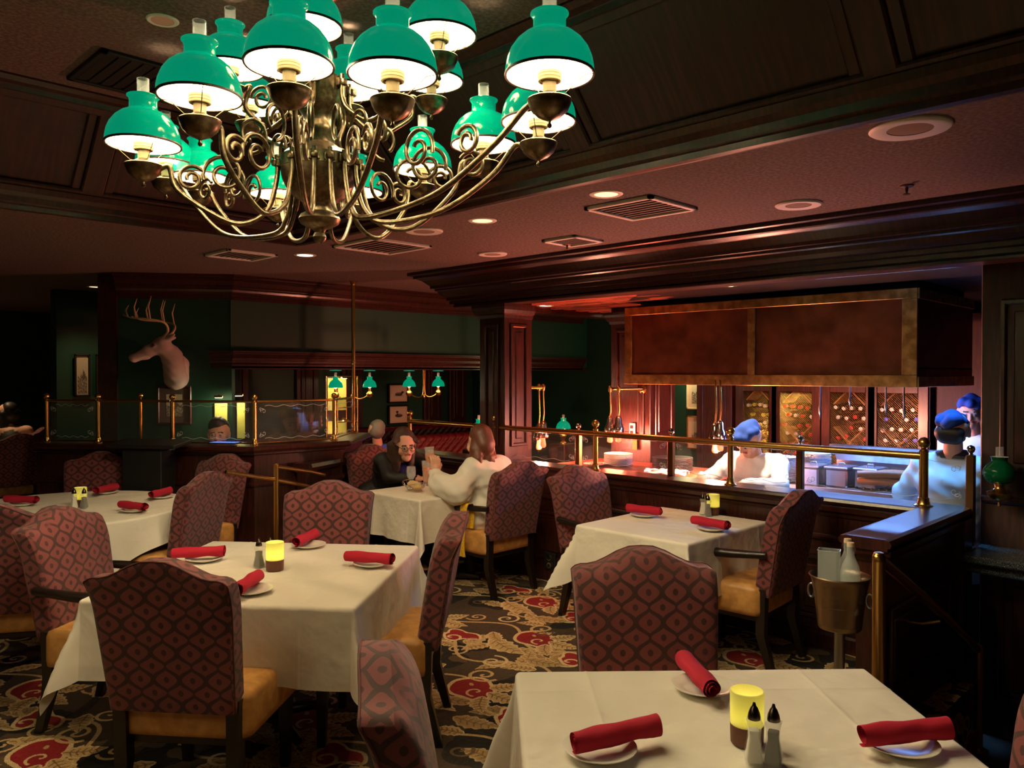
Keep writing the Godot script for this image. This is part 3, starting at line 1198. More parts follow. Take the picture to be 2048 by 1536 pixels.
	sweep(st, [Vector2(xl + 0.46, zf + 0.46), Vector2(xr - 0.46, zf + 0.46), Vector2(xr - 0.46, zb - 0.46), Vector2(xl + 0.46, zb - 0.46)], [[-0.06, 3.04], [-0.02, 3.045], [-0.01, 3.07], [0.03, 3.075], [0.06, 3.09], [0.06, 3.105]], true)
	struct("trim_2", st, M.mahogany)

	# ---- kitchen front: low wall, cap, header ----
	st = tool()
	bx(st, -6.3, 0.0, -4.86, -1.27, 0.86, -4.72, 0.0)
	bx(st, -5.6, LOW, -4.86, -1.27, 0.02, -4.8, 0.0)
	var lw = struct("wall_counter", st, M.mahogany)
	panels(lw, Vector3(-6.28, 0, -4.72), Vector3.RIGHT, Vector3.BACK, 4.8, 0.12, 0.6, 6, M.mahogany)
	st = tool()
	bx(st, -1.45, 0.0, -4.715, -1.33, 0.86, -3.72, 0.0)
	var lr = struct("wall_return", st, M.mahogany)
	panels(lr, Vector3(-1.33, 0, -3.72), Vector3.FORWARD, Vector3.RIGHT, 1.0, 0.12, 0.62, 1, M.mahogany)
	panels(lr, Vector3(-1.44, 0, -4.6), Vector3.BACK, Vector3.LEFT, 0.86, 0.12, 0.62, 1, M.mahogany)
	st = tool()
	# the cap along the kitchen and round the return
	sweep(st, [Vector2(-6.32, -4.79), Vector2(-1.39, -4.79)], [[-0.13, 0.86], [0.09, 0.86], [0.09, 0.872], [0.108, 0.876], [0.118, 0.892], [0.112, 0.908], [0.1, 0.912], [-0.13, 0.912], [-0.14, 0.9]])
	sweep(st, [Vector2(-1.392, -4.92), Vector2(-1.392, -3.66)], [[-0.10, 0.86], [0.10, 0.86], [0.10, 0.872], [0.112, 0.876], [0.118, 0.892], [0.108, 0.908], [0.085, 0.913], [-0.085, 0.913], [-0.108, 0.908], [-0.118, 0.892], [-0.112, 0.876], [-0.10, 0.872]])
	sweep(st, [Vector2(-6.32, -4.72), Vector2(-1.45, -4.72)], [[0.0, 0.80], [0.014, 0.80], [0.02, 0.82], [0.045, 0.835], [0.05, 0.86], [0.0, 0.86]])
	sweep(st, [Vector2(-1.45, -4.72), Vector2(-1.45, -3.72), Vector2(-1.33, -3.72), Vector2(-1.33, -4.72)], [[0.0, 0.80], [0.014, 0.80], [0.02, 0.82], [0.045, 0.835], [0.05, 0.86], [0.0, 0.86]])
	struct("trim_3", st, M.mahogany)
	st = tool()
	sweep(st, [Vector2(-6.3, -4.72), Vector2(-1.45, -4.72)], [[0.0, 0.0], [0.022, 0.0], [0.022, 0.085], [0.012, 0.1], [0.0, 0.105]])
	sweep(st, [Vector2(-6.3, -4.72), Vector2(-1.45, -4.72)], [[0.0, 0.645], [0.012, 0.647], [0.022, 0.658], [0.022, 0.672], [0.01, 0.684], [0.0, 0.686]])
	struct("baseboard_counter", st, M.mahogany)
	# header box and cornice
	st = tool()
	bx(st, -5.42, 2.26, -4.9, 3.2, 2.56, -4.74, 0.0)
	bx(st, -5.42, 2.26, -8.6, -5.28, 2.56, -4.9, 0.0)
	bx(st, -5.28, 2.4, -8.6, 3.2, 2.54, -4.9, 0.0)
	var hd = struct("wall_header", st, M.mahogany)
	st = tool()
	sweep(st, [Vector2(-5.42, -8.5), Vector2(-5.42, -4.74), Vector2(3.2, -4.74)], CORNICE)
	obj("cornice", st, M.mahogany, hd)
	st = tool()
	bx(st, -5.42, 2.24, -4.9, 3.2, 2.265, -4.725, 0.006)
	bx(st, -5.435, 2.24, -8.5, -5.28, 2.265, -4.9, 0.006)
	obj("header_rail", st, M.mahogany, hd)
	# brick ceiling of the show kitchen
	st = tool()
	bx(st, -5.28, 2.31, -8.55, -1.2, 2.4, -4.9, 0.0)
	var bc = struct("ceiling_kitchen", st, M.mortar)
	var bricks := []
	for v in 3:
		st = tool()
		cbox(st, Vector3.ZERO, Vector3(0.236, 0.022 + 0.004 * v, 0.088), 0.005)
		bricks.append(bake(st))
	var made := 0
	for i in 29:
		for j in 9:
			var x := -5.17 + j * 0.246 + (0.123 if i % 2 else 0.0)
			var z := -4.95 - i * 0.097
			if x > -3.2 or made >= 258:
				continue
			var b = put("brick", bricks[rng.randi() % 3], [M.brick_a, M.brick_b, M.brick_c, M.brick_a][rng.randi() % 4], bc)
			b.position = Vector3(x, 2.302 - rng.randf() * 0.004, z)
			b.rotation.y = rng.randf_range(-0.02, 0.02)
			made += 1
	# column on the counter and the pillar at the back of the pass
	for c in [["wall_column", -5.1, -5.09, -4.79, -4.75, 0.0], ["wall_pillar", -4.78, -6.62, -4.32, -6.2, LOW]]:
		st = tool()
		bx(st, c[1], c[5], c[2], c[3], 2.3, c[4], 0.006)
		var col = struct(c[0], st, M.mahogany)
		var w: float = c[3] - c[1]
		var d: float = c[4] - c[2]
		var lowy: float = 0.98
		panels(col, Vector3(c[1], 0, c[4]), Vector3.RIGHT, Vector3.BACK, w, lowy, 2.12, 1, M.mahogany)
		panels(col, Vector3(c[3], 0, c[4]), Vector3.FORWARD, Vector3.RIGHT, d, lowy, 2.12, 1, M.mahogany)
		st = tool()
		sweep(st, [Vector2(c[1], c[2]), Vector2(c[1], c[4]), Vector2(c[3], c[4]), Vector2(c[3], c[2])], [[0.0, 2.12], [0.01, 2.125], [0.015, 2.15], [0.03, 2.16], [0.045, 2.19], [0.05, 2.215], [0.05, 2.24], [0.0, 2.24]])
		obj("capital", st, M.mahogany, col)
	# pier and wall at the right end of the kitchen, over the steps
	st = tool()
	bx(st, -1.27, LOW, -5.25, 3.2, 2.4, -5.0, 0.006)
	var rw = struct("wall_pier", st, M.mahogany_matt)
	panels(rw, Vector3(-1.24, 0, -5.0), Vector3.RIGHT, Vector3.BACK, 1.6, 1.05, 2.1, 2, M.mahogany)
	panels(rw, Vector3(-1.24, 0, -5.0), Vector3.RIGHT, Vector3.BACK, 1.6, -0.2, 0.6, 2, M.mahogany)
	st = tool()
	sweep(st, [Vector2(-1.26, -5.0), Vector2(3.2, -5.0)], [[0.0, 0.93], [0.015, 0.935], [0.025, 0.95], [0.025, 0.968], [0.0, 0.975]])
	obj("chair_rail", st, M.mahogany, rw)
	st = tool()
	bx(st, -1.265, 0.66, -4.998, 3.19, 0.70, -4.62, 0.008)
	bx(st, -1.265, 0.60, -4.998, 3.19, 0.66, -4.68, 0.008)
	var ledge = obj("granite_ledge", st, M.granite)
	tag(ledge, "dark speckled granite ledge below the wall lamp", "ledge")

	# ---- left side: header beam, diagonal wall, far walls ----
	st = tool()
	bx(st, -7.35, 1.72, -8.6, -7.05, 2.56, -3.42, 0.0)
	var hb = struct("wall_beam", st, M.green_wall)
	st = tool()
	sweep(st, [Vector2(-7.63, -2.63), Vector2(-7.05, -3.43), Vector2(-7.05, -8.5)], cornice_at(2.33, 2.55, 0.16))
	obj("cornice", st, M.mahogany, hb)
	st = tool()
	sweep(st, [Vector2(-7.16, -3.28), Vector2(-7.05, -3.43), Vector2(-7.05, -8.5)], cornice_at(1.70, 1.86, 0.1))
	obj("lower_cornice", st, M.mahogany, hb)
	st = tool()
	bx(st, -7.36, 1.69, -8.6, -7.04, 1.725, -3.42, 0.004)
	obj("beam_soffit", st, M.mahogany, hb)
	st = tool()
	var d := Vector2(-0.607, 0.794)
	var nn := Vector2(0.794, 0.607)
	var A := Vector2(-7.05, -3.43)
	var B := Vector2(-7.63, -2.63)
	prism(st, [A, B, B - nn * 0.14, A - nn * 0.14], 0.0, 2.55)
	var dw = struct("wall_diagonal", st, M.green_wall)
	st = tool()
	prism(st, [B + nn * 0.03, B + d * 0.16 + nn * 0.03, B + d * 0.16 - nn * 0.16, B - nn * 0.16], 0.0, 2.55)
	obj("pilaster", st, M.mahogany, dw)
	st = tool()
	sweep(st, [B, A], [[0.0, 0.0], [0.015, 0.0], [0.015, 0.92], [0.03, 0.93], [0.03, 0.96], [0.0, 0.97]])
	obj("wainscot", st, M.mahogany, dw)
	st = tool()
	bx(st, -9.6, 0.0, -8.6, -9.4, 2.56, -2.62, 0.0)
	var fw = struct("wall_far", st, M.green_wall)
	for z in [-3.3, -4.6, -5.6, -6.3, -7.75, -8.25]:
		st = tool()
		bx(st, -9.4, 0.0, z - 0.17, -9.34, 2.5, z + 0.17, 0.01)
		obj("pilaster", st, M.mahogany, fw)
		panels(fw, Vector3(-9.34, 0, z + 0.17), Vector3.FORWARD, Vector3.RIGHT, 0.34, 0.9, 2.2, 1, M.mahogany)
	# wooden panelling behind the booths
	st = tool()
	sweep(st, [Vector2(-9.4, -2.62), Vector2(-9.4, -8.6)], [[0.0, 0.0], [0.02, 0.0], [0.02, 0.78], [0.035, 0.79], [0.035, 0.82], [0.0, 0.83]])
	obj("wainscot", st, M.mahogany, fw)

	# ---- partition with brass posts on the left ----
	var path := [Vector2(-7.72, -2.03), Vector2(-6.12, -3.17), Vector2(-6.07, -3.92), Vector2(-6.7, -4.56)]
	st = tool()
	sweep(st, path, [[-0.06, 0.0], [0.06, 0.0], [0.06, 1.0], [-0.06, 1.0], [-0.06, 0.0]], false, true)
	var pw = struct("wall_partition", st, M.mahogany)
	st = tool()
	sweep(st, path, [[-0.10, 1.0], [0.08, 0.98], [0.10, 0.99], [0.10, 1.005], [0.14, 1.015], [0.15, 1.03], [0.14, 1.05], [0.12, 1.06], [-0.12, 1.06], [-0.14, 1.05], [-0.14, 1.02], [-0.10, 1.0]], false, true)
	obj("cap", st, M.mahogany, pw)
	st = tool()
	sweep(st, path, [[0.06, 0.72], [0.075, 0.725], [0.08, 0.74], [0.075, 0.76], [0.06, 0.765]], false, false)
	sweep(st, path, [[0.06, 0.0], [0.08, 0.0], [0.08, 0.1], [0.06, 0.11]], false, false)
	obj("chair_rail", st, M.mahogany, pw)
	# short low wall beside the women's table
	st = tool()
	sweep(st, [Vector2(-5.9, -3.48), Vector2(-6.24, -4.2), Vector2(-6.3, -4.75)], [[-0.05, 0.0], [0.05, 0.0], [0.05, 0.82], [0.09, 0.84], [0.1, 0.87], [0.09, 0.9], [-0.09, 0.9], [-0.1, 0.87], [-0.09, 0.84], [-0.05, 0.82], [-0.05, 0.0]])
	struct("wall_low", st, M.mahogany)

# ---------- fittings in the ceiling ----------
func downlight(at: Vector3, m: Material, e: float, col: Color, label: String, r := 0.06, angle := 52.0):
	var t = thing("recessed_downlight", label, "ceiling light", at, 0, "recessed ceiling lights")
	var st := tool()
	lathe(st, [[r, -0.004], [r * 1.3, -0.006], [r * 1.42, -0.002], [r * 1.42, 0.002]], 28)
	obj("trim_ring", st, M.white_plastic, t)
	st = tool()
	lathe(st, [[0.0, -0.003], [r, -0.003]], 24)
	obj("light_lens", st, m, t)
	var l := SpotLight3D.new()
	l.name = "downlight_spot"
	l.light_color = col
	l.light_energy = e
	l.light_size = r * 0.8
	l.spot_angle = angle
	l.spot_angle_attenuation = 0.6
	l.spot_range = 20
	l.spot_attenuation = 2
	l.shadow_enabled = true
	add_child(l, true)
	l.position = at + Vector3(0, -0.02, 0)
	l.rotation.x = -PI / 2

func speaker(at: Vector3, r: float, label: String):
	var t = thing("ceiling_speaker", label, "speaker", at, 0, "round ceiling speakers")
	var st := tool()
	lathe(st, [[r * 0.56, -0.008], [r * 0.94, -0.012], [r, -0.006], [r, 0.002]], 36)
	obj("ring", st, M.white_plastic, t)
	st = tool()
	lathe(st, [[0.0, -0.011], [r * 0.3, -0.01], [r * 0.56, -0.006]], 36)
	obj("grille", st, M.ceiling_paint, t)

func vent(at: Vector3, w: float, label: String, dark = null):
	var t = thing("ceiling_vent", label, "vent", at, 0, "square ceiling vents")
	var st := tool()
	for s in [-1, 1]:
		cbox(st, Vector3(s * (w / 2 - 0.015), -0.008, 0), Vector3(0.03, 0.02, w), 0.004)
		cbox(st, Vector3(0, -0.008, s * (w / 2 - 0.015)), Vector3(w, 0.02, 0.03), 0.004)
	obj("frame", st, dark if dark else M.white_plastic, t)
	var n := 8
	for i in n:
		st = tool()
		cbox(st, Vector3(0, -0.006, -w / 2 + 0.03 + (w - 0.06) * (i + 0.5) / n), Vector3(w - 0.06, 0.004, (w - 0.06) / n * 0.86), 0.001, Basis(Vector3.RIGHT, 0.12))
		obj("slat", st, dark if dark else M.vent_grey, t)

func sprinkler(at: Vector3, label: String):
	var t = thing("sprinkler_head", label, "sprinkler", at, 0, "ceiling sprinklers")
	var st := tool()
	lathe(st, [[0.006, -0.03], [0.008, -0.012], [0.03, -0.006], [0.032, 0.0]], 14)
	obj("base", st, M.bronze, t)
	st = tool()
	lathe(st, [[0.0, -0.046], [0.016, -0.044], [0.016, -0.041], [0.004, -0.036], [0.004, -0.028]], 12)
	obj("deflector", st, M.bronze, t)

func ceiling_fittings():
	sprinkler(Vector3(-3.62, CEIL, -4.2), "small sprinkler head near the small dark vent by the cornice")
	sprinkler(Vector3(-1.35, CEIL, -4.05), "small sprinkler head above the corner of the counter")
	sprinkler(Vector3(-3.9, 3.1, -1.75), "small sprinkler head on the upper ceiling beside the dark vent")
	var warm := Color(1.0, 0.84, 0.62)
	downlight(Vector3(-2.486, CEIL, -3.183), M.downlight_soft, 0.25, warm, "recessed downlight beside the largest square ceiling vent")
	downlight(Vector3(-3.432, CEIL, -3.221), M.downlight_soft, 0.35, warm, "recessed downlight between the table by the counter and the women's table")
	downlight(Vector3(-5.387, CEIL, -3.209), M.downlight, 0.9, warm, "bright recessed downlight below the chandelier finial, near the tall brass pole")
	downlight(Vector3(-3.334, 3.1, -1.331), M.downlight_dim, 1.75, warm, "deep recessed downlight in the upper ceiling over the lit-candle table", 0.045, 27.0)
	var hot := Color(1.0, 0.52, 0.34)
	downlight(Vector3(-4.03, 2.288, -5.05), M.downlight, 1.0, hot, "downlight in the brick ceiling close to the dark cornice", 0.055)
	downlight(Vector3(-5.05, 2.288, -5.55), M.downlight, 1.3, hot, "downlight in the brick ceiling beside the panelled column", 0.055)
	downlight(Vector3(-5.1, 2.288, -6.85), M.downlight, 0.8, hot, "downlight in the brick ceiling above the back pillar", 0.055)
	speaker(Vector3(-1.026, CEIL, -3.107), 0.14, "round white ceiling speaker at the foot of the panelled tray, above the steps")
	speaker(Vector3(-3.933, CEIL, -3.187), 0.12, "round ceiling speaker between a square vent and a downlight")
	speaker(Vector3(-4.32, CEIL, -4.158), 0.11, "small round ceiling speaker close to the long dark cornice")
	speaker(Vector3(-1.906, CEIL, -4.089), 0.12, "round ceiling speaker in the shade above the copper hood")
	vent(Vector3(-2.55, CEIL, -3.57), 0.44, "square ceiling vent with pale frame beside a downlight")
	vent(Vector3(-4.6, CEIL, -3.35), 0.5, "large grey ceiling vent above the women's table")
	vent(Vector3(-5.7, CEIL, -2.85), 0.4, "ceiling vent near the tall brass pole and the round table")
	vent(Vector3(-3.5, CEIL, -4.118), 0.3, "small dark ceiling vent close to the counter cornice")
	vent(Vector3(-4.05, 3.1, -1.5), 0.5, "dark ceiling vent beside the green lamps of the chandelier", M.black)
	downlight(Vector3(-11.3, CEIL, -2.2), M.downlight_soft, 1.8, warm, "added recessed downlight brightening the far table by the dark wall")  # lamp added to brighten the far table
	downlight(Vector3(-8.9, CEIL, -2.85), M.downlight_soft, 0.5, warm, "added recessed downlight brightening the two narrow prints")  # another added lamp, to lift the prints out of the dark

func ball_post(called: String, label: String, at: Vector3, h: float, r: float, ball: float, m: Material, group: String):
	var t = thing(called, label, "post", at, 0, group)
	var st := tool()
	lathe(st, [[r * 2.1, 0.0], [r * 2.1, 0.006], [r * 1.5, 0.012], [r * 1.25, 0.03], [r * 1.25, 0.045], [r, 0.05]], 20)
	obj("flange", st, m, t)
	st = tool()
	lathe(st, [[r, 0.02], [r, h - ball * 2 - 0.02], [r * 1.12, h - ball * 2 - 0.012], [r * 0.6, h - ball * 2]], 18)
	obj("shaft", st, m, t)
	st = tool()
	var pr := []
	for i in 13:
		var a := -PI / 2 + PI * i / 12
		pr.append([cos(a) * ball, h - ball + sin(a) * ball])
	lathe(st, pr, 20)
	obj("ball_finial", st, m, t)
	return t

func glass_pane(label: String, a: Vector3, b: Vector3, h: float, etched: bool, group: String, top_rail := false, framed := false):
	var t = thing("glass_screen", label, "glass panel", (a + b) / 2, 0, group)
	var d := (b - a)
	d.y = 0
	var len := d.length()
	d = d.normalized()
	t.basis = Basis(d, Vector3.UP, d.cross(Vector3.UP))
	var st := tool()
	cbox(st, Vector3(0, h / 2, 0), Vector3(len, h, 0.006), 0.0008)
	obj("pane", st, M.glass, t)
	if etched:
		st = tool()
		for s in [-1, 1]:
			for e in [0, 1]:
				var c := Vector3(s * (len / 2 - 0.035), 0.05 + e * (h - 0.1), 0.0042)
				for k in 3:
					var pts := []
					for i in 14:
						var u := i / 13.0
						var an := u * 5.0 + k * 2.1
						pts.append(c + Vector3(-s * (0.012 * k + cos(an) * 0.02 * (1 - u * 0.7)), (1 - 2 * e) * (0.012 * k + sin(an) * 0.02 * (1 - u * 0.7)), 0))
					tube(st, pts, 0.0016, 4)
		for e in [0, 1]:
			var pts := []
			for i in 30:
				var u := i / 29.0
				pts.append(Vector3((u - 0.5) * (len - 0.14), 0.03 + e * (h - 0.06) + 0.007 * sin(u * 26.0), 0.0042))
			tube(st, pts, 0.0016, 4)
		obj("etched_scroll", st, M.etching, t)
	if top_rail:
		st = tool()
		tube(st, [Vector3(-len / 2, h + 0.008, 0), Vector3(len / 2, h + 0.008, 0)], 0.011, 10)
		obj("top_rail", st, M.brass, t)
	if framed:
		st = tool()
		tube(st, [Vector3(-len / 2, -0.004, 0), Vector3(len / 2, -0.004, 0)], 0.008, 8)
		obj("bottom_rail", st, M.brass, t)
	return t

func heat_lamp(called: String, label: String, ends: Array, top: Vector3, wall: Vector3, e: float, straight := false, col := Color(1.0, 0.62, 0.5)):
	var t = thing(called, label, "heat lamp", top, 0, "chrome heat lamps over the pass")
	var st := tool()
	if not straight:
		tube(st, [wall - top, (ends[0] * Vector3(1, 0, 1) + Vector3(0, top.y, 0)) - top], 0.014, 10)
		obj("support_arm", st, M.brass, t)
		st = tool()
		lathe(st, [[0.045, -0.006], [0.045, 0.004], [0.02, 0.012]], 18, wall - top, Basis(Vector3.RIGHT, PI / 2))
		obj("wall_rose", st, M.brass, t)
	for p in ends:
		st = tool()
		var o: Vector3 = p - top
		tube(st, [Vector3(o.x, 0.0, o.z), Vector3(o.x + 0.01, o.y / 2, o.z), Vector3(o.x, o.y + 0.15, o.z)], 0.008, 8)
		if not straight:
			lathe(st, [[0.0, -0.03], [0.018, -0.026], [0.02, 0.0], [0.02, 0.015], [0.012, 0.03], [0.0, 0.034]], 12, Vector3(o.x, 0, o.z))
		var rod = obj("hanging_rod", st, M.brass, t)
		st = tool()
		lathe(st, [[0.054, 0.0], [0.056, 0.005], [0.054, 0.03], [0.047, 0.06], [0.034, 0.085], [0.032, 0.12], [0.024, 0.14], [0.012, 0.155]], 22, o)
		obj("bell_shade", st, M.chrome, rod)
		st = tool()
		lathe(st, [[0.0, -0.094], [0.018, -0.09], [0.027, -0.078], [0.027, -0.06], [0.02, -0.02], [0.02, 0.03], [0.0, 0.05]], 14, o)
		obj("heat_bulb", st, M.heat_bulb, rod)
		var l := OmniLight3D.new()
		l.name = "heat_lamp_light"
		l.light_color = col
		l.light_energy = e
		l.light_size = 0.035
		l.shadow_enabled = true
		l.omni_range = 20
		l.omni_attenuation = 2
		add_child(l, true)
		l.position = p + Vector3(0, -0.078, 0)

func plates_stack(label: String, at: Vector3, n: int, r: float, m: Material):
	var st := tool()
	lathe(st, [[0.0, 0.002], [r * 0.6, 0.0], [r * 0.65, 0.003], [r, 0.014], [r, 0.017], [r * 0.64, 0.008], [0.0, 0.006]], 28)
	var me := bake(st)
	for i in n:
		var p = put("dinner_plate", me, m)
		p.position = at + Vector3(rng.randf_range(-0.004, 0.004), i * 0.0115, rng.randf_range(-0.004, 0.004))
		tag(p, label, "plate", label)

func build_kitchen():
	# brass rail with ball posts on the counter cap
	var xs := [-6.1, -4.93, -3.82, -2.68, -1.49]
	for i in xs.size():
		ball_post("rail_post", ["brass ball-topped post at the far end of the counter rail", "brass ball-topped post beside the panelled column", "brass ball-topped post behind the chair at the counter table", "brass ball-topped post in front of the cook in white", "thick brass ball-topped post at the corner of the counter"][i], Vector3(xs[i], 0.912, -4.765), 0.385, 0.019 if i < 4 else 0.024, 0.029 if i < 4 else 0.033, M.brass, "brass rail posts on the counter")
	var st := tool()
	tube(st, [Vector3(-6.1, 1.19, -4.765), Vector3(-1.49, 1.19, -4.765)], 0.021, 16)
	var rail = obj("counter_rail", st, M.brass)
	tag(rail, "long polished brass rail running above the kitchen counter", "rail")
	# glass guard behind the rail
	var gx := [-5.1, -4.1, -3.23, -2.265, -1.29]
	var gm: StandardMaterial3D = M.brass
	for i in gx.size():
		var t = thing("guard_post", ["guard post with small silver ball beside the column", "guard post with small silver ball near the plate stack", "guard post with small silver ball beside the cook in white", "guard post with small silver ball beside the steel lids", "tall guard post with small silver ball against the dark pier"][i], "post", Vector3(gx[i], 0.0 if i < 4 else 0.62, -4.9), 0, "square guard posts of the glass screen")
		st = tool()
		var y0 := 0.912 if i < 4 else 0.081
		bx(st, -0.021, y0, -0.021, 0.021, 1.2 if i < 4 else 0.58, 0.021, 0.004)
		obj("shaft", st, M.bronze, t)
		st = tool()
		lathe(st, [[0.0, 0.0], [0.01, 0.002], [0.01, 0.012], [0.018, 0.02], [0.022, 0.034], [0.018, 0.048], [0.0, 0.056]], 16, Vector3(0, 1.2 if i < 4 else 0.58, 0))
		obj("ball_finial", st, M.chrome, t)
	for i in 4:
		glass_pane("clear etched glass guard pane " + ["between the column and the plate stack", "in front of the plate stack", "in front of the cook in white", "in front of the steel lids"][i], Vector3(gx[i] + 0.022, 0.914, -4.9), Vector3(gx[i + 1] - 0.022, 0.914, -4.9), 0.275, true, "glass guard panes over the counter")
	# socket box in the skirting
	var sk = thing("socket_box", "dark double socket box with chrome rings in the skirting", "socket box", Vector3(-4.22, 0.16, -4.695))
	st = tool()
	bx(st, -0.06, -0.07, -0.02, 0.06, 0.07, 0.012, 0.006)
	obj("plate", st, M.black, sk)
	for k in [-1, 1]:
		st = tool()
		lathe(st, [[0.014, 0.0], [0.022, 0.0], [0.022, 0.006], [0.014, 0.006]], 16, Vector3(0.0, k * 0.03, 0.012), Basis(Vector3.RIGHT, PI / 2))
		obj("ring", st, M.chrome, sk)
	# steps handrail along the return
	var t = thing("stair_handrail", "brass stair handrail sloping down beside the ice bucket", "handrail", Vector3(-1.16, 0, -3.2))
	st = tool()
	tube(st, [Vector3(0, 0.0, 0), Vector3(0, 0.93, 0)], 0.024, 16)
	lathe(st, [[0.024, 0.92], [0.024, 0.94], [0.018, 0.953], [0.0, 0.958]], 16)
	obj("post", st, M.brass, t)
	st = tool()
	tube(st, curve([Vector3(0.0, 0.925, 0), Vector3(-0.005, 0.9, -0.07), Vector3(-0.02, 0.56, -0.78), Vector3(-0.04, 0.24, -1.42), Vector3(-0.045, 0.19, -1.5)], 6), 0.021, 14)
	obj("rail", st, M.brass, t)
	st = tool()
	tube(st, [Vector3(-0.045, LOW, -1.55), Vector3(-0.045, 0.21, -1.55)], 0.022, 14)
	lathe(st, [[0.05, LOW], [0.05, LOW + 0.008], [0.022, LOW + 0.02]], 16, Vector3(-0.045, 0, -1.55))
	obj("post", st, M.brass, t)
	st = tool()
	tube(st, [Vector3(-0.02, 0.5, -0.82), Vector3(-0.1, 0.47, -0.82), Vector3(-0.165, 0.47, -0.82)], 0.008, 8)
	obj("wall_bracket", st, M.brass, t)
	# hood
	t = thing("extractor_hood", "copper panelled extractor hood with broad brass edging over the grill", "hood", Vector3(-3.085, 0, -5.8))
	var x0 := -1.228
	var x1 := 1.228
	st = tool()
	bx(st, x0, 1.68, -1.27, x1, 2.2, -0.012, 0.0)
	bx(st, x0, 1.56, -0.03, x1, 1.69, -0.012, 0.0)
	bx(st, x0, 1.56, -1.27, x0 + 0.012, 1.69, -0.012, 0.0)
	bx(st, x1 - 0.012, 1.56, -1.27, x1, 1.69, -0.012, 0.0)
	obj("body", st, M.copper, t)
	for s in [[x0 + 0.07, -0.02], [0.02, x1 - 0.09]]:
		st = tool()
		bx(st, s[0], 1.63, -0.014, s[1], 2.19, -0.004, 0.002)
		obj("copper_panel", st, M.copper, t)
	for s in [[x0, 1.555, x1, 1.64], [x0, 2.165, x1, 2.235], [x0, 1.64, x0 + 0.075, 2.165], [-0.03, 1.64, 0.035, 2.165], [x1 - 0.1, 1.64, x1, 2.165]]:
		st = tool()
		bx(st, s[0], s[1], -0.012, s[2], s[3], 0.008, 0.003)
		obj("brass_strip", st, M.hood_brass, t)
	st = tool()
	bx(st, x1 - 0.006, 1.555, -1.28, x1 + 0.012, 1.63, 0.0, 0.003)
	obj("brass_strip", st, M.hood_brass, t)
	st = tool()
	bx(st, x1 - 0.006, 2.16, -1.28, x1 + 0.012, 2.235, 0.0, 0.003)
	obj("brass_strip", st, M.hood_brass, t)
	st = tool()
	bx(st, x0 - 0.012, 1.555, -1.28, x0 + 0.006, 1.63, 0.0, 0.003)
	obj("brass_strip", st, M.hood_brass, t)
	st = tool()
	bx(st, x0 + 0.06, 1.65, -1.2, x1 - 0.06, 1.68, -0.08, 0.0)
	obj("filter_bank", st, M.steel, t)
	for k in 2:
		st = tool()
		tube(st, [Vector3(0.1 + k * 0.55, 1.62, -0.5), Vector3(0.55 + k * 0.6, 1.62, -0.5)], 0.018, 10)
		obj("light_tube", st, M.tube_cool, t)
	var a := AreaLight3D.new()
	a.name = "hood_light"
	a.light_color = Color(0.44, 0.64, 1.0)
	a.light_energy = 5.5
	a.area_size = Vector2(1.0, 0.2)
	a.shadow_enabled = true
	a.area_range = 20
	add_child(a, true)
	a.position = Vector3(-2.5, 1.6, -6.25)
	a.rotation.x = -PI / 2
	# dark flue between hood and cornice
	st = tool()
	prism(st, [Vector2(-3.42, -4.905), Vector2(-4.31, -5.8), Vector2(-4.31, -7.08), Vector2(-1.28, -7.08), Vector2(-1.28, -4.905)], 2.285, 2.309)
	bx(st, -4.25, 2.19, -7.0, -1.9, 2.286, -5.95, 0.0)
	var flue = obj("hood_flue", st, M.black)
	tag(flue, "black canopy plate between the copper hood and the dark header", "flue")
	# utensils hanging from the hood
	var ux := [-2.54, -2.32, -2.07, -1.95]
	for i in 4:
		st = tool()
		var drop: float = [0.2, 0.12, 0.16, 0.2][i]
		tube(st, [Vector3(0, 0, 0), Vector3(0, -drop * 0.7, 0)], 0.006, 6)
		lathe(st, [[0.0, -drop - 0.06], [0.008, -drop], [0.012, -drop * 0.85], [0.006, -drop * 0.7]], 8)
		var u = obj("hanging_utensil", st, M.steel)
		u.position = Vector3(ux[i], 1.562, -5.821)
		tag(u, "steel utensil hanging from the lower edge of the copper hood", "utensil", "utensils hanging from the hood")
	# counters inside
	t = thing("pass_counter", "reddish wooden pass counter with drawers behind the glass guard", "counter", Vector3(-4.1, LOW, -5.62))
	st = tool()
	bx(st, -0.75, 0.0, -0.52, 0.72, 1.14, 0.46, 0.004)
	obj("carcass", st, M.mahogany_matt, t)
	st = tool()
	bx(st, -0.8, 1.14, -0.56, 0.76, 1.18, 0.5, 0.006)
	obj("worktop", st, M.board_wood, t)
	t = thing("steel_bench", "stainless steel bench with raised bright rim in front of the grill", "bench", Vector3(-2.08, LOW, -5.3))
	st = tool()
	bx(st, -0.4, 0.0, -0.16, 0.3, 1.19, 0.2, 0.004)
	obj("cabinet", st, M.steel, t)
	st = tool()
	bx(st, -0.41, 1.19, 0.16, 0.32, 1.235, 0.205, 0.008)
	obj("rim", st, M.steel, t)
	t = thing("grill_range", "long steel grill range under the copper hood", "grill", Vector3(-2.5, LOW, -6.3))
	st = tool()
	bx(st, -0.75, 0.0, -0.6, 0.53, 1.14, 0.3, 0.004)
	obj("body", st, M.steel, t)
	st = tool()
	for i in 10:
		tube(st, [Vector3(-0.02 + i * 0.055, 1.15, -0.5), Vector3(-0.1 + i * 0.055, 1.15, 0.2)], 0.008, 6)
	obj("grate", st, M.black, t)
	st = tool()
	sweep(st, [Vector2(-0.3, -0.5), Vector2(0.52, -0.5)], [[0.0, 1.14], [0.02, 1.3], [0.12, 1.42], [0.2, 1.42], [0.19, 1.4], [0.12, 1.39], [0.05, 1.28], [0.04, 1.14]])
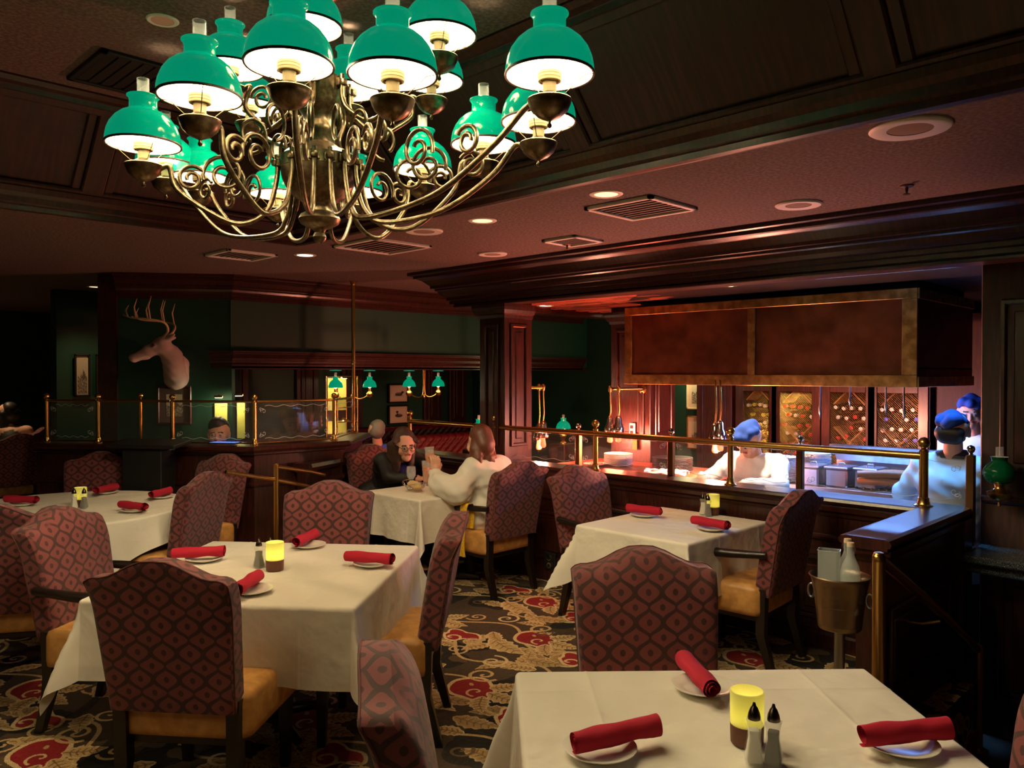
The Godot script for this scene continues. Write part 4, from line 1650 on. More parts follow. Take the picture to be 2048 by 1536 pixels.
	obj("curved_splashback", st, M.steel, t)
	t = thing("prep_shelf", "narrow steel prep shelf below the glass guard in front of the cook", "shelf", Vector3(-2.92, LOW, -5.06))
	st = tool()
	bx(st, -0.4, 1.16, -0.14, 0.4, 1.2, 0.13, 0.004)
	obj("shelf_top", st, M.steel, t)
	st = tool()
	bx(st, -0.38, 0.0, 0.08, 0.38, 1.16, 0.12, 0.004)
	obj("panel", st, M.steel, t)
	t = thing("steel_tray", "shallow steel tray beside the cook in white", "tray", Vector3(-2.62, 0.84, -5.05))
	st = tool()
	bx(st, -0.09, 0.0, -0.08, 0.09, 0.004, 0.08, 0.0)
	for s in [-1, 1]:
		bx(st, s * 0.09 - 0.003, 0.0, -0.083, s * 0.09 + 0.003, 0.022, 0.083, 0.001)
		bx(st, -0.09, 0.0, s * 0.08 - 0.003, 0.09, 0.022, s * 0.08 + 0.003, 0.001)
	obj("pan", st, M.steel, t)
	# logs
	for i in 6:
		st = tool()
		tube(st, [Vector3(-0.17, 0, 0), Vector3(0, 0.006, 0.005), Vector3(0.17, 0, 0)], [0.028, 0.031, 0.027], 6)
		var lg = obj("split_log", st, M.pine)
		lg.position = Vector3(-2.19 + (i % 3) * 0.015, 0.815 + 0.03 + (i / 3) * 0.055, -6.1 - (i % 3) * 0.06)
		lg.rotation.y = 0.25 + i * 0.05
		tag(lg, "split firewood log in the pile beside the cook with blue coat", "log", "firewood logs")
	# steel containers with lids
	for i in 3:
		t = thing("steel_container", "lidded steel food container standing on the grill range", "container", Vector3(-2.72 + i * 0.2, 0.78, -6.12 - 0.05 * i), 0, "lidded steel containers")
		st = tool()
		cbox(st, Vector3(0, 0.07, 0), Vector3(0.17, 0.14, 0.22), 0.012)
		obj("body", st, M.steel, t)
		st = tool()
		cbox(st, Vector3(0, 0.148, 0), Vector3(0.185, 0.018, 0.24), 0.006)
		tube(st, [Vector3(-0.03, 0.155, 0), Vector3(-0.02, 0.178, 0), Vector3(0.02, 0.178, 0), Vector3(0.03, 0.155, 0)], 0.005, 6)
		obj("lid", st, M.steel, t)
	# plates
	plates_stack("white dinner plate in the stack under the heat lamps", Vector3(-4.37, 0.822, -5.78), 9, 0.13, M.porcelain)
	plates_stack("wide dark plate in the stack beside the towel", Vector3(-3.78, 0.822, -5.75), 10, 0.17, M.black_plate)
	plates_stack("pale dinner plate in the tall stack behind the cook in white", Vector3(-2.98, 0.78, -6.1), 17, 0.135, M.plate_rack)
	plates_stack("pale side plate in the tall stack next to the lidded steel containers", Vector3(-2.8, 0.78, -6.36), 19, 0.11, M.plate_rack)
	t = thing("served_plate", "white plate of food waiting on the pass counter", "plate", Vector3(-4.5, 0.823, -5.62))
	put("plate", plate_mesh, M.porcelain, t).scale = Vector3(1.3, 1.1, 1.3)
	st = tool()
	for i in 9:
		var an := i * 2.4
		lathe(st, [[0.0, 0.0], [0.018, 0.006], [0.02, 0.014], [0.0, 0.026]], 8, Vector3(cos(an) * 0.012 * sqrt(i) * 1.6, 0.009, sin(an) * 0.012 * sqrt(i) * 1.6))
	obj("food", st, M.bread, t)
	# towel
	st = tool()
	var rows := []
	for i in 12:
		var row := []
		for j in 12:
			var u := i / 11.0 - 0.5
			var v := j / 11.0 - 0.5
			row.append(Vector3(u * 0.34, 0.012 + 0.035 * absf(sin(u * 9.0 + v * 4.0)) * (1.0 - absf(v)) + 0.02 * sin(v * 11.0) * sin(v * 11.0), v * 0.24))
		rows.append(row)
	loft(st, rows, false, false, 1)
	var tw = obj("kitchen_towel", st, M.towel)
	tw.position = Vector3(-3.62, 0.822, -5.42)
	tw.rotation.y = 0.4
	tag(tw, "crumpled white kitchen towel beside the dark plates", "towel")
	# white order slip on the cap
	st = tool()
	bx(st, -0.19, 0.0, -0.035, 0.19, 0.003, 0.035, 0.0)
	var slip = obj("order_slip", st, M.porcelain)
	slip.position = Vector3(-3.72, 0.8215, -5.2)
	slip.rotation.y = -0.1
	tag(slip, "white paper order slip lying behind the glass guard", "paper")
	# heat lamps
	heat_lamp("heat_lamp", "pair of chrome heat lamps on brass arm fixed to the back pillar", [Vector3(-4.558, 1.10, -5.9), Vector3(-4.46, 1.11, -5.9)], Vector3(-4.5, 1.505, -5.9), Vector3(-4.4, 1.505, -6.19), 0.6, false, Color(1.0, 0.40, 0.28))
	heat_lamp("heat_lamp", "pair of chrome heat lamps on brass arm beside the panelled column", [Vector3(-4.96, 1.06, -5.42), Vector3(-5.05, 1.03, -5.46)], Vector3(-5.0, 1.52, -5.44), Vector3(-5.0, 1.52, -5.1), 0.7)
	heat_lamp("heat_lamp", "pair of chrome heat lamps hanging straight from the hood over the cook", [Vector3(-3.354, 1.10, -5.72), Vector3(-3.3, 1.12, -5.7)], Vector3(-3.33, 1.6, -5.71), Vector3(-3.33, 1.6, -5.71), 2.4, true)
	# added lamp, its narrow beam set to brighten the cook alone
	t = thing("added_cook_lamp", "added small steel lamp brightening the cook in white", "lamp", Vector3(-2.9, 2.271, -5.12))
	st = tool()
	lathe(st, [[0.06, 0.0], [0.055, 0.01], [0.03, 0.012], [0.0, 0.013]], 16)
	obj("reflector", st, M.steel, t)
	st = tool()
	lathe(st, [[0.0, -0.002], [0.04, 0.0], [0.045, 0.006], [0.0, 0.009]], 14)
	obj("light_bulb", st, M.bulb, t)
	var sp := SpotLight3D.new()
	sp.name = "added_cook_lamp_light"
	sp.light_color = Color(1.0, 0.88, 0.78)
	sp.light_energy = 9.0
	sp.spot_angle = 24
	sp.light_size = 0.04
	sp.shadow_enabled = true
	sp.spot_range = 20
	sp.spot_attenuation = 2
	add_child(sp, true)
	sp.position = Vector3(-2.9, 2.265, -5.12)
	sp.rotation = Vector3(-PI / 2 + 0.25, 0, 0)
	# cool strip light fixed behind the header, over the right end of the counter
	t = thing("strip_light", "cool white strip light fixed behind the header above the corner post", "strip light", Vector3(-1.85, 2.282, -5.12))
	st = tool()
	bx(st, -0.45, -0.006, -0.03, 0.45, 0.002, 0.03, 0.002)
	obj("housing", st, M.white_plastic, t)
	st = tool()
	tube(st, [Vector3(-0.42, -0.009, 0), Vector3(0.42, -0.009, 0)], 0.006, 10)
	obj("light_tube", st, M.tube_cool, t)
	for k in 2:
		var ar := SpotLight3D.new()
		ar.name = "strip_light_spot"
		ar.light_color = Color(0.36, 0.72, 1.0)
		ar.light_energy = 3.6
		ar.spot_angle = 27
		ar.spot_angle_attenuation = 0.5
		ar.light_size = 0.12
		ar.shadow_enabled = true
		ar.spot_range = 20
		ar.spot_attenuation = 2
		add_child(ar, true)
		ar.position = Vector3(-1.55 - k * 0.55, 2.262, -5.12)
		ar.rotation.x = -PI / 2 + 0.16
	# fire alarm box and red notice on the pillar
	t = thing("wall_switch_box", "small pale switch box on the red-lit pillar", "switch box", Vector3(-4.5, 1.12, -6.17))
	st = tool()
	bx(st, -0.03, -0.06, -0.01, 0.03, 0.06, 0.012, 0.004)
	obj("box", st, M.white_plastic, t)
	st = tool()
	bx(st, -0.018, 0.008, 0.012, 0.018, 0.04, 0.016, 0.002)
	bx(st, -0.018, -0.044, 0.012, 0.018, -0.012, 0.016, 0.002)
	obj("socket_plate", st, M.black, t)
	st = tool()
	bx(st, -0.025, -0.05, -0.002, 0.025, 0.05, 0.002, 0.0)
	var rt = obj("hang_tag", st, M.red_tag)
	rt.position = Vector3(-4.47, 0.98, -6.165)
	tag(rt, "orange tag hanging below the switch box on the pillar", "tag")
	# wine cabinets
	var cab := [[-4.34, -4.04], [-3.92, -3.57], [-3.38, -3.03], [-2.92, -2.55]]
	var names := ["wine cabinet beside the green wall", "second wine cabinet from the green wall", "third wine cabinet from the green wall", "wine cabinet farthest from the green wall"]
	st = tool()
	lathe(st, [[0.0, 0.0], [0.036, 0.002], [0.038, 0.02], [0.038, 0.19], [0.03, 0.22], [0.015, 0.245], [0.0145, 0.26]], 14, Vector3.ZERO, Basis(Vector3.RIGHT, PI / 2))
	var bottle_mesh := bake(st)
	st = tool()
	lathe(st, [[0.0148, 0.245], [0.017, 0.3], [0.019, 0.302], [0.019, 0.312], [0.0, 0.314]], 12, Vector3.ZERO, Basis(Vector3.RIGHT, PI / 2))
	var foil_mesh := bake(st)
	for i in 4:
		var cx: float = (cab[i][0] + cab[i][1]) / 2
		var w: float = cab[i][1] - cab[i][0]
		t = thing("wine_cabinet", "dark wooden wine cabinet with grille, " + ["beside the green strip of wall", "second from the green wall", "third from the green wall", "next to the cook in the blue coat"][i], "cabinet", Vector3(cx, LOW, -8.0), 0, "wine cabinets along the kitchen back wall")
		st = tool()
		bx(st, -w / 2 - 0.1, 0.0, -0.45, w / 2 + 0.1, 2.2, -0.42, 0.0)
		bx(st, -w / 2 - 0.1, 0.0, -0.45, -w / 2 - 0.06, 2.2, 0.0, 0.0)
		bx(st, w / 2 + 0.06, 0.0, -0.45, w / 2 + 0.1, 2.2, 0.0, 0.0)
		bx(st, -w / 2 - 0.1, 2.16, -0.45, w / 2 + 0.1, 2.2, 0.0, 0.0)
		obj("carcass", st, M.mahogany_matt, t)
		st = tool()
		bx(st, -w / 2 - 0.09, 0.02, -0.01, -w / 2, 2.18, 0.02, 0.004)
		bx(st, w / 2, 0.02, -0.01, w / 2 + 0.09, 2.18, 0.02, 0.004)
		bx(st, -w / 2, 1.82, -0.01, w / 2, 2.18, 0.02, 0.004)
		bx(st, -w / 2, 0.02, -0.01, w / 2, 0.6, 0.02, 0.004)
		var door = obj("door", st, M.mahogany, t)
		st = tool()
		tube(st, [Vector3(w / 2 + 0.045, 1.1, 0.02), Vector3(w / 2 + 0.045, 1.1, 0.045), Vector3(w / 2 + 0.045, 1.25, 0.045), Vector3(w / 2 + 0.045, 1.25, 0.02)], 0.006, 6)
		obj("door_handle", st, M.brass, door)
		st = tool()
		var span := w + 1.22
		var k := -1.22
		while k < w:
			var p0 := Vector2(k, 0.0)
			var p1 := Vector2(k + 1.22, 1.22)
			if p0.x < 0:
				p0 = Vector2(0, -k)
			if p1.x > w:
				p1 = Vector2(w, w - k)
			if p1.x > p0.x + 0.01:
				tube(st, [Vector3(-w / 2 + p0.x, 1.82 - p0.y, 0.0), Vector3(-w / 2 + p1.x, 1.82 - p1.y, 0.0)], 0.0022, 4, false)
			k += 0.022
		obj("grille", st, M.brass, door)
		for s in [-1, 1]:
			for e in [0.35, 0.95]:
				st = tool()
				var q := Vector3(0, 1.2 + e * 0.9 - 0.2, -0.14)
				cbox(st, q, Vector3(w * 1.25, 0.014, 0.24), 0.002, Basis(Vector3.BACK, s * PI / 4))
				obj("shelf_board", st, M.pine, t)
		var foils: Array = [["foil_gold", "foil_white"], ["foil_red", "foil_white"], ["foil_white", "foil_red"], ["foil_white", "foil_blue"]][i]
		for r in 9:
			for c in 4:
				if rng.randf() < 0.14:
					continue
				var fo: String = (foils[1] if rng.randf() < 0.3 else foils[0]) if r > 1 or rng.randf() < 0.5 else "foil_black"
				var bt = thing("wine_bottle", "wine bottle with %s foil lying in the %s" % [fo.substr(5), names[i]], "bottle", Vector3(cx - w / 2 + 0.05 + c * (w - 0.1) / 3.0 + rng.randf_range(-0.01, 0.01) + (0.02 if r % 2 else -0.02), 0.52 + r * 0.098 + rng.randf_range(-0.012, 0.012), -8.34), 0, "wine bottles in the " + names[i])
				put("glass", bottle_mesh, M.bottle_dark, bt)
				put("foil_cap", foil_mesh, M[fo], bt)
	# dark panelling over and beside the cabinets
	st = tool()
	bx(st, -4.95, LOW, -8.55, -4.5, 2.2, -8.02, 0.01)
	bx(st, -4.5, 1.86, -8.55, -2.3, 2.2, -7.99, 0.01)
	bx(st, -2.4, LOW, -8.55, -1.0, 2.2, -8.0, 0.01)
	var kw = struct("wall_wine", st, M.mahogany_matt)
	panels(kw, Vector3(-4.95, 0, -8.02), Vector3.RIGHT, Vector3.BACK, 0.45, 0.3, 1.8, 1, M.mahogany)
	# added downlight, put in the aisle to brighten the wine cabinets
	downlight(Vector3(-3.4, 2.30, -7.4), M.downlight, 3.2, Color(1.0, 0.86, 0.66), "added downlight brightening the wine cabinets behind the hood", 0.055, 65.0)
	# framed prints on the green kitchen wall
	frame_print(Vector3(-5.27, 1.42, -8.57), 0.0, 0.3, 0.42, "framed", "framed print in pale frame on the green wall behind the pillar", 31, M.paper, M.pale_frame)
	frame_print(Vector3(-5.27, 0.92, -8.57), 0.0, 0.3, 0.42, "framed", "lower framed print in gilt frame on the green wall behind the pillar", 32, M.paper, M.brass)
	var pl := OmniLight3D.new()
	pl.name = "picture_lamp_light"
	pl.light_color = Color(1.0, 0.95, 0.7)
	pl.light_energy = 0.25
	pl.light_size = 0.03
	pl.shadow_enabled = true
	pl.omni_range = 20
	pl.omni_attenuation = 2
	add_child(pl, true)
	pl.position = Vector3(-5.27, 1.78, -8.35)
	t = thing("picture_lamp", "slim brass picture lamp over the pale framed print", "lamp", Vector3(-5.27, 1.78, -8.35))
	st = tool()
	tube(st, [Vector3(-0.1, 0, 0), Vector3(0.1, 0, 0)], 0.012, 8)
	obj("light_tube", st, M.bulb, t)
	st = tool()
	tube(st, [Vector3(0, 0.005, 0), Vector3(0, 0.03, -0.08), Vector3(0, -0.02, -0.22)], 0.006, 6)
	obj("arm", st, M.brass, t)

func print_texture(seed_: int, ink: Color, paper: Color) -> ImageTexture:
	var r := RandomNumberGenerator.new()
	r.seed = seed_
	var f := noise(0.06, FastNoiseLite.TYPE_SIMPLEX, seed_)
	var im := Image.create(48, 64, false, Image.FORMAT_RGB8)
	for y in 64:
		for x in 48:
			var hor := 34 + 8.0 * f.get_noise_2d(x * 1.3, 7)
			var v := 0.08 + 0.1 * f.get_noise_2d(x * 4.0, y * 4.0)
			if y > hor:
				v = 0.45 + 0.5 * f.get_noise_2d(x * 2.0, y * 3.0)
			var tree := 22 + 10.0 * f.get_noise_2d(x * 2.5, 90)
			if y > tree + absf(x - 30) * 0.9 and y < hor + 4:
				v = 0.7
			im.set_pixel(x, y, paper.lerp(ink, clampf(v, 0, 1)))
	return ImageTexture.create_from_image(im)

func duck_texture(kind: int) -> ImageTexture:
	var im := Image.create(64, 52, false, Image.FORMAT_RGB8)
	var paper := rgb(214, 204, 176)
	im.fill(paper)
	for y in 52:
		for x in 64:
			var c := paper
			var body := Vector2((x - 33) / 17.0, (y - 29) / 7.5).length()
			var head := Vector2((x - (50 if kind == 0 else 26)) / 5.5, (y - (21 if kind == 0 else 14)) / 4.5).length()
			var neck := Vector2((x - (46 if kind == 0 else 27)) / 4.0, (y - 25) / 6.0).length()
			if body < 1.0:
				c = rgb(70, 58, 44) if y > 27 else rgb(120, 104, 80)
			if head < 1.0 or neck < 1.0:
				c = rgb(34, 40, 34)
			if kind == 0 and y > 35 and y < 38 and x > 12 and x < 56:
				c = rgb(150, 146, 130)
			im.set_pixel(x, y, c)
	return ImageTexture.create_from_image(im)

func frame_print(at: Vector3, turn: float, w: float, h: float, called: String, label: String, seed_: int, board: Material, frame: Material, tex = null, border := 0.05):
	var t = thing(called + "_print", label, "picture", at, turn)
	var st := tool()
	for s in [-1, 1]:
		cbox(st, Vector3(s * (w / 2 - 0.011), 0, 0.01), Vector3(0.022, h, 0.024), 0.005)
		cbox(st, Vector3(0, s * (h / 2 - 0.011), 0.01), Vector3(w, 0.022, 0.024), 0.005)
	obj("frame", st, frame, t)
	st = tool()
	bx(st, -w / 2 + 0.02, -h / 2 + 0.02, -0.004, w / 2 - 0.02, h / 2 - 0.02, 0.006, 0.0)
	obj("mat_board", st, board, t)
	var m := StandardMaterial3D.new()
	m.resource_name = "print_%d" % seed_
	m.albedo_texture = tex if tex else print_texture(seed_, rgb(44, 38, 32), rgb(206, 196, 168))
	m.roughness = 0.6
	var p = put("picture", picture_quad(w - 0.04 - 2 * border, h - 0.04 - 2 * border), m, t)
	p.position.z = 0.0075
	return t

# ---------- figures: distance fields of tapered bones meshed as surface nets ----------
# bone: [a, b, ra, rb, colour]
func field_mesh(st: SurfaceTool, bones: Array, cell: float, blend: float, fold := 0.0):
	var lo := Vector3(1e9, 1e9, 1e9)
	var hi := -lo
	for b in bones:
		var r: float = maxf(b[2], b[3]) + blend + cell * 4
		for p in [b[0], b[1]]:
			lo = lo.min(p - Vector3(r, r, r))
			hi = hi.max(p + Vector3(r, r, r))
	var nx := int((hi.x - lo.x) / cell) + 2
	var ny := int((hi.y - lo.y) / cell) + 2
	var nz := int((hi.z - lo.z) / cell) + 2
	var F := PackedFloat32Array()
	F.resize(nx * ny * nz)
	F.fill(1.0)
	var N := PackedFloat32Array()
	N.resize(nx * ny * nz)
	N.fill(1.0)
	var I := PackedByteArray()
	I.resize(nx * ny * nz)
	for bi in bones.size():
		var b = bones[bi]
		var A: Vector3 = b[0]
		var ra: float = b[2]
		var rb: float = b[3]
		var ab: Vector3 = b[1] - A
		var l2 := maxf(ab.length_squared(), 1e-9)
		var m := blend + cell * 3.4
		var r := maxf(ra, rb) + m
		var l := (A.min(b[1]) - Vector3(r, r, r) - lo) / cell
		var h := (A.max(b[1]) + Vector3(r, r, r) - lo) / cell
		for k in range(maxi(0, int(l.z)), mini(nz - 1, int(h.z) + 1) + 1):
			for j in range(maxi(0, int(l.y)), mini(ny - 1, int(h.y) + 1) + 1):
				var n := (k * ny + j) * nx
				for i in range(maxi(0, int(l.x)), mini(nx - 1, int(h.x) + 1) + 1):
					var p := lo + Vector3(i, j, k) * cell - A
					var t := clampf(p.dot(ab) / l2, 0.0, 1.0)
					var d := (p - ab * t).length() - lerpf(ra, rb, t)
					if fold > 0.0:
						var w := p + A
						d += fold * (sin(w.x * 46.0 + w.y * 31.0) * sin(w.z * 41.0 - w.y * 23.0 + sin(w.x * 19.0) * 1.5) + 0.5 * sin(w.y * 70.0 + w.x * 30.0 + w.z * 45.0))
					if d < m:
						var f := F[n + i]
						var q := maxf(blend - absf(f - d), 0.0)
						F[n + i] = minf(f, d) - q * q / (4.0 * blend)
						if d < N[n + i]:
							N[n + i] = d
							I[n + i] = bi
	# one vertex in each cell that the surface crosses
	var vid := {}
	var verts := []
	var cols := []
	var off := [0, 1, nx, nx + 1, nx * ny, nx * ny + 1, nx * ny + nx, nx * ny + nx + 1]
	var cor := [Vector3(0, 0, 0), Vector3(1, 0, 0), Vector3(0, 1, 0), Vector3(1, 1, 0), Vector3(0, 0, 1), Vector3(1, 0, 1), Vector3(0, 1, 1), Vector3(1, 1, 1)]
	var edges := [[0, 1], [2, 3], [4, 5], [6, 7], [0, 2], [1, 3], [4, 6], [5, 7], [0, 4], [1, 5], [2, 6], [3, 7]]
	var near := cell * 3.2
	for k in nz - 1:
		for j in ny - 1:
			var row := (k * ny + j) * nx
			for i in nx - 1:
				var n := row + i
				var f0 := F[n]
				if f0 > near or f0 < -near:
					continue
				var inside := 0
				for c in 8:
					if F[n + off[c]] < 0:
						inside += 1
				if inside == 0 or inside == 8:
					continue
				var s := Vector3.ZERO
				var cnt := 0
				for e in edges:
					var a := F[n + off[e[0]]]
					var bb := F[n + off[e[1]]]
					if (a < 0) != (bb < 0):
						s += cor[e[0]].lerp(cor[e[1]], a / (a - bb))
						cnt += 1
				vid[n] = verts.size()
				verts.append(lo + (Vector3(i, j, k) + s / cnt) * cell)
				cols.append(bones[I[n]][4])
	st.set_smooth_group(1)
	var ax := [1, nx, nx * ny]
	for n in vid:
		for d in 3:
			var o: int = ax[d]
			var u: int = ax[(d + 1) % 3]
			var v: int = ax[(d + 2) % 3]
			var a := F[n]
			var b := F[n + o]
			if (a < 0) == (b < 0):
				continue
			if not (vid.has(n - u) and vid.has(n - v) and vid.has(n - u - v)):
				continue
			var q := [vid[n], vid[n - u], vid[n - u - v], vid[n - v]]
			if a < 0:
				q.reverse()
			for t in [0, 1, 2, 0, 2, 3]:
				st.set_color(cols[q[t]])
				st.add_vertex(verts[q[t]])

func lin(r: int, g: int, b: int) -> Color:
	return Color8(r, g, b).srgb_to_linear()

func head_bones(c: Vector3, fwd: Vector3, up: Vector3, skin: Color, neck: Vector3, lips := Color8(150, 70, 66)) -> Array:
	var f := fwd.normalized()
	var rt := f.cross(up).normalized()
	var u := rt.cross(f).normalized()
	var dark := lin(36, 26, 22)
	var white := lin(190, 176, 166)
	var out := [
		[c + u * 0.035 - f * 0.015, c + u * 0.03 - f * 0.02, 0.088, 0.088, skin],
		[c + f * 0.02 - u * 0.01, c + f * 0.045 - u * 0.07, 0.07, 0.045, skin],
		[c + f * 0.045 - u * 0.08, c + f * 0.065 - u * 0.088, 0.034, 0.026, skin],
		[c + f * 0.086 + u * 0.012, c + f * 0.105 - u * 0.026, 0.009, 0.013, skin],
		[c - u * 0.05 - f * 0.02, neck, 0.052, 0.056, skin],
	]
	for s in [-1, 1]:
		out.append([c + f * 0.072 + rt * s * 0.033 + u * 0.004, c + f * 0.074 + rt * s * 0.033 + u * 0.004, 0.0125, 0.0125, white])
		out.append([c + f * 0.0845 + rt * s * 0.033 + u * 0.004, c + f * 0.085 + rt * s * 0.033 + u * 0.004, 0.0065, 0.0065, dark])
		out.append([c + f * 0.08 + rt * s * 0.018 + u * 0.026, c + f * 0.07 + rt * s * 0.05 + u * 0.026, 0.005, 0.004, dark])
		out.append([c + rt * s * 0.083 - f * 0.01 + u * 0.015, c + rt * s * 0.085 - f * 0.008 - u * 0.02, 0.014, 0.011, skin])
		out.append([c + f * 0.055 + rt * s * 0.042 - u * 0.022, c + f * 0.05 + rt * s * 0.044 - u * 0.03, 0.028, 0.026, skin])
	var lp := lips.srgb_to_linear()
	out.append([c + f * 0.083 - u * 0.052 - rt * 0.018, c + f * 0.083 - u * 0.052 + rt * 0.018, 0.008, 0.008, lp])
	return out

# wrist w, fingers pointing d, palm facing p; curl 0 flat .. 1 fist
func hand_bones(w: Vector3, d: Vector3, p: Vector3, curl: float, skin: Color, side := 1.0) -> Array:
	d = d.normalized()
	var x := d.cross(p).normalized()
	p = x.cross(d).normalized()
	var out := [[w, w + d * 0.03, 0.026, 0.03, skin]]
	for i in 4:
		var o := (i - 1.5) * 0.02
		var k := w + d * 0.085 + x * o
		out.append([w + d * 0.02 + x * o * 0.8, k, 0.017, 0.012, skin])
		var len: float = [0.062, 0.076, 0.08, 0.07][i]
		var a := curl * 1.2
		var d1 := (d * cos(a) + p * sin(a))
		var d2 := (d * cos(a * 2.1) + p * sin(a * 2.1))
		out.append([k, k + d1 * len * 0.5, 0.0105, 0.0095, skin])
		out.append([k + d1 * len * 0.5, k + d1 * len * 0.5 + d2 * len * 0.5, 0.0095, 0.008, skin])
	var tb := w + d * 0.025 + x * side * 0.03
	var td := (d * 0.6 + x * side * 0.6 + p * (0.3 + curl * 0.5)).normalized()
	out.append([tb, tb + td * 0.035, 0.014, 0.011, skin])
	out.append([tb + td * 0.035, tb + td * 0.035 + (td + p * curl).normalized() * 0.03, 0.011, 0.009, skin])
	return out

func figure(label: String, groups: Array, base: Vector3):
	var t = thing("person", label, "person", base)
	var st := tool()
	for g in groups:
		var bones := []
		for b in g[0]:
			bones.append([b[0] - base, b[1] - base, b[2], b[3], b[4]])
		field_mesh(st, bones, g[1], g[2], g[3] if g.size() > 3 else 0.0)
	put("body", bake(st), M.person, t)
	return t

func hair(t, called: String, bones: Array, cell: float, blend: float, m: Material):
	var st := tool()
	var bs := []
	for b in bones:
		bs.append([b[0] - t.position, b[1] - t.position, b[2], b[3], Color.WHITE])
	field_mesh(st, bs, cell, blend, 0.0018 if called == "hair" else 0.0)
	return put(called, bake(st), m, t)

func V(x: float, y: float, z: float) -> Vector3:
	return Vector3(x, y, z)

func beret(t, c: Vector3, fwd: Vector3, top := Vector3.UP):
	var f := fwd.normalized()
	var r := f.cross(top).normalized()
	var u := r.cross(f).normalized()
	var bones := []
	for i in 9:
		var a := TAU * i / 9
		bones.append([c + u * 0.1 - f * 0.02, c + (f * cos(a) + r * sin(a)) * (0.07 + 0.012 * sin(a * 2.0 + 1.0)) + u * (0.078 + 0.016 * sin(a * 3.0) + 0.012 * cos(a)), 0.034, 0.034, 0])
	bones.append([c + u * 0.1, c - f * 0.09 + u * 0.08, 0.05, 0.04, 0])
	hair(t, "beret", bones, 0.008, 0.02, M.beret)

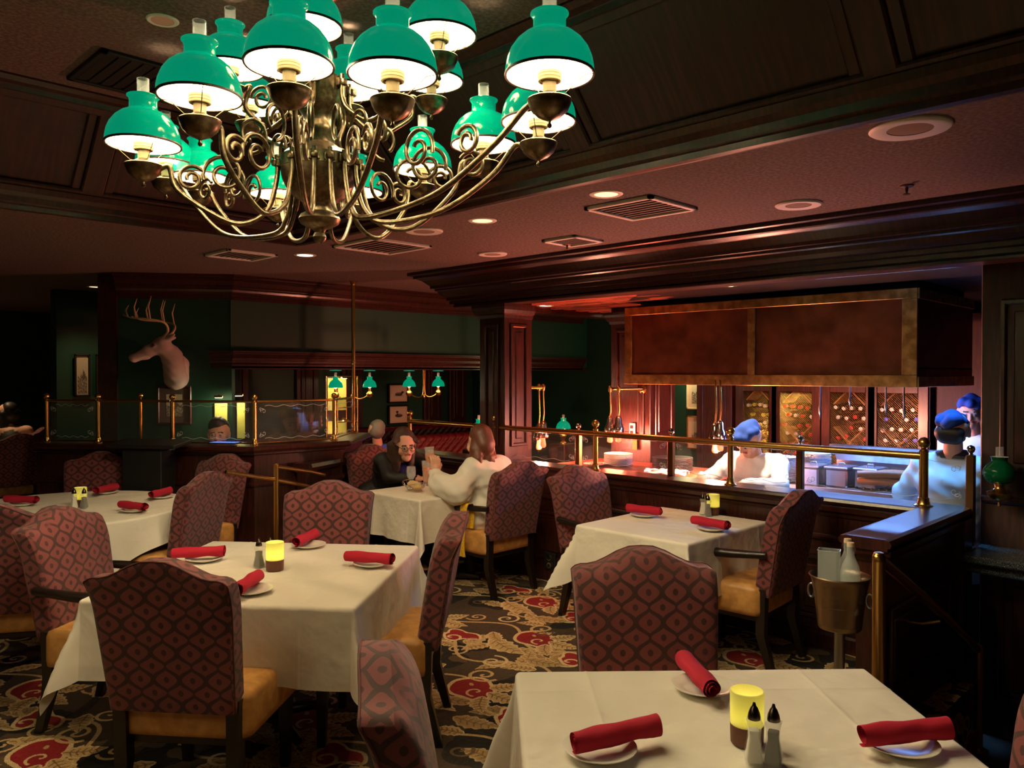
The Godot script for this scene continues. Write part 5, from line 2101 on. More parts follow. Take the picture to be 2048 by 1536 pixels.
func people():
	var skin := lin(224, 170, 144)
	var skin2 := lin(214, 156, 126)
	var black := lin(24, 22, 24)
	var blue_v := lin(70, 50, 140)
	var white := lin(226, 220, 208)
	var navy := lin(30, 28, 32)
	# woman in the black cardigan
	var hd := V(-5.40, 1.03, -4.16)
	var f := V(0.96, -0.16, 0.28)
	var g1 := [
		[V(-5.84, 0.56, -4.36), V(-5.84, 0.56, -4.12), 0.14, 0.14, black], [V(-5.8, 0.6, -4.24), V(-5.66, 0.82, -4.23), 0.14, 0.14, black],
		[V(-5.58, 0.9, -4.38), V(-5.58, 0.9, -4.06), 0.075, 0.075, black], [V(-5.64, 0.84, -4.3), V(-5.64, 0.84, -4.14), 0.11, 0.11, black],
		[V(-5.52, 0.84, -4.24), V(-5.52, 0.80, -4.2), 0.075, 0.08, blue_v],
		[V(-5.56, 0.9, -4.06), V(-5.36, 0.79, -3.97), 0.062, 0.05, black], [V(-5.36, 0.79, -3.97), V(-5.17, 0.785, -4.08), 0.048, 0.038, black],
		[V(-5.56, 0.9, -4.4), V(-5.36, 0.79, -4.5), 0.062, 0.05, black], [V(-5.36, 0.79, -4.5), V(-5.16, 0.785, -4.36), 0.048, 0.038, black],
		[V(-5.84, 0.56, -4.14), V(-5.42, 0.52, -4.13), 0.085, 0.065, navy], [V(-5.84, 0.56, -4.34), V(-5.42, 0.52, -4.35), 0.085, 0.065, navy],
		[V(-5.42, 0.52, -4.13), V(-5.4, 0.08, -4.13), 0.06, 0.04, navy], [V(-5.42, 0.52, -4.35), V(-5.4, 0.08, -4.35), 0.06, 0.04, navy],
		[V(-5.42, 0.045, -4.13), V(-5.28, 0.04, -4.13), 0.04, 0.035, navy], [V(-5.42, 0.045, -4.35), V(-5.28, 0.04, -4.35), 0.04, 0.035, navy],
	]
	var t = figure("woman with long brown hair and glasses in black cardigan, leaning on the table", [[g1, 0.013, 0.03, 0.003], [head_bones(hd, f, V(-0.1, 1, 0), skin, V(-5.54, 0.9, -4.23)), 0.0045, 0.012], [hand_bones(V(-5.17, 0.785, -4.08), V(0.5, 0.02, -0.8), V(0, -1, 0), 0.35, skin), 0.0045, 0.006], [hand_bones(V(-5.16, 0.785, -4.36), V(0.5, 0.02, 0.8), V(0, -1, 0), 0.35, skin, -1.0), 0.0045, 0.006]], V(-5.6, 0, -4.2))
	var hb := []
	var rt := f.cross(Vector3.UP).normalized()
	for s in [-1, 1]:
		for k in 5:
			var o: Vector3 = rt * s * (0.05 + 0.012 * k) - f * (0.022 * k - 0.02)
			hb.append([hd + V(0, 0.1 - 0.008 * k, 0) - f * 0.02 + rt * s * 0.03, hd + o + V(0, 0.0, 0), 0.036, 0.03, 0])
			hb.append([hd + o, hd + o * 1.12 + V(-0.02, -0.2 - 0.01 * k, 0), 0.03, 0.017, 0])
	hb.append([hd + V(0, 0.08, 0) - f * 0.03, hd - f * 0.07 + V(0, 0.0, 0), 0.085, 0.075, 0])
	for k in 7:
		var o: Vector3 = rt * (0.03 * (k - 3))
		hb.append([hd + V(0, 0.105, 0) + o * 0.6 - f * 0.02, hd + o * (1.0 + 0.12 * absf(k - 3) / 3.0) + f * (0.034 + 0.002 * absf(k - 3)) + V(0, 0.098 - 0.016 * absf(k - 3), 0), 0.026, 0.02, 0])
	hair(t, "hair", hb, 0.008, 0.012, M.hair_brown)
	var st := tool()
	var u := rt.cross(f).normalized()
	for s in [-1, 1]:
		var ring := []
		for i in 17:
			var a := TAU * i / 16
			ring.append(hd - t.position + f * (0.1 - 0.004 * cos(a)) + rt * (s * 0.034 + cos(a) * 0.026) + u * (0.004 + sin(a) * 0.019))
		tube(st, ring, 0.0022, 5)
		tube(st, [hd - t.position + f * 0.094 + rt * s * 0.06 + u * 0.01, hd - t.position + rt * s * 0.088 + u * 0.012], 0.002, 5)
	tube(st, [hd - t.position + f * 0.103 - rt * 0.008 + u * 0.006, hd - t.position + f * 0.103 + rt * 0.008 + u * 0.006], 0.002, 5)
	obj("glasses", st, M.black, t)

	# woman in the white blouse
	hd = V(-4.46, 1.11, -4.15)
	f = V(-0.96, -0.12, 0.1)
	var w1 := [
		[V(-4.43, 0.58, -4.34), V(-4.43, 0.58, -4.12), 0.14, 0.14, white], [V(-4.42, 0.62, -4.22), V(-4.42, 0.86, -4.2), 0.15, 0.15, white],
		[V(-4.42, 0.94, -4.34), V(-4.42, 0.94, -4.05), 0.075, 0.08, white], [V(-4.42, 0.86, -4.28), V(-4.42, 0.86, -4.12), 0.12, 0.12, white],
		[V(-4.42, 0.93, -4.05), V(-4.43, 0.78, -3.9), 0.085, 0.095, white], [V(-4.43, 0.78, -3.9), V(-4.56, 0.83, -3.84), 0.1, 0.085, white], [V(-4.56, 0.83, -3.84), V(-4.64, 0.9, -3.86), 0.075, 0.042, white],
		[V(-4.43, 0.93, -4.36), V(-4.5, 0.79, -4.46), 0.08, 0.08, white], [V(-4.5, 0.79, -4.46), V(-4.7, 0.78, -4.36), 0.07, 0.045, white],
		[V(-4.43, 0.57, -4.12), V(-4.8, 0.53, -4.1), 0.085, 0.065, navy], [V(-4.43, 0.57, -4.34), V(-4.8, 0.53, -4.34), 0.085, 0.065, navy],
		[V(-4.8, 0.53, -4.1), V(-4.78, 0.08, -4.1), 0.06, 0.04, navy], [V(-4.8, 0.53, -4.34), V(-4.78, 0.08, -4.34), 0.06, 0.04, navy],
		[V(-4.77, 0.045, -4.1), V(-4.9, 0.04, -4.1), 0.04, 0.035, navy], [V(-4.77, 0.045, -4.34), V(-4.9, 0.04, -4.34), 0.04, 0.035, navy],
	]
	t = figure("woman with wavy auburn hair in white blouse, lifting a glass", [[w1, 0.012, 0.03, 0.0055], [head_bones(hd, f, V(0, 1, 0), skin, V(-4.42, 0.97, -4.19)), 0.005, 0.012], [hand_bones(V(-4.64, 0.91, -3.87), V(-0.1, 1.0, -0.05), V(-0.9, 0, -0.3), 0.62, skin, -1.0), 0.0045, 0.006], [hand_bones(V(-4.7, 0.78, -4.36), V(-0.9, 0, 0.3), V(0, -1, 0), 0.3, skin), 0.0045, 0.006]], V(-4.45, 0, -4.2))
	hb = [[hd + V(0.02, 0.07, 0), hd + V(0.05, 0.0, 0), 0.088, 0.088, 0], [hd + V(0, 0.105, 0.02), hd + V(0, 0.1, -0.02), 0.045, 0.045, 0]]
	rt = f.cross(Vector3.UP).normalized()
	for k in 11:
		var a := -1.2 + 2.4 * k / 10.0
		var o := V(0.06 * cos(a) + 0.01, -0.03, 0.095 * sin(a))
		var prev := hd + V(0.02, 0.06, 0.05 * sin(a))
		var cur := hd + o
		for q in 5:
			hb.append([prev, cur, 0.034 - 0.004 * q, 0.03 - 0.0045 * q, 0])
			prev = cur
			cur = cur + V(0.012 + 0.02 * sin(k * 1.7 + q * 1.9), -0.065, 0.016 * sin(q * 2.1 + k) + 0.012 * sin(a))
	hair(t, "hair", hb, 0.009, 0.01, M.hair_auburn)

	# cook in white
	var coat := lin(232, 226, 222)
	hd = V(-2.9, 1.16, -5.42)
	f = V(-0.25, -0.62, 0.72)
	var c1 := [
		[V(-3.0, 0.45, -5.6), V(-2.82, 0.45, -5.6), 0.15, 0.15, coat], [V(-2.91, 0.5, -5.6), V(-2.9, 0.85, -5.55), 0.155, 0.16, coat],
		[V(-3.07, 0.98, -5.52), V(-2.72, 0.98, -5.52), 0.08, 0.08, coat], [V(-2.98, 0.88, -5.53), V(-2.82, 0.88, -5.53), 0.13, 0.13, coat],
		[V(-3.08, 0.98, -5.5), V(-3.2, 0.85, -5.36), 0.068, 0.055, coat], [V(-3.2, 0.85, -5.36), V(-3.16, 0.88, -5.2), 0.052, 0.04, coat],
		[V(-2.7, 0.98, -5.5), V(-2.62, 0.86, -5.36), 0.068, 0.055, coat], [V(-2.62, 0.86, -5.36), V(-2.78, 0.87, -5.16), 0.052, 0.04, coat],
		[V(-3.0, 0.45, -5.62), V(-3.0, LOW + 0.08, -5.62), 0.1, 0.06, navy], [V(-2.82, 0.45, -5.62), V(-2.82, LOW + 0.08, -5.62), 0.1, 0.06, navy],
		[V(-3.0, LOW + 0.045, -5.62), V(-3.02, LOW + 0.04, -5.5), 0.045, 0.04, navy], [V(-2.82, LOW + 0.045, -5.62), V(-2.8, LOW + 0.04, -5.5), 0.045, 0.04, navy],
	]
	t = figure("cook in white jacket and blue beret bent over the counter", [[c1, 0.014, 0.03, 0.005], [head_bones(hd, f, V(0, 0.75, 0.6), skin2, V(-2.9, 1.0, -5.52)), 0.0055, 0.012], [hand_bones(V(-3.16, 0.88, -5.2), V(0.2, -0.35, 0.8), V(0, -1, -0.3), 0.5, skin2), 0.005, 0.006], [hand_bones(V(-2.78, 0.87, -5.16), V(-0.6, -0.2, 0.5), V(0, -1, 0), 0.5, skin2, -1.0), 0.005, 0.006]], V(-2.9, LOW, -5.55))
	beret(t, hd, f, V(0, 0.75, 0.6))
	# cook in the blue coat, seen from behind
	var coat2 := lin(206, 220, 234)
	hd = V(-1.51, 1.29, -5.36)
	f = V(-0.3, -0.12, -0.95)
	c1 = [
		[V(-1.6, 0.5, -5.4), V(-1.44, 0.5, -5.38), 0.14, 0.14, coat2], [V(-1.52, 0.55, -5.39), V(-1.52, 0.95, -5.36), 0.155, 0.16, coat2],
		[V(-1.68, 1.08, -5.38), V(-1.36, 1.08, -5.36), 0.075, 0.075, coat2], [V(-1.6, 0.98, -5.37), V(-1.44, 0.98, -5.36), 0.125, 0.125, coat2],
		[V(-1.69, 1.07, -5.38), V(-1.82, 0.88, -5.42), 0.068, 0.06, coat2], [V(-1.82, 0.88, -5.42), V(-1.76, 0.92, -5.64), 0.056, 0.045, coat2],
		[V(-1.35, 1.07, -5.36), V(-1.31, 0.84, -5.42), 0.066, 0.055, coat2], [V(-1.31, 0.84, -5.42), V(-1.36, 0.88, -5.62), 0.052, 0.042, coat2],
		[V(-1.6, 0.5, -5.4), V(-1.6, LOW + 0.08, -5.4), 0.1, 0.06, navy], [V(-1.44, 0.5, -5.4), V(-1.44, LOW + 0.08, -5.4), 0.1, 0.06, navy],
		[V(-1.6, LOW + 0.045, -5.4), V(-1.62, LOW + 0.04, -5.54), 0.045, 0.04, navy], [V(-1.44, LOW + 0.045, -5.4), V(-1.45, LOW + 0.04, -5.54), 0.045, 0.04, navy],
		[V(-1.56, 1.13, -5.37), V(-1.46, 1.13, -5.36), 0.055, 0.055, navy],
	]
	t = figure("cook in pale blue jacket and blue beret, back turned, beside the dark pier", [[c1, 0.014, 0.03, 0.005], [head_bones(hd, f, V(0, 1, 0), skin2, V(-1.51, 1.12, -5.365)), 0.0065, 0.012], [hand_bones(V(-1.76, 0.92, -5.64), V(0.1, -0.2, -0.9), V(0, -1, 0), 0.4, skin2), 0.006, 0.006]], V(-1.52, LOW, -5.4))
	beret(t, hd + V(0, -0.01, 0.02), f)
	hair(t, "hair", [[hd + V(-0.04, 0.0, 0.07), hd + V(0.04, 0.0, 0.07), 0.045, 0.045, 0], [hd + V(-0.03, -0.03, 0.06), hd + V(0.03, -0.03, 0.06), 0.04, 0.04, 0]], 0.009, 0.02, M.hair_dark)
	# third cook behind
	hd = V(-1.78, 1.35, -6.75)
	f = V(0.2, -0.2, 0.9)
	c1 = [[V(-1.78, 0.4, -6.85), V(-1.78, 0.98, -6.83), 0.16, 0.16, coat2], [V(-1.95, 1.12, -6.83), V(-1.61, 1.12, -6.83), 0.08, 0.08, coat2], [V(-1.96, 1.1, -6.83), V(-2.02, 0.84, -6.78), 0.065, 0.05, coat2], [V(-1.6, 1.1, -6.83), V(-1.54, 0.84, -6.78), 0.065, 0.05, coat2], [V(-1.86, 0.4, -6.85), V(-1.86, LOW + 0.05, -6.85), 0.1, 0.06, navy], [V(-1.7, 0.4, -6.85), V(-1.7, LOW + 0.05, -6.85), 0.1, 0.06, navy]]
	t = figure("cook with blue beret standing under the far end of the hood", [[c1, 0.022, 0.03], [head_bones(hd, f, V(0, 1, 0), skin2, V(-1.78, 1.16, -6.83)), 0.0075, 0.012]], V(-1.78, LOW, -6.85))
	beret(t, hd, f)
	# man behind the glass partition
	hd = V(-6.66, 1.115, -3.12)
	f = V(0.8, 0.02, 0.6)
	c1 = [[V(-6.72, 0.45, -3.16), V(-6.72, 0.8, -3.16), 0.14, 0.15, navy], [V(-6.62, 0.88, -3.3), V(-6.82, 0.88, -3.02), 0.075, 0.075, navy], [V(-6.62, 0.86, -3.3), V(-6.6, 0.62, -3.3), 0.06, 0.05, navy], [V(-6.82, 0.86, -3.02), V(-6.8, 0.62, -3.0), 0.06, 0.05, navy], [V(-6.76, 0.45, -3.12), V(-6.76, 0.05, -3.12), 0.09, 0.06, navy], [V(-6.68, 0.45, -3.2), V(-6.68, 0.05, -3.2), 0.09, 0.06, navy]]
	t = figure("man with short black hair looking over the partition by the glass panels", [[c1, 0.022, 0.03], [head_bones(hd, f, V(0, 1, 0), skin2, V(-6.7, 0.95, -3.15)), 0.0065, 0.012]], V(-6.72, 0, -3.16))
	hair(t, "hair", [[hd + V(-0.03, 0.06, -0.02), hd + V(-0.02, 0.08, 0.0), 0.088, 0.08, 0], [hd + V(0.02, 0.11, 0.02), hd + V(-0.02, 0.11, -0.02), 0.04, 0.05, 0]], 0.009, 0.015, M.hair_dark)
	# woman at the far left table
	hd = V(-11.17, 1.16, -2.55)
	f = V(-0.5, -0.1, 0.7)
	c1 = [[V(-11.05, 0.5, -2.62), V(-11.08, 0.85, -2.6), 0.15, 0.14, black], [V(-11.14, 0.95, -2.44), V(-11.02, 0.95, -2.74), 0.07, 0.07, skin], [V(-11.02, 0.94, -2.75), V(-11.06, 0.78, -2.82), 0.055, 0.045, skin], [V(-11.06, 0.78, -2.82), V(-11.2, 0.88, -2.66), 0.042, 0.034, skin], [V(-11.14, 0.94, -2.43), V(-11.24, 0.8, -2.4), 0.055, 0.045, skin], [V(-11.24, 0.8, -2.4), V(-11.34, 0.88, -2.5), 0.04, 0.032, skin], [V(-11.05, 0.5, -2.6), V(-11.4, 0.48, -2.35), 0.11, 0.08, black], [V(-11.4, 0.48, -2.35), V(-11.4, 0.04, -2.35), 0.06, 0.05, black]]
	t = figure("dark haired woman in sleeveless black top at the far table by the dark wall", [[c1, 0.022, 0.03], [head_bones(hd, f, V(0, 1, 0), skin, V(-11.1, 0.98, -2.59)), 0.0075, 0.012]], V(-11.05, 0, -2.6))
	hb = [[hd + V(0.03, 0.06, -0.04), hd + V(0.05, 0.0, -0.06), 0.09, 0.085, 0]]
	for k in 5:
		hb.append([hd + V(0.05, 0.0, -0.12 + 0.04 * k), hd + V(0.08, -0.22, -0.14 + 0.05 * k), 0.045, 0.03, 0])
	hair(t, "hair", hb, 0.012, 0.015, M.hair_dark)
	# guest sitting beyond the tall pole
	hd = V(-7.6, 0.98, -5.45)
	c1 = [[V(-7.6, 0.4, -5.5), V(-7.6, 0.66, -5.48), 0.15, 0.15, lin(60, 80, 190)], [V(-7.5, 0.76, -5.62), V(-7.7, 0.76, -5.36), 0.075, 0.075, lin(60, 80, 190)], [V(-7.5, 0.75, -5.63), V(-7.45, 0.55, -5.68), 0.06, 0.05, lin(60, 80, 190)], [V(-7.7, 0.75, -5.35), V(-7.76, 0.55, -5.32), 0.06, 0.05, lin(60, 80, 190)], [V(-7.6, 0.4, -5.5), V(-7.6, 0.05, -5.5), 0.13, 0.1, navy]]
	t = figure("seated guest in blue top with greying hair beyond the tall brass pole", [[c1, 0.024, 0.03], [head_bones(hd, V(-0.8, 0, -0.5), V(0, 1, 0), skin2, V(-7.6, 0.82, -5.47)), 0.0085, 0.012]], V(-7.6, 0, -5.5))
	hair(t, "hair", [[hd + V(0.02, 0.05, 0.0), hd + V(0.04, 0.0, 0.02), 0.09, 0.085, 0]], 0.012, 0.015, M.hair_grey)

# ---------- stuffed deer head ----------
func deer():
	var n := V(0.794, 0, 0.607)
	var s := V(-0.607, 0, 0.794)
	var b := V(-7.31, 1.66, -3.03)
	var fur := lin(176, 160, 152)
	var pale := lin(206, 192, 186)
	var dark := lin(70, 56, 48)
	var t = thing("deer_head", "mounted grey deer head with antlers on the green wall", "deer head", b)
	var o := V(0, 0, 0)
	var neck := n * 0.16 + V(0, 0.14, 0)
	var poll := n * 0.24 + V(0, 0.24, 0) + s * 0.06
	var nose := poll + s * 0.22 + n * 0.06 + V(0, -0.11, 0)
	var bones := [
		[o + V(0, -0.04, 0), o + n * 0.02 + V(0, 0.06, 0), 0.1, 0.11, pale], [o + n * 0.04 + V(0, -0.06, 0), neck, 0.1, 0.085, fur], [neck, poll, 0.085, 0.068, fur],
		[poll, poll.lerp(nose, 0.5), 0.066, 0.05, fur], [poll.lerp(nose, 0.5), nose, 0.046, 0.032, fur], [nose, nose + s * 0.008, 0.024, 0.022, dark],
		[poll.lerp(nose, 0.55) + V(0, -0.03, 0), nose + V(0, -0.02, 0), 0.03, 0.022, pale],
		[poll + V(0, 0.05, 0) - s * 0.03, poll - s * 0.12 + V(0, 0.09, 0) + n * 0.08, 0.024, 0.014, fur], [poll + V(0, 0.05, 0) - s * 0.03 - n * 0.04, poll - s * 0.08 + V(0, 0.07, 0) - n * 0.1, 0.022, 0.012, fur],
		[poll.lerp(nose, 0.25) + n * 0.05 + V(0, 0.02, 0), poll.lerp(nose, 0.25) + n * 0.052 + V(0, 0.02, 0), 0.014, 0.014, dark],
	]
	var st := tool()
	field_mesh(st, bones, 0.008, 0.03, 0.003)
	put("head_and_neck", bake(st), M.hide, t)
	st = tool()
	for k in [-1, 1]:
		var r: Vector3 = poll + V(0, 0.06, 0) + n * (0.03 * k) - s * 0.01
		var beam := curve([r, r + V(0, 0.06, 0) - s * 0.06 + n * 0.05 * k, r + V(0, 0.13, 0) - s * 0.05 + n * 0.12 * k, r + V(0, 0.16, 0) + s * 0.08 + n * 0.15 * k, r + V(0, 0.17, 0) + s * 0.22 + n * 0.12 * k, r + V(0, 0.2, 0) + s * 0.3 + n * 0.08 * k], 6)
		var rad := []
		for i in beam.size():
			rad.append(0.014 * (1.0 - 0.75 * i / beam.size()))
		tube(st, beam, rad, 7)
		for q in [[12, 0.19], [17, 0.2], [22, 0.17], [26, 0.1]]:
			var p: Vector3 = beam[q[0]]
			tube(st, [p, p + V(0, q[1] * 0.55, 0) + s * 0.015, p + V(0, q[1], 0) - s * 0.01], [0.009, 0.007, 0.002], 6)
	obj("antlers", st, M.antler, t)
	st = tool()
	var bs := Basis(s, Vector3.UP, s.cross(Vector3.UP))
	cbox(st, V(0, 0.02, 0) - n * 0.07, Vector3(0.2, 0.28, 0.02), 0.008, bs)
	obj("wall_shield", st, M.mahogany, t)

func left_side():
	# glass panels and posts on the partition
	var P := [V(-7.68, 1.06, -2.06), V(-7.28, 1.06, -2.345), V(-6.72, 1.06, -2.745), V(-6.12, 1.06, -3.17), V(-6.07, 1.06, -3.9), V(-6.6, 1.06, -4.46)]
	var lab := ["brass ball post at the dark end of the partition", "brass ball post second from the dark end of the partition", "brass ball post in front of the framed photograph", "brass ball post at the bend of the partition", "brass ball post at the end of the bright partition pane"]
	for i in 5:
		ball_post("partition_post", lab[i], P[i], 0.42, 0.017, 0.026, M.brass, "brass posts on the partition")
	var gl := ["between the two posts at the dark end of the partition", "before the dark corner of the partition", "in front of the framed photograph", "mirroring the bright kitchen", "beside the tall brass pole"]
	for i in 5:
		var d: Vector3 = (P[i + 1] - P[i]).normalized() * 0.02
		glass_pane("brass edged etched glass pane " + gl[i], P[i] + d + V(0, 0.02, 0), P[i + 1] - d + V(0, 0.02, 0), 0.33, i != 1, "etched glass panes on the partition", true, true)
	# post behind, on the far side of the bay
	ball_post("partition_post", "brass ball post standing behind the partition near the wall", V(-7.35, 0.62, -2.72), 0.86, 0.017, 0.026, M.brass, "brass posts on the partition")
	var bk := tool()
	bx(bk, -7.45, 0.0, -2.8, -7.25, 0.62, -2.64, 0.006)
	var pl = obj("plinth_block", bk, M.mahogany)
	tag(pl, "dark wooden plinth under the post behind the partition", "plinth")
	# tall pole to the ceiling
	var t = thing("brass_pole", "tall brass pole from the partition up to the ceiling", "pole", P[5])
	var st := tool()
	tube(st, [V(0, 0, 0), V(0, CEIL - 1.06, 0)], 0.018, 14)
	obj("shaft", st, M.brass, t)
	st = tool()
	lathe(st, [[0.04, 0.0], [0.04, 0.008], [0.024, 0.02], [0.018, 0.03]], 16)
	lathe(st, [[0.018, 0.68], [0.022, 0.7], [0.018, 0.72]], 14)
	lathe(st, [[0.018, CEIL - 1.1], [0.03, CEIL - 1.072], [0.045, CEIL - 1.064], [0.045, CEIL - 1.06]], 16)
	obj("collars", st, M.brass, t)
	# stair handrail on the left
	t = thing("stair_handrail", "brass stair handrail with two sloping rails behind the white tables", "handrail", V(-5.55, 0, -3.05))
	st = tool()
	tube(st, [V(0, 0, 0), V(0, 0.955, 0)], 0.02, 14)
	lathe(st, [[0.02, 0.95], [0.02, 0.96], [0.0, 0.975]], 14)
	obj("post", st, M.brass, t)
	st = tool()
	tube(st, [V(0, 0.94, 0), V(-0.1, 0.86, -0.36), V(-0.12, 0.82, -0.5)], 0.015, 12)
	obj("upper_rail", st, M.brass, t)
	st = tool()
	tube(st, [V(0.04, 0.94, 0.42), V(0, 0.84, 0.0), V(-0.12, 0.7, -0.5)], 0.015, 12)
	obj("lower_rail", st, M.brass, t)
	# host stand
	t = thing("host_stand", "dark host stand with wide sloping top behind the round table", "stand", V(-6.58, 0, -2.5), 0.62)
	st = tool()
	bx(st, -0.17, 0.0, -0.1, 0.17, 1.04, 0.1, 0.006)
	obj("body", st, M.black, t)
	st = tool()
	cbox(st, V(0, 1.085, 0), Vector3(0.6, 0.03, 0.26), 0.006, Basis(Vector3.RIGHT, 0.12))
	obj("sloping_top", st, M.black, t)
	# tablet glow next to the man
	t = thing("order_tablet", "slim tablet screen glowing blue on the partition cap in front of the man", "tablet", V(-6.3, 1.07, -3.0), 0.62)
	st = tool()
	cbox(st, V(0, 0.006, 0), Vector3(0.24, 0.012, 0.1), 0.003)
	obj("case", st, M.black, t)
	st = tool()
	cbox(st, V(0, 0.0135, 0), Vector3(0.22, 0.002, 0.085), 0.0)
	obj("screen", st, M.screen, t)
	# pictures on the diagonal wall and on the far wall
	var n := V(0.794, 0, 0.607)
	var turn := atan2(n.x, n.z)
	frame_print(V(-7.33, 1.36, -3.02) + n * 0.02, turn, 0.3, 0.36, "framed", "framed landscape photograph with grey mount below the deer head", 41, M.mat_board, M.mahogany, null, 0.06)
	frame_print(V(-9.37, 1.63, -2.86), PI / 2, 0.16, 0.46, "framed", "tall narrow framed print of a tree on the dark far wall", 42, M.paper, M.black, null, 0.012)
	frame_print(V(-9.37, 1.63, -3.08), PI / 2, 0.17, 0.46, "framed", "tall narrow framed print of a road on the dark far wall", 43, M.paper, M.black, null, 0.012)
	frame_print(V(-9.35, 1.36, -7.09), PI / 2, 0.36, 0.28, "framed", "framed print of a swimming duck above another print", 44, M.paper, M.black, duck_texture(0), 0.03)
	frame_print(V(-9.35, 1.05, -7.09), PI / 2, 0.36, 0.28, "framed", "framed print of a standing duck below another print", 45, M.paper, M.black, duck_texture(1), 0.03)
	# yellow boards stand in for a bright reflection, each under an added brass lamp
	for q in [[V(-7.09, 1.27, -3.35), 0.11, 0.21, "narrow yellow board in place of a reflection on the green wall above the man"], [V(-7.0, 1.22, -3.5), 0.07, 0.34, "tall yellow board in place of a reflection at the corner beside the partition post"]]:
		t = thing("reflection_board", q[3], "board", q[0] + n * 0.03, turn, "yellow boards in place of a reflection")
		st = tool()
		cbox(st, V(0, 0, -0.012), Vector3(q[1] + 0.02, q[2] + 0.02, 0.02), 0.003)
		obj("backing", st, M.black, t)
		st = tool()
		cbox(st, V(0, 0, 0.0), Vector3(q[1], q[2], 0.006), 0.001)
		obj("sheet", st, M.yellow_panel, t)
		small_lamp(q[0] + n * 0.13 + V(0, q[2] / 2 + 0.06, 0), turn, "added tiny brass lamp over the " + q[3].get_slice(" on ", 0).get_slice(" at ", 0), 0.07 if q[1] > 0.1 else 0.09)
	# lit display cabinet beyond the pole
	t = thing("display_cabinet", "lit glass display cabinet with brass frame beyond the tall pole", "cabinet", V(-7.55, 0.0, -4.95), PI / 2)
	st = tool()
	bx(st, -0.14, 0.0, -0.13, 0.14, 0.92, 0.12, 0.004)
	bx(st, -0.14, 0.92, -0.13, 0.14, 1.62, -0.12, 0.004)
	obj("case", st, M.mahogany, t)
	st = tool()
	for s in [-1, 1]:
		for z in [-0.11, 0.11]:
			tube(st, [V(s * 0.13, 0.92, z), V(s * 0.13, 1.62, z)], 0.008, 6)
	for y in [0.95, 1.12, 1.28, 1.62]:
		tube(st, [V(-0.13, y, 0.11), V(0.13, y, 0.11)], 0.008, 6)
	obj("brass_frame", st, M.brass, t)
	for q in [[1.42, 0.36], [1.05, 0.14]]:
		st = tool()
		cbox(st, V(0, q[0], -0.1), Vector3(0.24, q[1], 0.01), 0.001)
		obj("back_panel", st, M.yellow_panel, t)
	small_lamp(V(-7.5, 1.6, -4.95), PI / 2, "tiny brass lamp inside the top of the display cabinet", 0.1)
	small_lamp(V(-7.47, 1.13, -4.95), PI / 2, "tiny brass lamp under the lower shelf of the display cabinet", 0.04)
	# hanging twin lamps under the beam
	twin_lamp(V(-7.2, 1.69, -4.86), "twin green lamps hanging from the beam beside the tall pole")
	twin_lamp(V(-7.2, 1.69, -5.83), "twin green lamps hanging from the beam near the panelled column")
	# booth benches
	booth(V(-9.05, 0, -7.0), 1.2, "oxblood tufted booth bench below the duck prints")
	booth(V(-7.55, 0, -6.6), 0.95, "oxblood tufted booth back beyond the women's table")
	# small green table lamps beyond
	table_lamp(V(-5.75, 0.91, -5.35), "small green oil lamp beyond the counter rail, beside the column", 0.04)
	table_lamp(V(-6.0, 0.85, -6.9), "small green oil lamp seen between column and pillar", 0.03)
	# far left table with its chair is placed with the furniture
	# wall lamp on the right pier
	t = thing("wall_lamp", "dark green glass oil lamp on brass bracket above the granite ledge", "lamp", V(-1.135, 1.13, -4.83))
	st = tool()
	lathe(st, [[0.0, -0.19], [0.008, -0.185], [0.006, -0.165], [0.02, -0.155], [0.05, -0.14], [0.058, -0.12], [0.06, -0.112], [0.05, -0.105], [0.03, -0.098], [0.022, -0.085], [0.026, -0.06], [0.04, -0.055]], 22)
	tube(st, [V(0.0, -0.13, -0.03), V(0.0, -0.16, -0.1), V(0, -0.12, -0.165)], 0.009, 8)
	obj("burner", st, M.brass, t)
	st = tool()
	lathe(st, [[0.045, -0.062], [0.066, -0.045], [0.077, -0.018], [0.076, 0.008], [0.06, 0.034], [0.042, 0.048], [0.036, 0.058], [0.04, 0.072], [0.046, 0.078]], 28)
	obj("green_lamp_shade", st, M.green_dim, t)
	st = tool()
	lathe(st, [[0.042, 0.0775], [0.036, 0.07], [0.032, 0.058]], 24)
	obj("shade_lining", st, M.opal, t)
	st = tool()
	lathe(st, [[0.022, -0.05], [0.024, 0.0], [0.02, 0.06], [0.019, 0.13], [0.0175, 0.13], [0.018, 0.06]], 16)
	obj("glass_chimney", st, M.clear_glass, t)

func small_lamp(at: Vector3, turn: float, label: String, e: float):
	var t = thing("picture_lamp", label, "lamp", at, turn, "tiny brass picture lamps")
	var st := tool()
	tube(st, [V(-0.03, 0, 0), V(0.03, 0, 0)], 0.008, 8)
	obj("light_bulb", st, M.bulb, t)
	st = tool()
	var pts := []
	for i in 9:
		var a := -0.3 + (PI + 0.6) * i / 8
		pts.append(V(0, sin(a) * 0.014, cos(a) * 0.014))
	for i in 8:
		var p: Vector3 = pts[i]
		var q: Vector3 = pts[i + 1]
		quad(st, p + V(-0.036, 0, 0), p + V(0.036, 0, 0), q + V(0.036, 0, 0), q + V(-0.036, 0, 0))
	tube(st, [V(0, 0.012, 0), V(0, 0.03, -0.05), V(0, 0.0, -0.1)], 0.004, 6)
	obj("hood_and_arm", st, M.brass, t)
	var l := OmniLight3D.new()
	l.name = "picture_lamp_light"
	l.light_color = Color(1.0, 0.93, 0.74)
	l.light_energy = e
	l.light_size = 0.012
	l.shadow_enabled = true
	l.omni_range = 20
	l.omni_attenuation = 2
	add_child(l, true)
	l.position = at

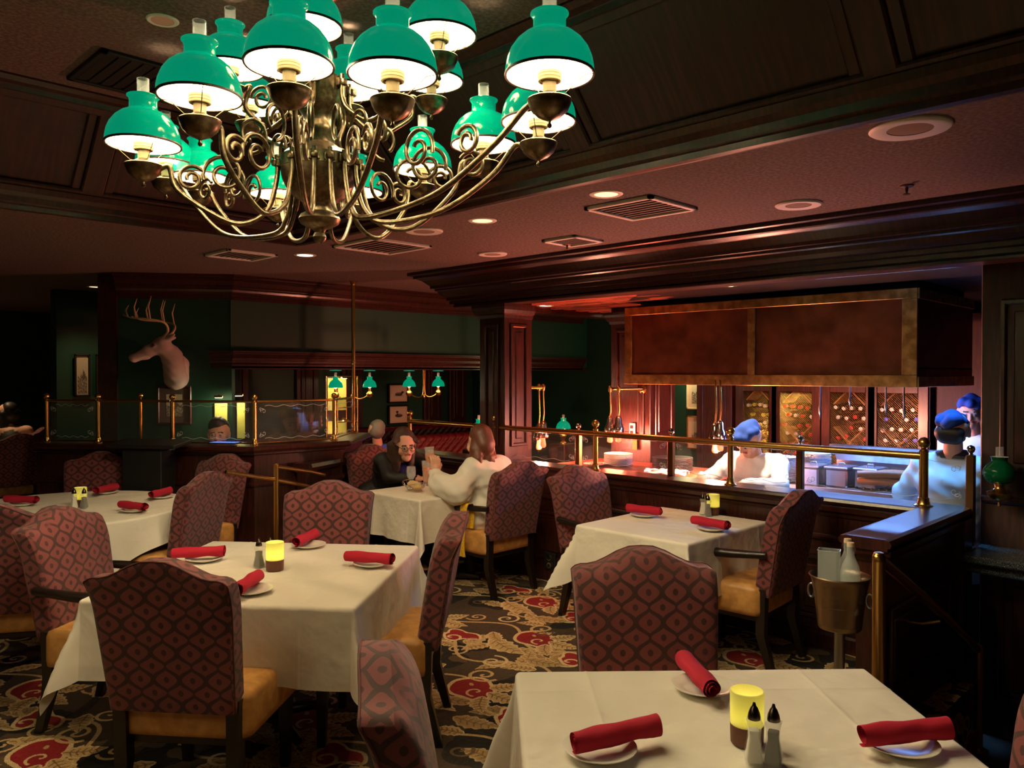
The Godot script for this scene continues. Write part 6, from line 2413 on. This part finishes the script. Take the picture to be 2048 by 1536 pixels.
func twin_lamp(at: Vector3, label: String):
	var t = thing("twin_pendant_lamp", label, "lamp", at, 0, "twin green lamps under the beam")
	var st := tool()
	for k in [-0.012, 0.012]:
		tube(st, curve([V(0, 0, k), V(0, -0.25, k), V(0, -0.31, k * 5), V(0, -0.3, k * 12), V(0, -0.26, k * 17.4)], 6), 0.006, 8)
	lathe(st, [[0.0, -0.33], [0.012, -0.32], [0.016, -0.3], [0.01, -0.28], [0.0, -0.27]], 12)
	obj("arms", st, M.brass, t)
	for s in [-1, 1]:
		st = tool()
		var o := V(0, 0, s * 0.215)
		lathe(st, [[0.0, -0.31], [0.01, -0.305], [0.03, -0.29], [0.04, -0.265], [0.03, -0.245], [0.015, -0.235], [0.014, -0.2]], 16, o)
		var c = obj("lamp_font", st, M.brass, t)
		st = tool()
		lathe(st, [[0.075, -0.19], [0.074, -0.17], [0.062, -0.135], [0.04, -0.112], [0.028, -0.105], [0.028, -0.08], [0.034, -0.074]], 24, o)
		obj("green_lamp_shade", st, M.green_glass, c)
		st = tool()
		lathe(st, [[0.072, -0.19], [0.071, -0.17], [0.059, -0.136], [0.037, -0.114], [0.025, -0.106], [0.025, -0.08]], 24, o)
		obj("shade_lining", st, M.opal, c)
		st = tool()
		lathe(st, [[0.0, -0.2], [0.02, -0.19], [0.022, -0.165], [0.0, -0.14]], 12, o)
		obj("bulb", st, M.bulb, c)
		st = tool()
		lathe(st, [[0.016, -0.12], [0.014, -0.05], [0.013, -0.03]], 12, o)
		obj("glass_chimney", st, M.clear_glass, c)
		st = tool()
		lathe(st, [[0.0, -0.008], [0.06, -0.012], [0.065, -0.006], [0.0, -0.002]], 20, o)
		obj("smoke_bell", st, M.green_glass, c)
		var l := OmniLight3D.new()
		l.name = "pendant_lamp_light"
		l.light_color = Color(1.0, 0.88, 0.62)
		l.light_energy = 0.05
		l.light_size = 0.02
		l.shadow_enabled = true
		l.omni_range = 20
		l.omni_attenuation = 2
		add_child(l, true)
		l.position = at + o + V(0, -0.17, 0)

func table_lamp(at: Vector3, label: String, e: float):
	var t = thing("oil_lamp", label, "lamp", at, 0, "small green oil lamps")
	var st := tool()
	lathe(st, [[0.0, 0.0], [0.05, 0.0], [0.05, 0.01], [0.02, 0.03], [0.03, 0.06], [0.042, 0.085], [0.03, 0.11], [0.016, 0.12]], 18)
	obj("font", st, M.brass, t)
	st = tool()
	lathe(st, [[0.085, 0.17], [0.083, 0.19], [0.07, 0.225], [0.045, 0.25], [0.03, 0.257], [0.03, 0.285], [0.036, 0.29]], 24)
	obj("green_lamp_shade", st, M.green_glass, t)
	st = tool()
	lathe(st, [[0.082, 0.17], [0.08, 0.19], [0.067, 0.224], [0.042, 0.248], [0.027, 0.256], [0.027, 0.285]], 24)
	obj("shade_lining", st, M.opal, t)
	st = tool()
	lathe(st, [[0.0, 0.12], [0.02, 0.15], [0.022, 0.18], [0.0, 0.21]], 12)
	obj("bulb", st, M.bulb, t)
	st = tool()
	lathe(st, [[0.016, 0.24], [0.015, 0.33], [0.0135, 0.33]], 12)
	obj("glass_chimney", st, M.clear_glass, t)
	st = tool()
	bx(st, -0.12, -at.y, -0.12, 0.12, -0.001, 0.12, 0.01)
	obj("pedestal", st, M.mahogany, t)
	var l := OmniLight3D.new()
	l.name = "oil_lamp_light"
	l.light_color = Color(1.0, 0.88, 0.62)
	l.light_energy = e
	l.light_size = 0.02
	l.shadow_enabled = true
	l.omni_range = 20
	l.omni_attenuation = 2
	add_child(l, true)
	l.position = at + V(0, 0.17, 0)

func booth(at: Vector3, w: float, label: String):
	var t = thing("booth_bench", label, "bench", at, PI / 2, "tufted booth benches")
	var st := tool()
	bx(st, -w, 0.0, -0.12, w, 0.4, 0.5, 0.02)
	bx(st, -w, 0.38, -0.1, w, 0.48, 0.52, 0.05)
	obj("seat", st, M.oxblood, t)
	st = tool()
	var nx := int(w * 2 / 0.03)
	var rows := []
	for j in 19:
		var row := []
		for i in nx + 1:
			var x := -w + 2 * w * i / nx
			var y := 0.46 + 0.4 * j / 18.0
			var tuft := absf(sin(x * PI / 0.12 + (y * PI / 0.1))) * absf(sin(x * PI / 0.12 - (y * PI / 0.1)))
			row.append(V(x, y, -0.02 + 0.045 * sqrt(tuft)))
		rows.append(row)
	rows.append([])
	for i in nx + 1:
		rows[19].append(V(-w + 2 * w * i / nx, 0.9, -0.06))
	rows.append([])
	for i in nx + 1:
		rows[20].append(V(-w + 2 * w * i / nx, 0.88, -0.13))
	rows.append([])
	for i in nx + 1:
		rows[21].append(V(-w + 2 * w * i / nx, 0.3, -0.13))
	loft(st, rows, false, false, 1)
	obj("tufted_back", st, M.oxblood, t)

func ice_bucket():
	var at := V(-1.41, 0.0, -3.44)
	var t = thing("ice_bucket", "hammered steel ice bucket on a stand at the end of the counter", "bucket", at)
	var st := tool()
	lathe(st, [[0.0, 0.55], [0.085, 0.55], [0.09, 0.556], [0.097, 0.65], [0.1, 0.652], [0.1, 0.662], [0.098, 0.664], [0.115, 0.75], [0.122, 0.772], [0.128, 0.777], [0.124, 0.781], [0.117, 0.774], [0.11, 0.75], [0.09, 0.56], [0.0, 0.558]], 36)
	obj("bucket", st, M.hammered, t)
	st = tool()
	for s in [-1, 1]:
		var ring := []
		for i in 17:
			var a := TAU * i / 16
			ring.append(V(s * 0.112 + s * 0.014 * (1.0 - cos(a)), 0.69 + 0.03 * sin(a), 0))
		st = tool()
		tube(st, ring, 0.005, 6)
		obj("handle", st, M.steel, t)
	st = tool()
	lathe(st, [[0.12, 0.0], [0.12, 0.01], [0.03, 0.03], [0.022, 0.05], [0.022, 0.53], [0.04, 0.55]], 20)
	obj("stand", st, M.steel, t)
	for q in [[V(0.015, 0, -0.045), "clear swing-top water bottle in the ice bucket, behind the other"], [V(0.055, 0, 0.025), "clear swing-top water bottle in the ice bucket, nearer the handrail"]]:
		var b = thing("water_bottle", q[1], "bottle", at + q[0] + V(0, 0.63, 0), 0, "water bottles in the ice bucket")
		st = tool()
		lathe(st, [[0.0, 0.0], [0.038, 0.0], [0.04, 0.01], [0.04, 0.17], [0.034, 0.205], [0.02, 0.235], [0.0155, 0.25], [0.0155, 0.285]], 20)
		obj("glass", st, M.frosted_clear, b)
		st = tool()
		lathe(st, [[0.0, 0.283], [0.0155, 0.284], [0.016, 0.29], [0.015, 0.302], [0.0, 0.305]], 14)
		obj("stopper", st, M.cork, b)
		st = tool()
		for s in [-1, 1]:
			tube(st, [V(s * 0.017, 0.255, 0), V(s * 0.02, 0.275, 0), V(s * 0.016, 0.297, 0)], 0.0014, 5)
		obj("wire_bail", st, M.steel, b)
	var c = thing("glass_carafe", "square clear glass carafe in the ice bucket", "carafe", at + V(-0.045, 0.63, 0.005), 0.3)
	st = tool()
	var rings := []
	for q in [[0.0, 0.085], [0.01, 0.09], [0.24, 0.09], [0.25, 0.088]]:
		rings.append(rrect(q[1], q[1] * 0.7, 0.016, q[0], 4))
	loft(st, rings, true, false, 1)
	obj("glass", st, M.frosted_clear, c)
	st = tool()
	var rim := rrect(0.09, 0.063, 0.016, 0.251, 4)
	rim.append(rim[0])
	tube(st, rim, 0.003, 6)
	obj("rim", st, M.clear_glass, c)

func glass_vessel(called: String, label: String, at: Vector3, prof: Array, fill: Array, m_fill, category := "glass"):
	var t = thing(called, label, category, at)
	var st := tool()
	lathe(st, prof, 24)
	obj("glass", st, M.clear_glass, t)
	if fill.size():
		st = tool()
		lathe(st, fill, 22)
		obj("drink", st, m_fill, t)
	return t

func womens_table():
	var y := TOP + 0.003
	var pils := [[0.0, 0.0], [0.028, 0.0], [0.028, 0.008], [0.026, 0.02], [0.031, 0.1], [0.038, 0.2], [0.0365, 0.2], [0.0295, 0.1], [0.0245, 0.024], [0.0, 0.022]]
	var t = glass_vessel("beer_glass", "tall glass of amber drink with an orange slice on the women's table", V(-5.06, y, -4.12), pils, [[0.0, 0.023], [0.0243, 0.025], [0.029, 0.1], [0.033, 0.15], [0.0, 0.15]], M.beer)
	var st := tool()
	lathe(st, [[0.0, -0.003], [0.024, -0.003], [0.024, 0.003], [0.0, 0.003]], 18, V(0.0, 0.135, 0.02), Basis(Vector3.RIGHT, PI / 2 - 0.2))
	obj("orange_slice", st, M.orange_slice, t)
	var goblet := [[0.0, 0.0], [0.034, 0.0], [0.034, 0.004], [0.006, 0.012], [0.005, 0.05], [0.02, 0.062], [0.036, 0.09], [0.039, 0.125], [0.034, 0.165], [0.033, 0.165], [0.0375, 0.125], [0.0345, 0.09], [0.018, 0.064], [0.0, 0.06]]
	glass_vessel("water_goblet", "stemmed glass of iced water on the women's table", V(-5.08, y, -3.98), goblet, [[0.0, 0.062], [0.018, 0.066], [0.034, 0.09], [0.0365, 0.12], [0.0, 0.12]], M.water)
	glass_vessel("water_goblet", "half-empty stemmed water glass beside the white blouse", V(-4.86, y, -4.48), goblet, [[0.0, 0.062], [0.018, 0.066], [0.034, 0.09], [0.0, 0.09]], M.water)
	t = glass_vessel("beer_glass", "tulip glass of amber drink held up by the woman in white", V(-4.72, 0.9, -3.89), [[0.0, 0.0], [0.03, 0.0], [0.03, 0.004], [0.006, 0.014], [0.007, 0.05], [0.028, 0.075], [0.039, 0.11], [0.035, 0.16], [0.04, 0.19], [0.0385, 0.19], [0.0335, 0.16], [0.0375, 0.11], [0.0, 0.056]], [[0.0, 0.058], [0.026, 0.077], [0.037, 0.11], [0.0345, 0.14], [0.0, 0.14]], M.beer)
	t.rotation = Vector3(0.0, 0.0, 0.12)
	# wire bread basket
	t = thing("bread_basket", "wire basket of bread on the women's table", "basket", V(-4.88, y, -3.86))
	st = tool()
	for k in 3:
		var r: float = [0.06, 0.085, 0.11][k]
		var ring := []
		for i in 25:
			var a := TAU * i / 24
			ring.append(V(cos(a) * r, 0.006 + 0.03 * k + (0.012 * cos(a * 2.0) if k == 2 else 0.0), sin(a) * r * 0.8))
		tube(st, ring, 0.0028, 5)
	for i in 14:
		var a := TAU * i / 14
		tube(st, [V(cos(a) * 0.055, 0.004, sin(a) * 0.044), V(cos(a) * 0.085, 0.036, sin(a) * 0.068), V(cos(a) * 0.11, 0.066 + 0.012 * cos(a * 2.0), sin(a) * 0.088)], 0.0022, 5)
	obj("wire_frame", st, M.chrome, t)
	var lab := ["round bread roll on top of the wire basket", "bread roll at the side of the wire basket", "bread roll leaning out of the wire basket"]
	for i in 3:
		var o: Vector3 = [V(0, 0.05, 0), V(0.05, 0.046, 0.02), V(-0.05, 0.048, -0.015)][i]
		st = tool()
		lathe(st, [[0.0, -0.03], [0.03, -0.026], [0.045, -0.008], [0.042, 0.012], [0.024, 0.028], [0.0, 0.032]], 14)
		var b = obj("bread_roll", st, M.bread)
		b.position = V(-4.88, y, -3.86) + o
		b.scale = Vector3(1.0, 0.9, 0.85)
		tag(b, lab[i], "bread", "bread rolls in the basket")
	for q in [[V(-4.84, y, -4.08), "white side plate with bread crumbs beside the wire basket", M.bread], [V(-5.0, y, -4.3), "white plate of salad between the two women", M.salad]]:
		t = thing("side_plate", q[1], "plate", q[0])
		put("plate", plate_mesh, M.porcelain, t)
		st = tool()
		for i in 8:
			var a := i * 2.4
			lathe(st, [[0.0, 0.0], [0.012, 0.004], [0.014, 0.01], [0.0, 0.02]], 8, V(cos(a) * 0.011 * sqrt(i), 0.008, sin(a) * 0.011 * sqrt(i)))
		obj("food", st, q[2], t)
	# yellow scarf over the chair arm
	var ends := ["yellow scarf hanging over the chair arm beside the aisle", "yellow scarf end hanging on the counter side of the woman's chair"]
	for s in [[-3.945, -4.38, 0.30, 1.0], [-4.535, -4.30, 0.42, -1.0]]:
		st = tool()
		var rows := []
		for i in 22:
			var u := i / 21.0
			var row := []
			for j in 7:
				var v := j / 6.0 - 0.5
				var yy: float
				var zz: float
				if u < 0.3:
					yy = lerpf(s[2] + 0.2, 0.672, u / 0.3)
					zz = s[0] - 0.036 * s[3]
				elif u < 0.42:
					var a := (u - 0.3) / 0.12 * PI
					yy = 0.674 + 0.022 * sin(a)
					zz = s[0] - 0.036 * s[3] * cos(a)
				else:
					yy = lerpf(0.672, s[2], (u - 0.42) / 0.58)
					zz = s[0] + 0.036 * s[3] + 0.006 * sin(u * 9.0)
				row.append(V(s[1] + v * 0.085 + 0.012 * sin(u * 6.0), yy, zz + 0.006 * sin(v * 14.0)))
			rows.append(row)
		loft(st, rows, false, false, 1)
		var sc = obj("yellow_scarf", st, M.yellow_cloth)
		tag(sc, ends[0 if s[3] > 0 else 1], "scarf", "yellow scarf ends")

func furnish():
	var arm = make_chair(true)
	var side = make_chair(false)
	var G2 := "chairs round the table with the lit candle"
	var G5 := "chairs round the round table"
	chair_at(side, true, Vector2(-2.864, -1.15), Vector2(-0.62, -0.78), "patterned chair with its piped back turned, at the lit-candle table", G2)
	chair_at(side, false, Vector2(-2.835, -2.43), Vector2(-0.72, 0.70), "patterned chair seen edge-on at the aisle side of the lit-candle table", G2)
	chair_at(side, false, Vector2(-4.122, -2.60), Vector2(0.68, 0.74), "patterned chair facing across the lit-candle table, in front of the brass handrail", G2)
	chair_at(arm, true, Vector2(-4.248, -1.227), Vector2(0.80, -0.60), "patterned armchair between the round table and the lit-candle table", G2)
	chair_at(side, false, Vector2(-4.646, -1.02), Vector2(-0.85, -0.52), "patterned chair with dark back at the near side of the round table", G5)
	chair_at(side, false, Vector2(-5.17, -2.30), Vector2(-0.82, 0.57), "patterned chair at the aisle side of the round table, overlapping another chair", G5)
	chair_at(side, false, Vector2(-6.17, -2.90), Vector2(0.25, 0.97), "patterned chair standing behind another chair beside the handrail", G5)
	chair_at(side, false, Vector2(-7.02, -2.27), Vector2(0.87, 0.49), "patterned chair facing across the round table, before the host stand", G5)
	chair_at(side, false, Vector2(-6.0, -4.27), Vector2(1, 0.02), "patterned chair of the woman in the black cardigan", "chairs at the women's table")
	chair_at(arm, false, Vector2(-4.15, -4.24), Vector2(-1, 0.0), "patterned armchair with yellow scarf of the woman in white", "chairs at the women's table")
	chair_at(arm, false, Vector2(-3.58, -4.31), Vector2(1, 0.05), "patterned armchair facing the steps at the counter table", "chairs at the counter table")
	chair_at(arm, false, Vector2(-2.03, -4.28), Vector2(-1, 0.06), "dark-backed patterned armchair beside the ice bucket at the counter table", "chairs at the counter table")
	chair_at(side, false, Vector2(-1.69, -2.40), Vector2(0.722, 0.692), "patterned chair in shade between the counter table and the three-napkin table", "chairs at the three-napkin table")
	chair_at(side, false, Vector2(-1.525, -1.165), Vector2(0.61, -0.79), "patterned chair seen from its edge at the corner of the three-napkin table", "chairs at the three-napkin table")
	chair_at(side, false, Vector2(-0.27, -2.08), Vector2(-0.692, 0.722), "patterned chair on the handrail side of the three-napkin table", "chairs at the three-napkin table")
	chair_at(side, false, Vector2(-10.85, -2.85), Vector2(-0.75, 0.66), "patterned chair of the woman at the far table", "chairs at the far table")
	chair_at(arm, false, Vector2(-9.86, -2.36), Vector2(-0.97, 0.2), "dark chair with tan seat in front of the far table", "chairs at the far table")

	var tabs := [
		["dining_table", V(-0.941, 0, -1.76), deg_to_rad(46.2), 0.53, 0.53, 0.34, "square table with three napkins beside the handrail"],
		["dining_table", V(-3.42, 0, -1.855), deg_to_rad(39.0), 0.56, 0.56, 0.33, "square table with lit candle under the chandelier"],
		["dining_table", V(-2.725, 0, -4.155), 0.0, 0.38, 0.445, 0.34, "table for two against the kitchen counter"],
		["dining_table", V(-4.85, 0, -4.115), 0.0, 0.33, 0.49, 0.33, "table of the two women by the counter"],
		["dining_table", V(-10.72, 0, -2.3), 0.75, 0.4, 0.4, 0.3, "far table of the dark haired woman"],
	]
	for i in tabs.size():
		var q = tabs[i]
		table_under(q[0], "pedestal leg and top of the " + q[6], q[1], q[2], q[3], q[4])
		var c = put("tablecloth", cloth_mesh(q[3], q[4], q[5], 0.7 + i * 1.9), M.cloth)
		c.position = q[1] + V(0, TOP, 0)
		c.rotation.y = q[2]
		tag(c, "white cloth draped over the " + q[6], "tablecloth", "white tablecloths")
	table_under("round_table", "pedestal leg and top of the big round table", V(-6.0, 0, -1.72), 0.4, 0, 0, 0.78)
	var rc = put("tablecloth", round_cloth_mesh(0.78, 0.98, 0.5), M.cloth)
	rc.position = V(-6.0, TOP, -1.72)
	rc.rotation.y = 0.55
	tag(rc, "white cloth hanging in folds round the big round table", "tablecloth", "white tablecloths")

	plate_mesh = make_plate(0.089)
	for i in 3:
		napkin_meshes.append(make_napkin(i + 3))
	var S := [
		[-1.208, -1.414, -1.119, -1.651, -1.19, -1.503, "near the edge-on chair, three-napkin table"], [-1.318, -2.077, -1.14, -1.934, -1.218, -2.012, "pointing at the candle, three-napkin table"], [-0.734, -1.944, -0.607, -2.129, -0.686, -2.038, "on the handrail side, three-napkin table"],
		[-3.86, -1.574, -3.732, -1.776, -3.79, -1.7, "behind the piped chair, lit-candle table"], [-3.034, -1.496, -3.174, -1.656, -3.1, -1.59, "beside the piped chair, lit-candle table"], [-3.66, -2.12, -3.80, -2.32, -3.70, -2.22, "before the facing chair, lit-candle table"], [-3.224, -2.129, -3.0, -2.25, -3.125, -2.215, "at the aisle corner of the lit-candle table"],
		[-3.085, -4.178, -2.84, -4.212, -2.975, -4.205, "farther from the ice bucket, counter table"], [-2.559, -4.108, -2.30, -4.089, -2.43, -4.11, "nearer the ice bucket, counter table"],
		[-6.366, -1.447, -6.157, -1.592, -6.28, -1.53, "on the wall side, round table"], [-6.324, -2.012, -6.479, -2.223, -6.45, -2.13, "by the host stand, round table"], [-5.832, -2.228, -5.97, -2.42, -5.93, -2.34, "half behind a chair, round table"], [-5.56, -1.925, -5.32, -1.998, -5.47, -1.98, "before the shakers, round table"], [-5.274, -1.311, -5.40, -1.51, -5.36, -1.42, "behind the armchair, round table"],
	]
	for i in S.size():
		var q = S[i]
		setting(Vector2(q[0], q[1]), Vector2(q[2], q[3]), Vector2(q[4], q[5]), i, q[6])
	candle(Vector2(-0.965, -1.80), "beside the shakers on the three-napkin table")
	candle(Vector2(-3.38, -1.85), "burning brightly on the lit-candle table", 0.007)
	candle(Vector2(-2.70, -4.58), "against the kitchen counter")
	candle(Vector2(-5.95, -1.80), "on the round table")
	for q in [[-0.905, -1.722, "salt", "on the three-napkin table"], [-0.868, -1.745, "pepper", "on the three-napkin table"], [-3.475, -1.82, "pepper", "on the lit-candle table"], [-3.45, -1.865, "salt", "on the lit-candle table"], [-2.745, -4.53, "salt", "on the counter table"], [-2.69, -4.50, "pepper", "on the counter table"], [-5.88, -1.74, "salt", "on the round table"], [-5.84, -1.79, "pepper", "on the round table"]]:
		shaker(Vector2(q[0], q[1]), q[2], q[3])

func _ready():
	rng.seed = 7
	# ---- camera ----
	var cam := Camera3D.new()
	cam.name = "camera"
	add_child(cam)
	cam.position = Vector3(0, 1.65, 0)
	cam.rotation = Vector3(-atan(21.0 / 1595.0), deg_to_rad(44.7), 0)
	cam.fov = rad_to_deg(2.0 * atan(768.0 / 1595.0))
	cam.near = 0.05
	cam.current = true
	# ---- environment: a closed room at night, black outside ----
	var we := WorldEnvironment.new()
	we.name = "environment"
	var env := Environment.new()
	env.background_mode = Environment.BG_COLOR
	env.background_color = Color.BLACK
	env.ambient_light_source = Environment.AMBIENT_SOURCE_DISABLED
	env.tonemap_mode = Environment.TONE_MAPPER_LINEAR
	env.tonemap_exposure = 1.0
	env.sdfgi_enabled = true
	env.ssao_enabled = true
	env.ssil_enabled = true
	we.environment = env
	add_child(we)
	# ---- the place ----
	make_materials()
	extra_materials()
	build_shell()
	ceiling_fittings()
	lamp_meshes()
	chandeliers()
	furnish()
	build_kitchen()
	left_side()
	deer()
	ice_bucket()
	womens_table()
	people()

func chandeliers():
	var low := [[-1.53, 2.50, -1.698], [-1.839, 2.496, -1.377], [-2.074, 2.536, -1.186], [-2.433, 2.505, -1.084], [-2.951, 2.467, -1.108], [-1.856, 2.506, -2.004], [-2.27, 2.539, -2.137], [-2.729, 2.536, -2.204], [-3.468, 2.499, -1.919], [-3.599, 2.549, -1.602], [-3.624, 2.584, -1.458], [-3.227, 2.517, -2.198]]
	var up := [[-2.94, 2.82, -1.43], [-2.43, 2.83, -1.45], [-2.1, 2.80, -1.77], [-3.24, 2.80, -1.665], [-2.84, 2.83, -1.9], [-2.47, 2.81, -2.04]]
	chandelier(Vector3(-2.624, 0, -1.625), "large antique brass chandelier with scrolled arms and green glass oil-lamp shades", low, up, 0.49)
	# the next chandelier of the row hangs behind the photographer
	var ring := []
	for k in 8:
		ring.append([-2.7 + cos(TAU * k / 8) * 0.75, 2.5, 1.15 + sin(TAU * k / 8) * 0.75])
	chandelier(Vector3(-2.7, 0, 1.15), "second antique brass chandelier with a single ring of green lamps", ring, [], 0.15)

func extra_materials():
	var m: StandardMaterial3D
	mat("shaker_cap", rgb(92, 80, 72), 0.25, 1.0)
	mat("vent_grey", rgb(112, 96, 90), 0.8)
	mat("bronze", rgb(110, 78, 48), 0.35, 1.0)
	mat("pale_frame", rgb(226, 220, 170), 0.5)
	mat("hair_auburn", rgb(104, 58, 40), 0.5)
	mat("hair_grey", rgb(110, 100, 92), 0.6)
	m = mat("hammered", rgb(176, 160, 140), 0.3, 1.0)
	m.heightmap_enabled = true
	m.heightmap_texture = noise_tex(0.07, Color.BLACK, Color.WHITE, 256, FastNoiseLite.TYPE_CELLULAR, 5)
	m.heightmap_scale = 1.0
	m.uv1_triplanar = true
	m.uv1_scale = Vector3(4, 4, 4)
	m = mat("frosted_clear", Color(0.82, 0.86, 0.85, 0.35), 0.3)
	m.transparency = BaseMaterial3D.TRANSPARENCY_ALPHA
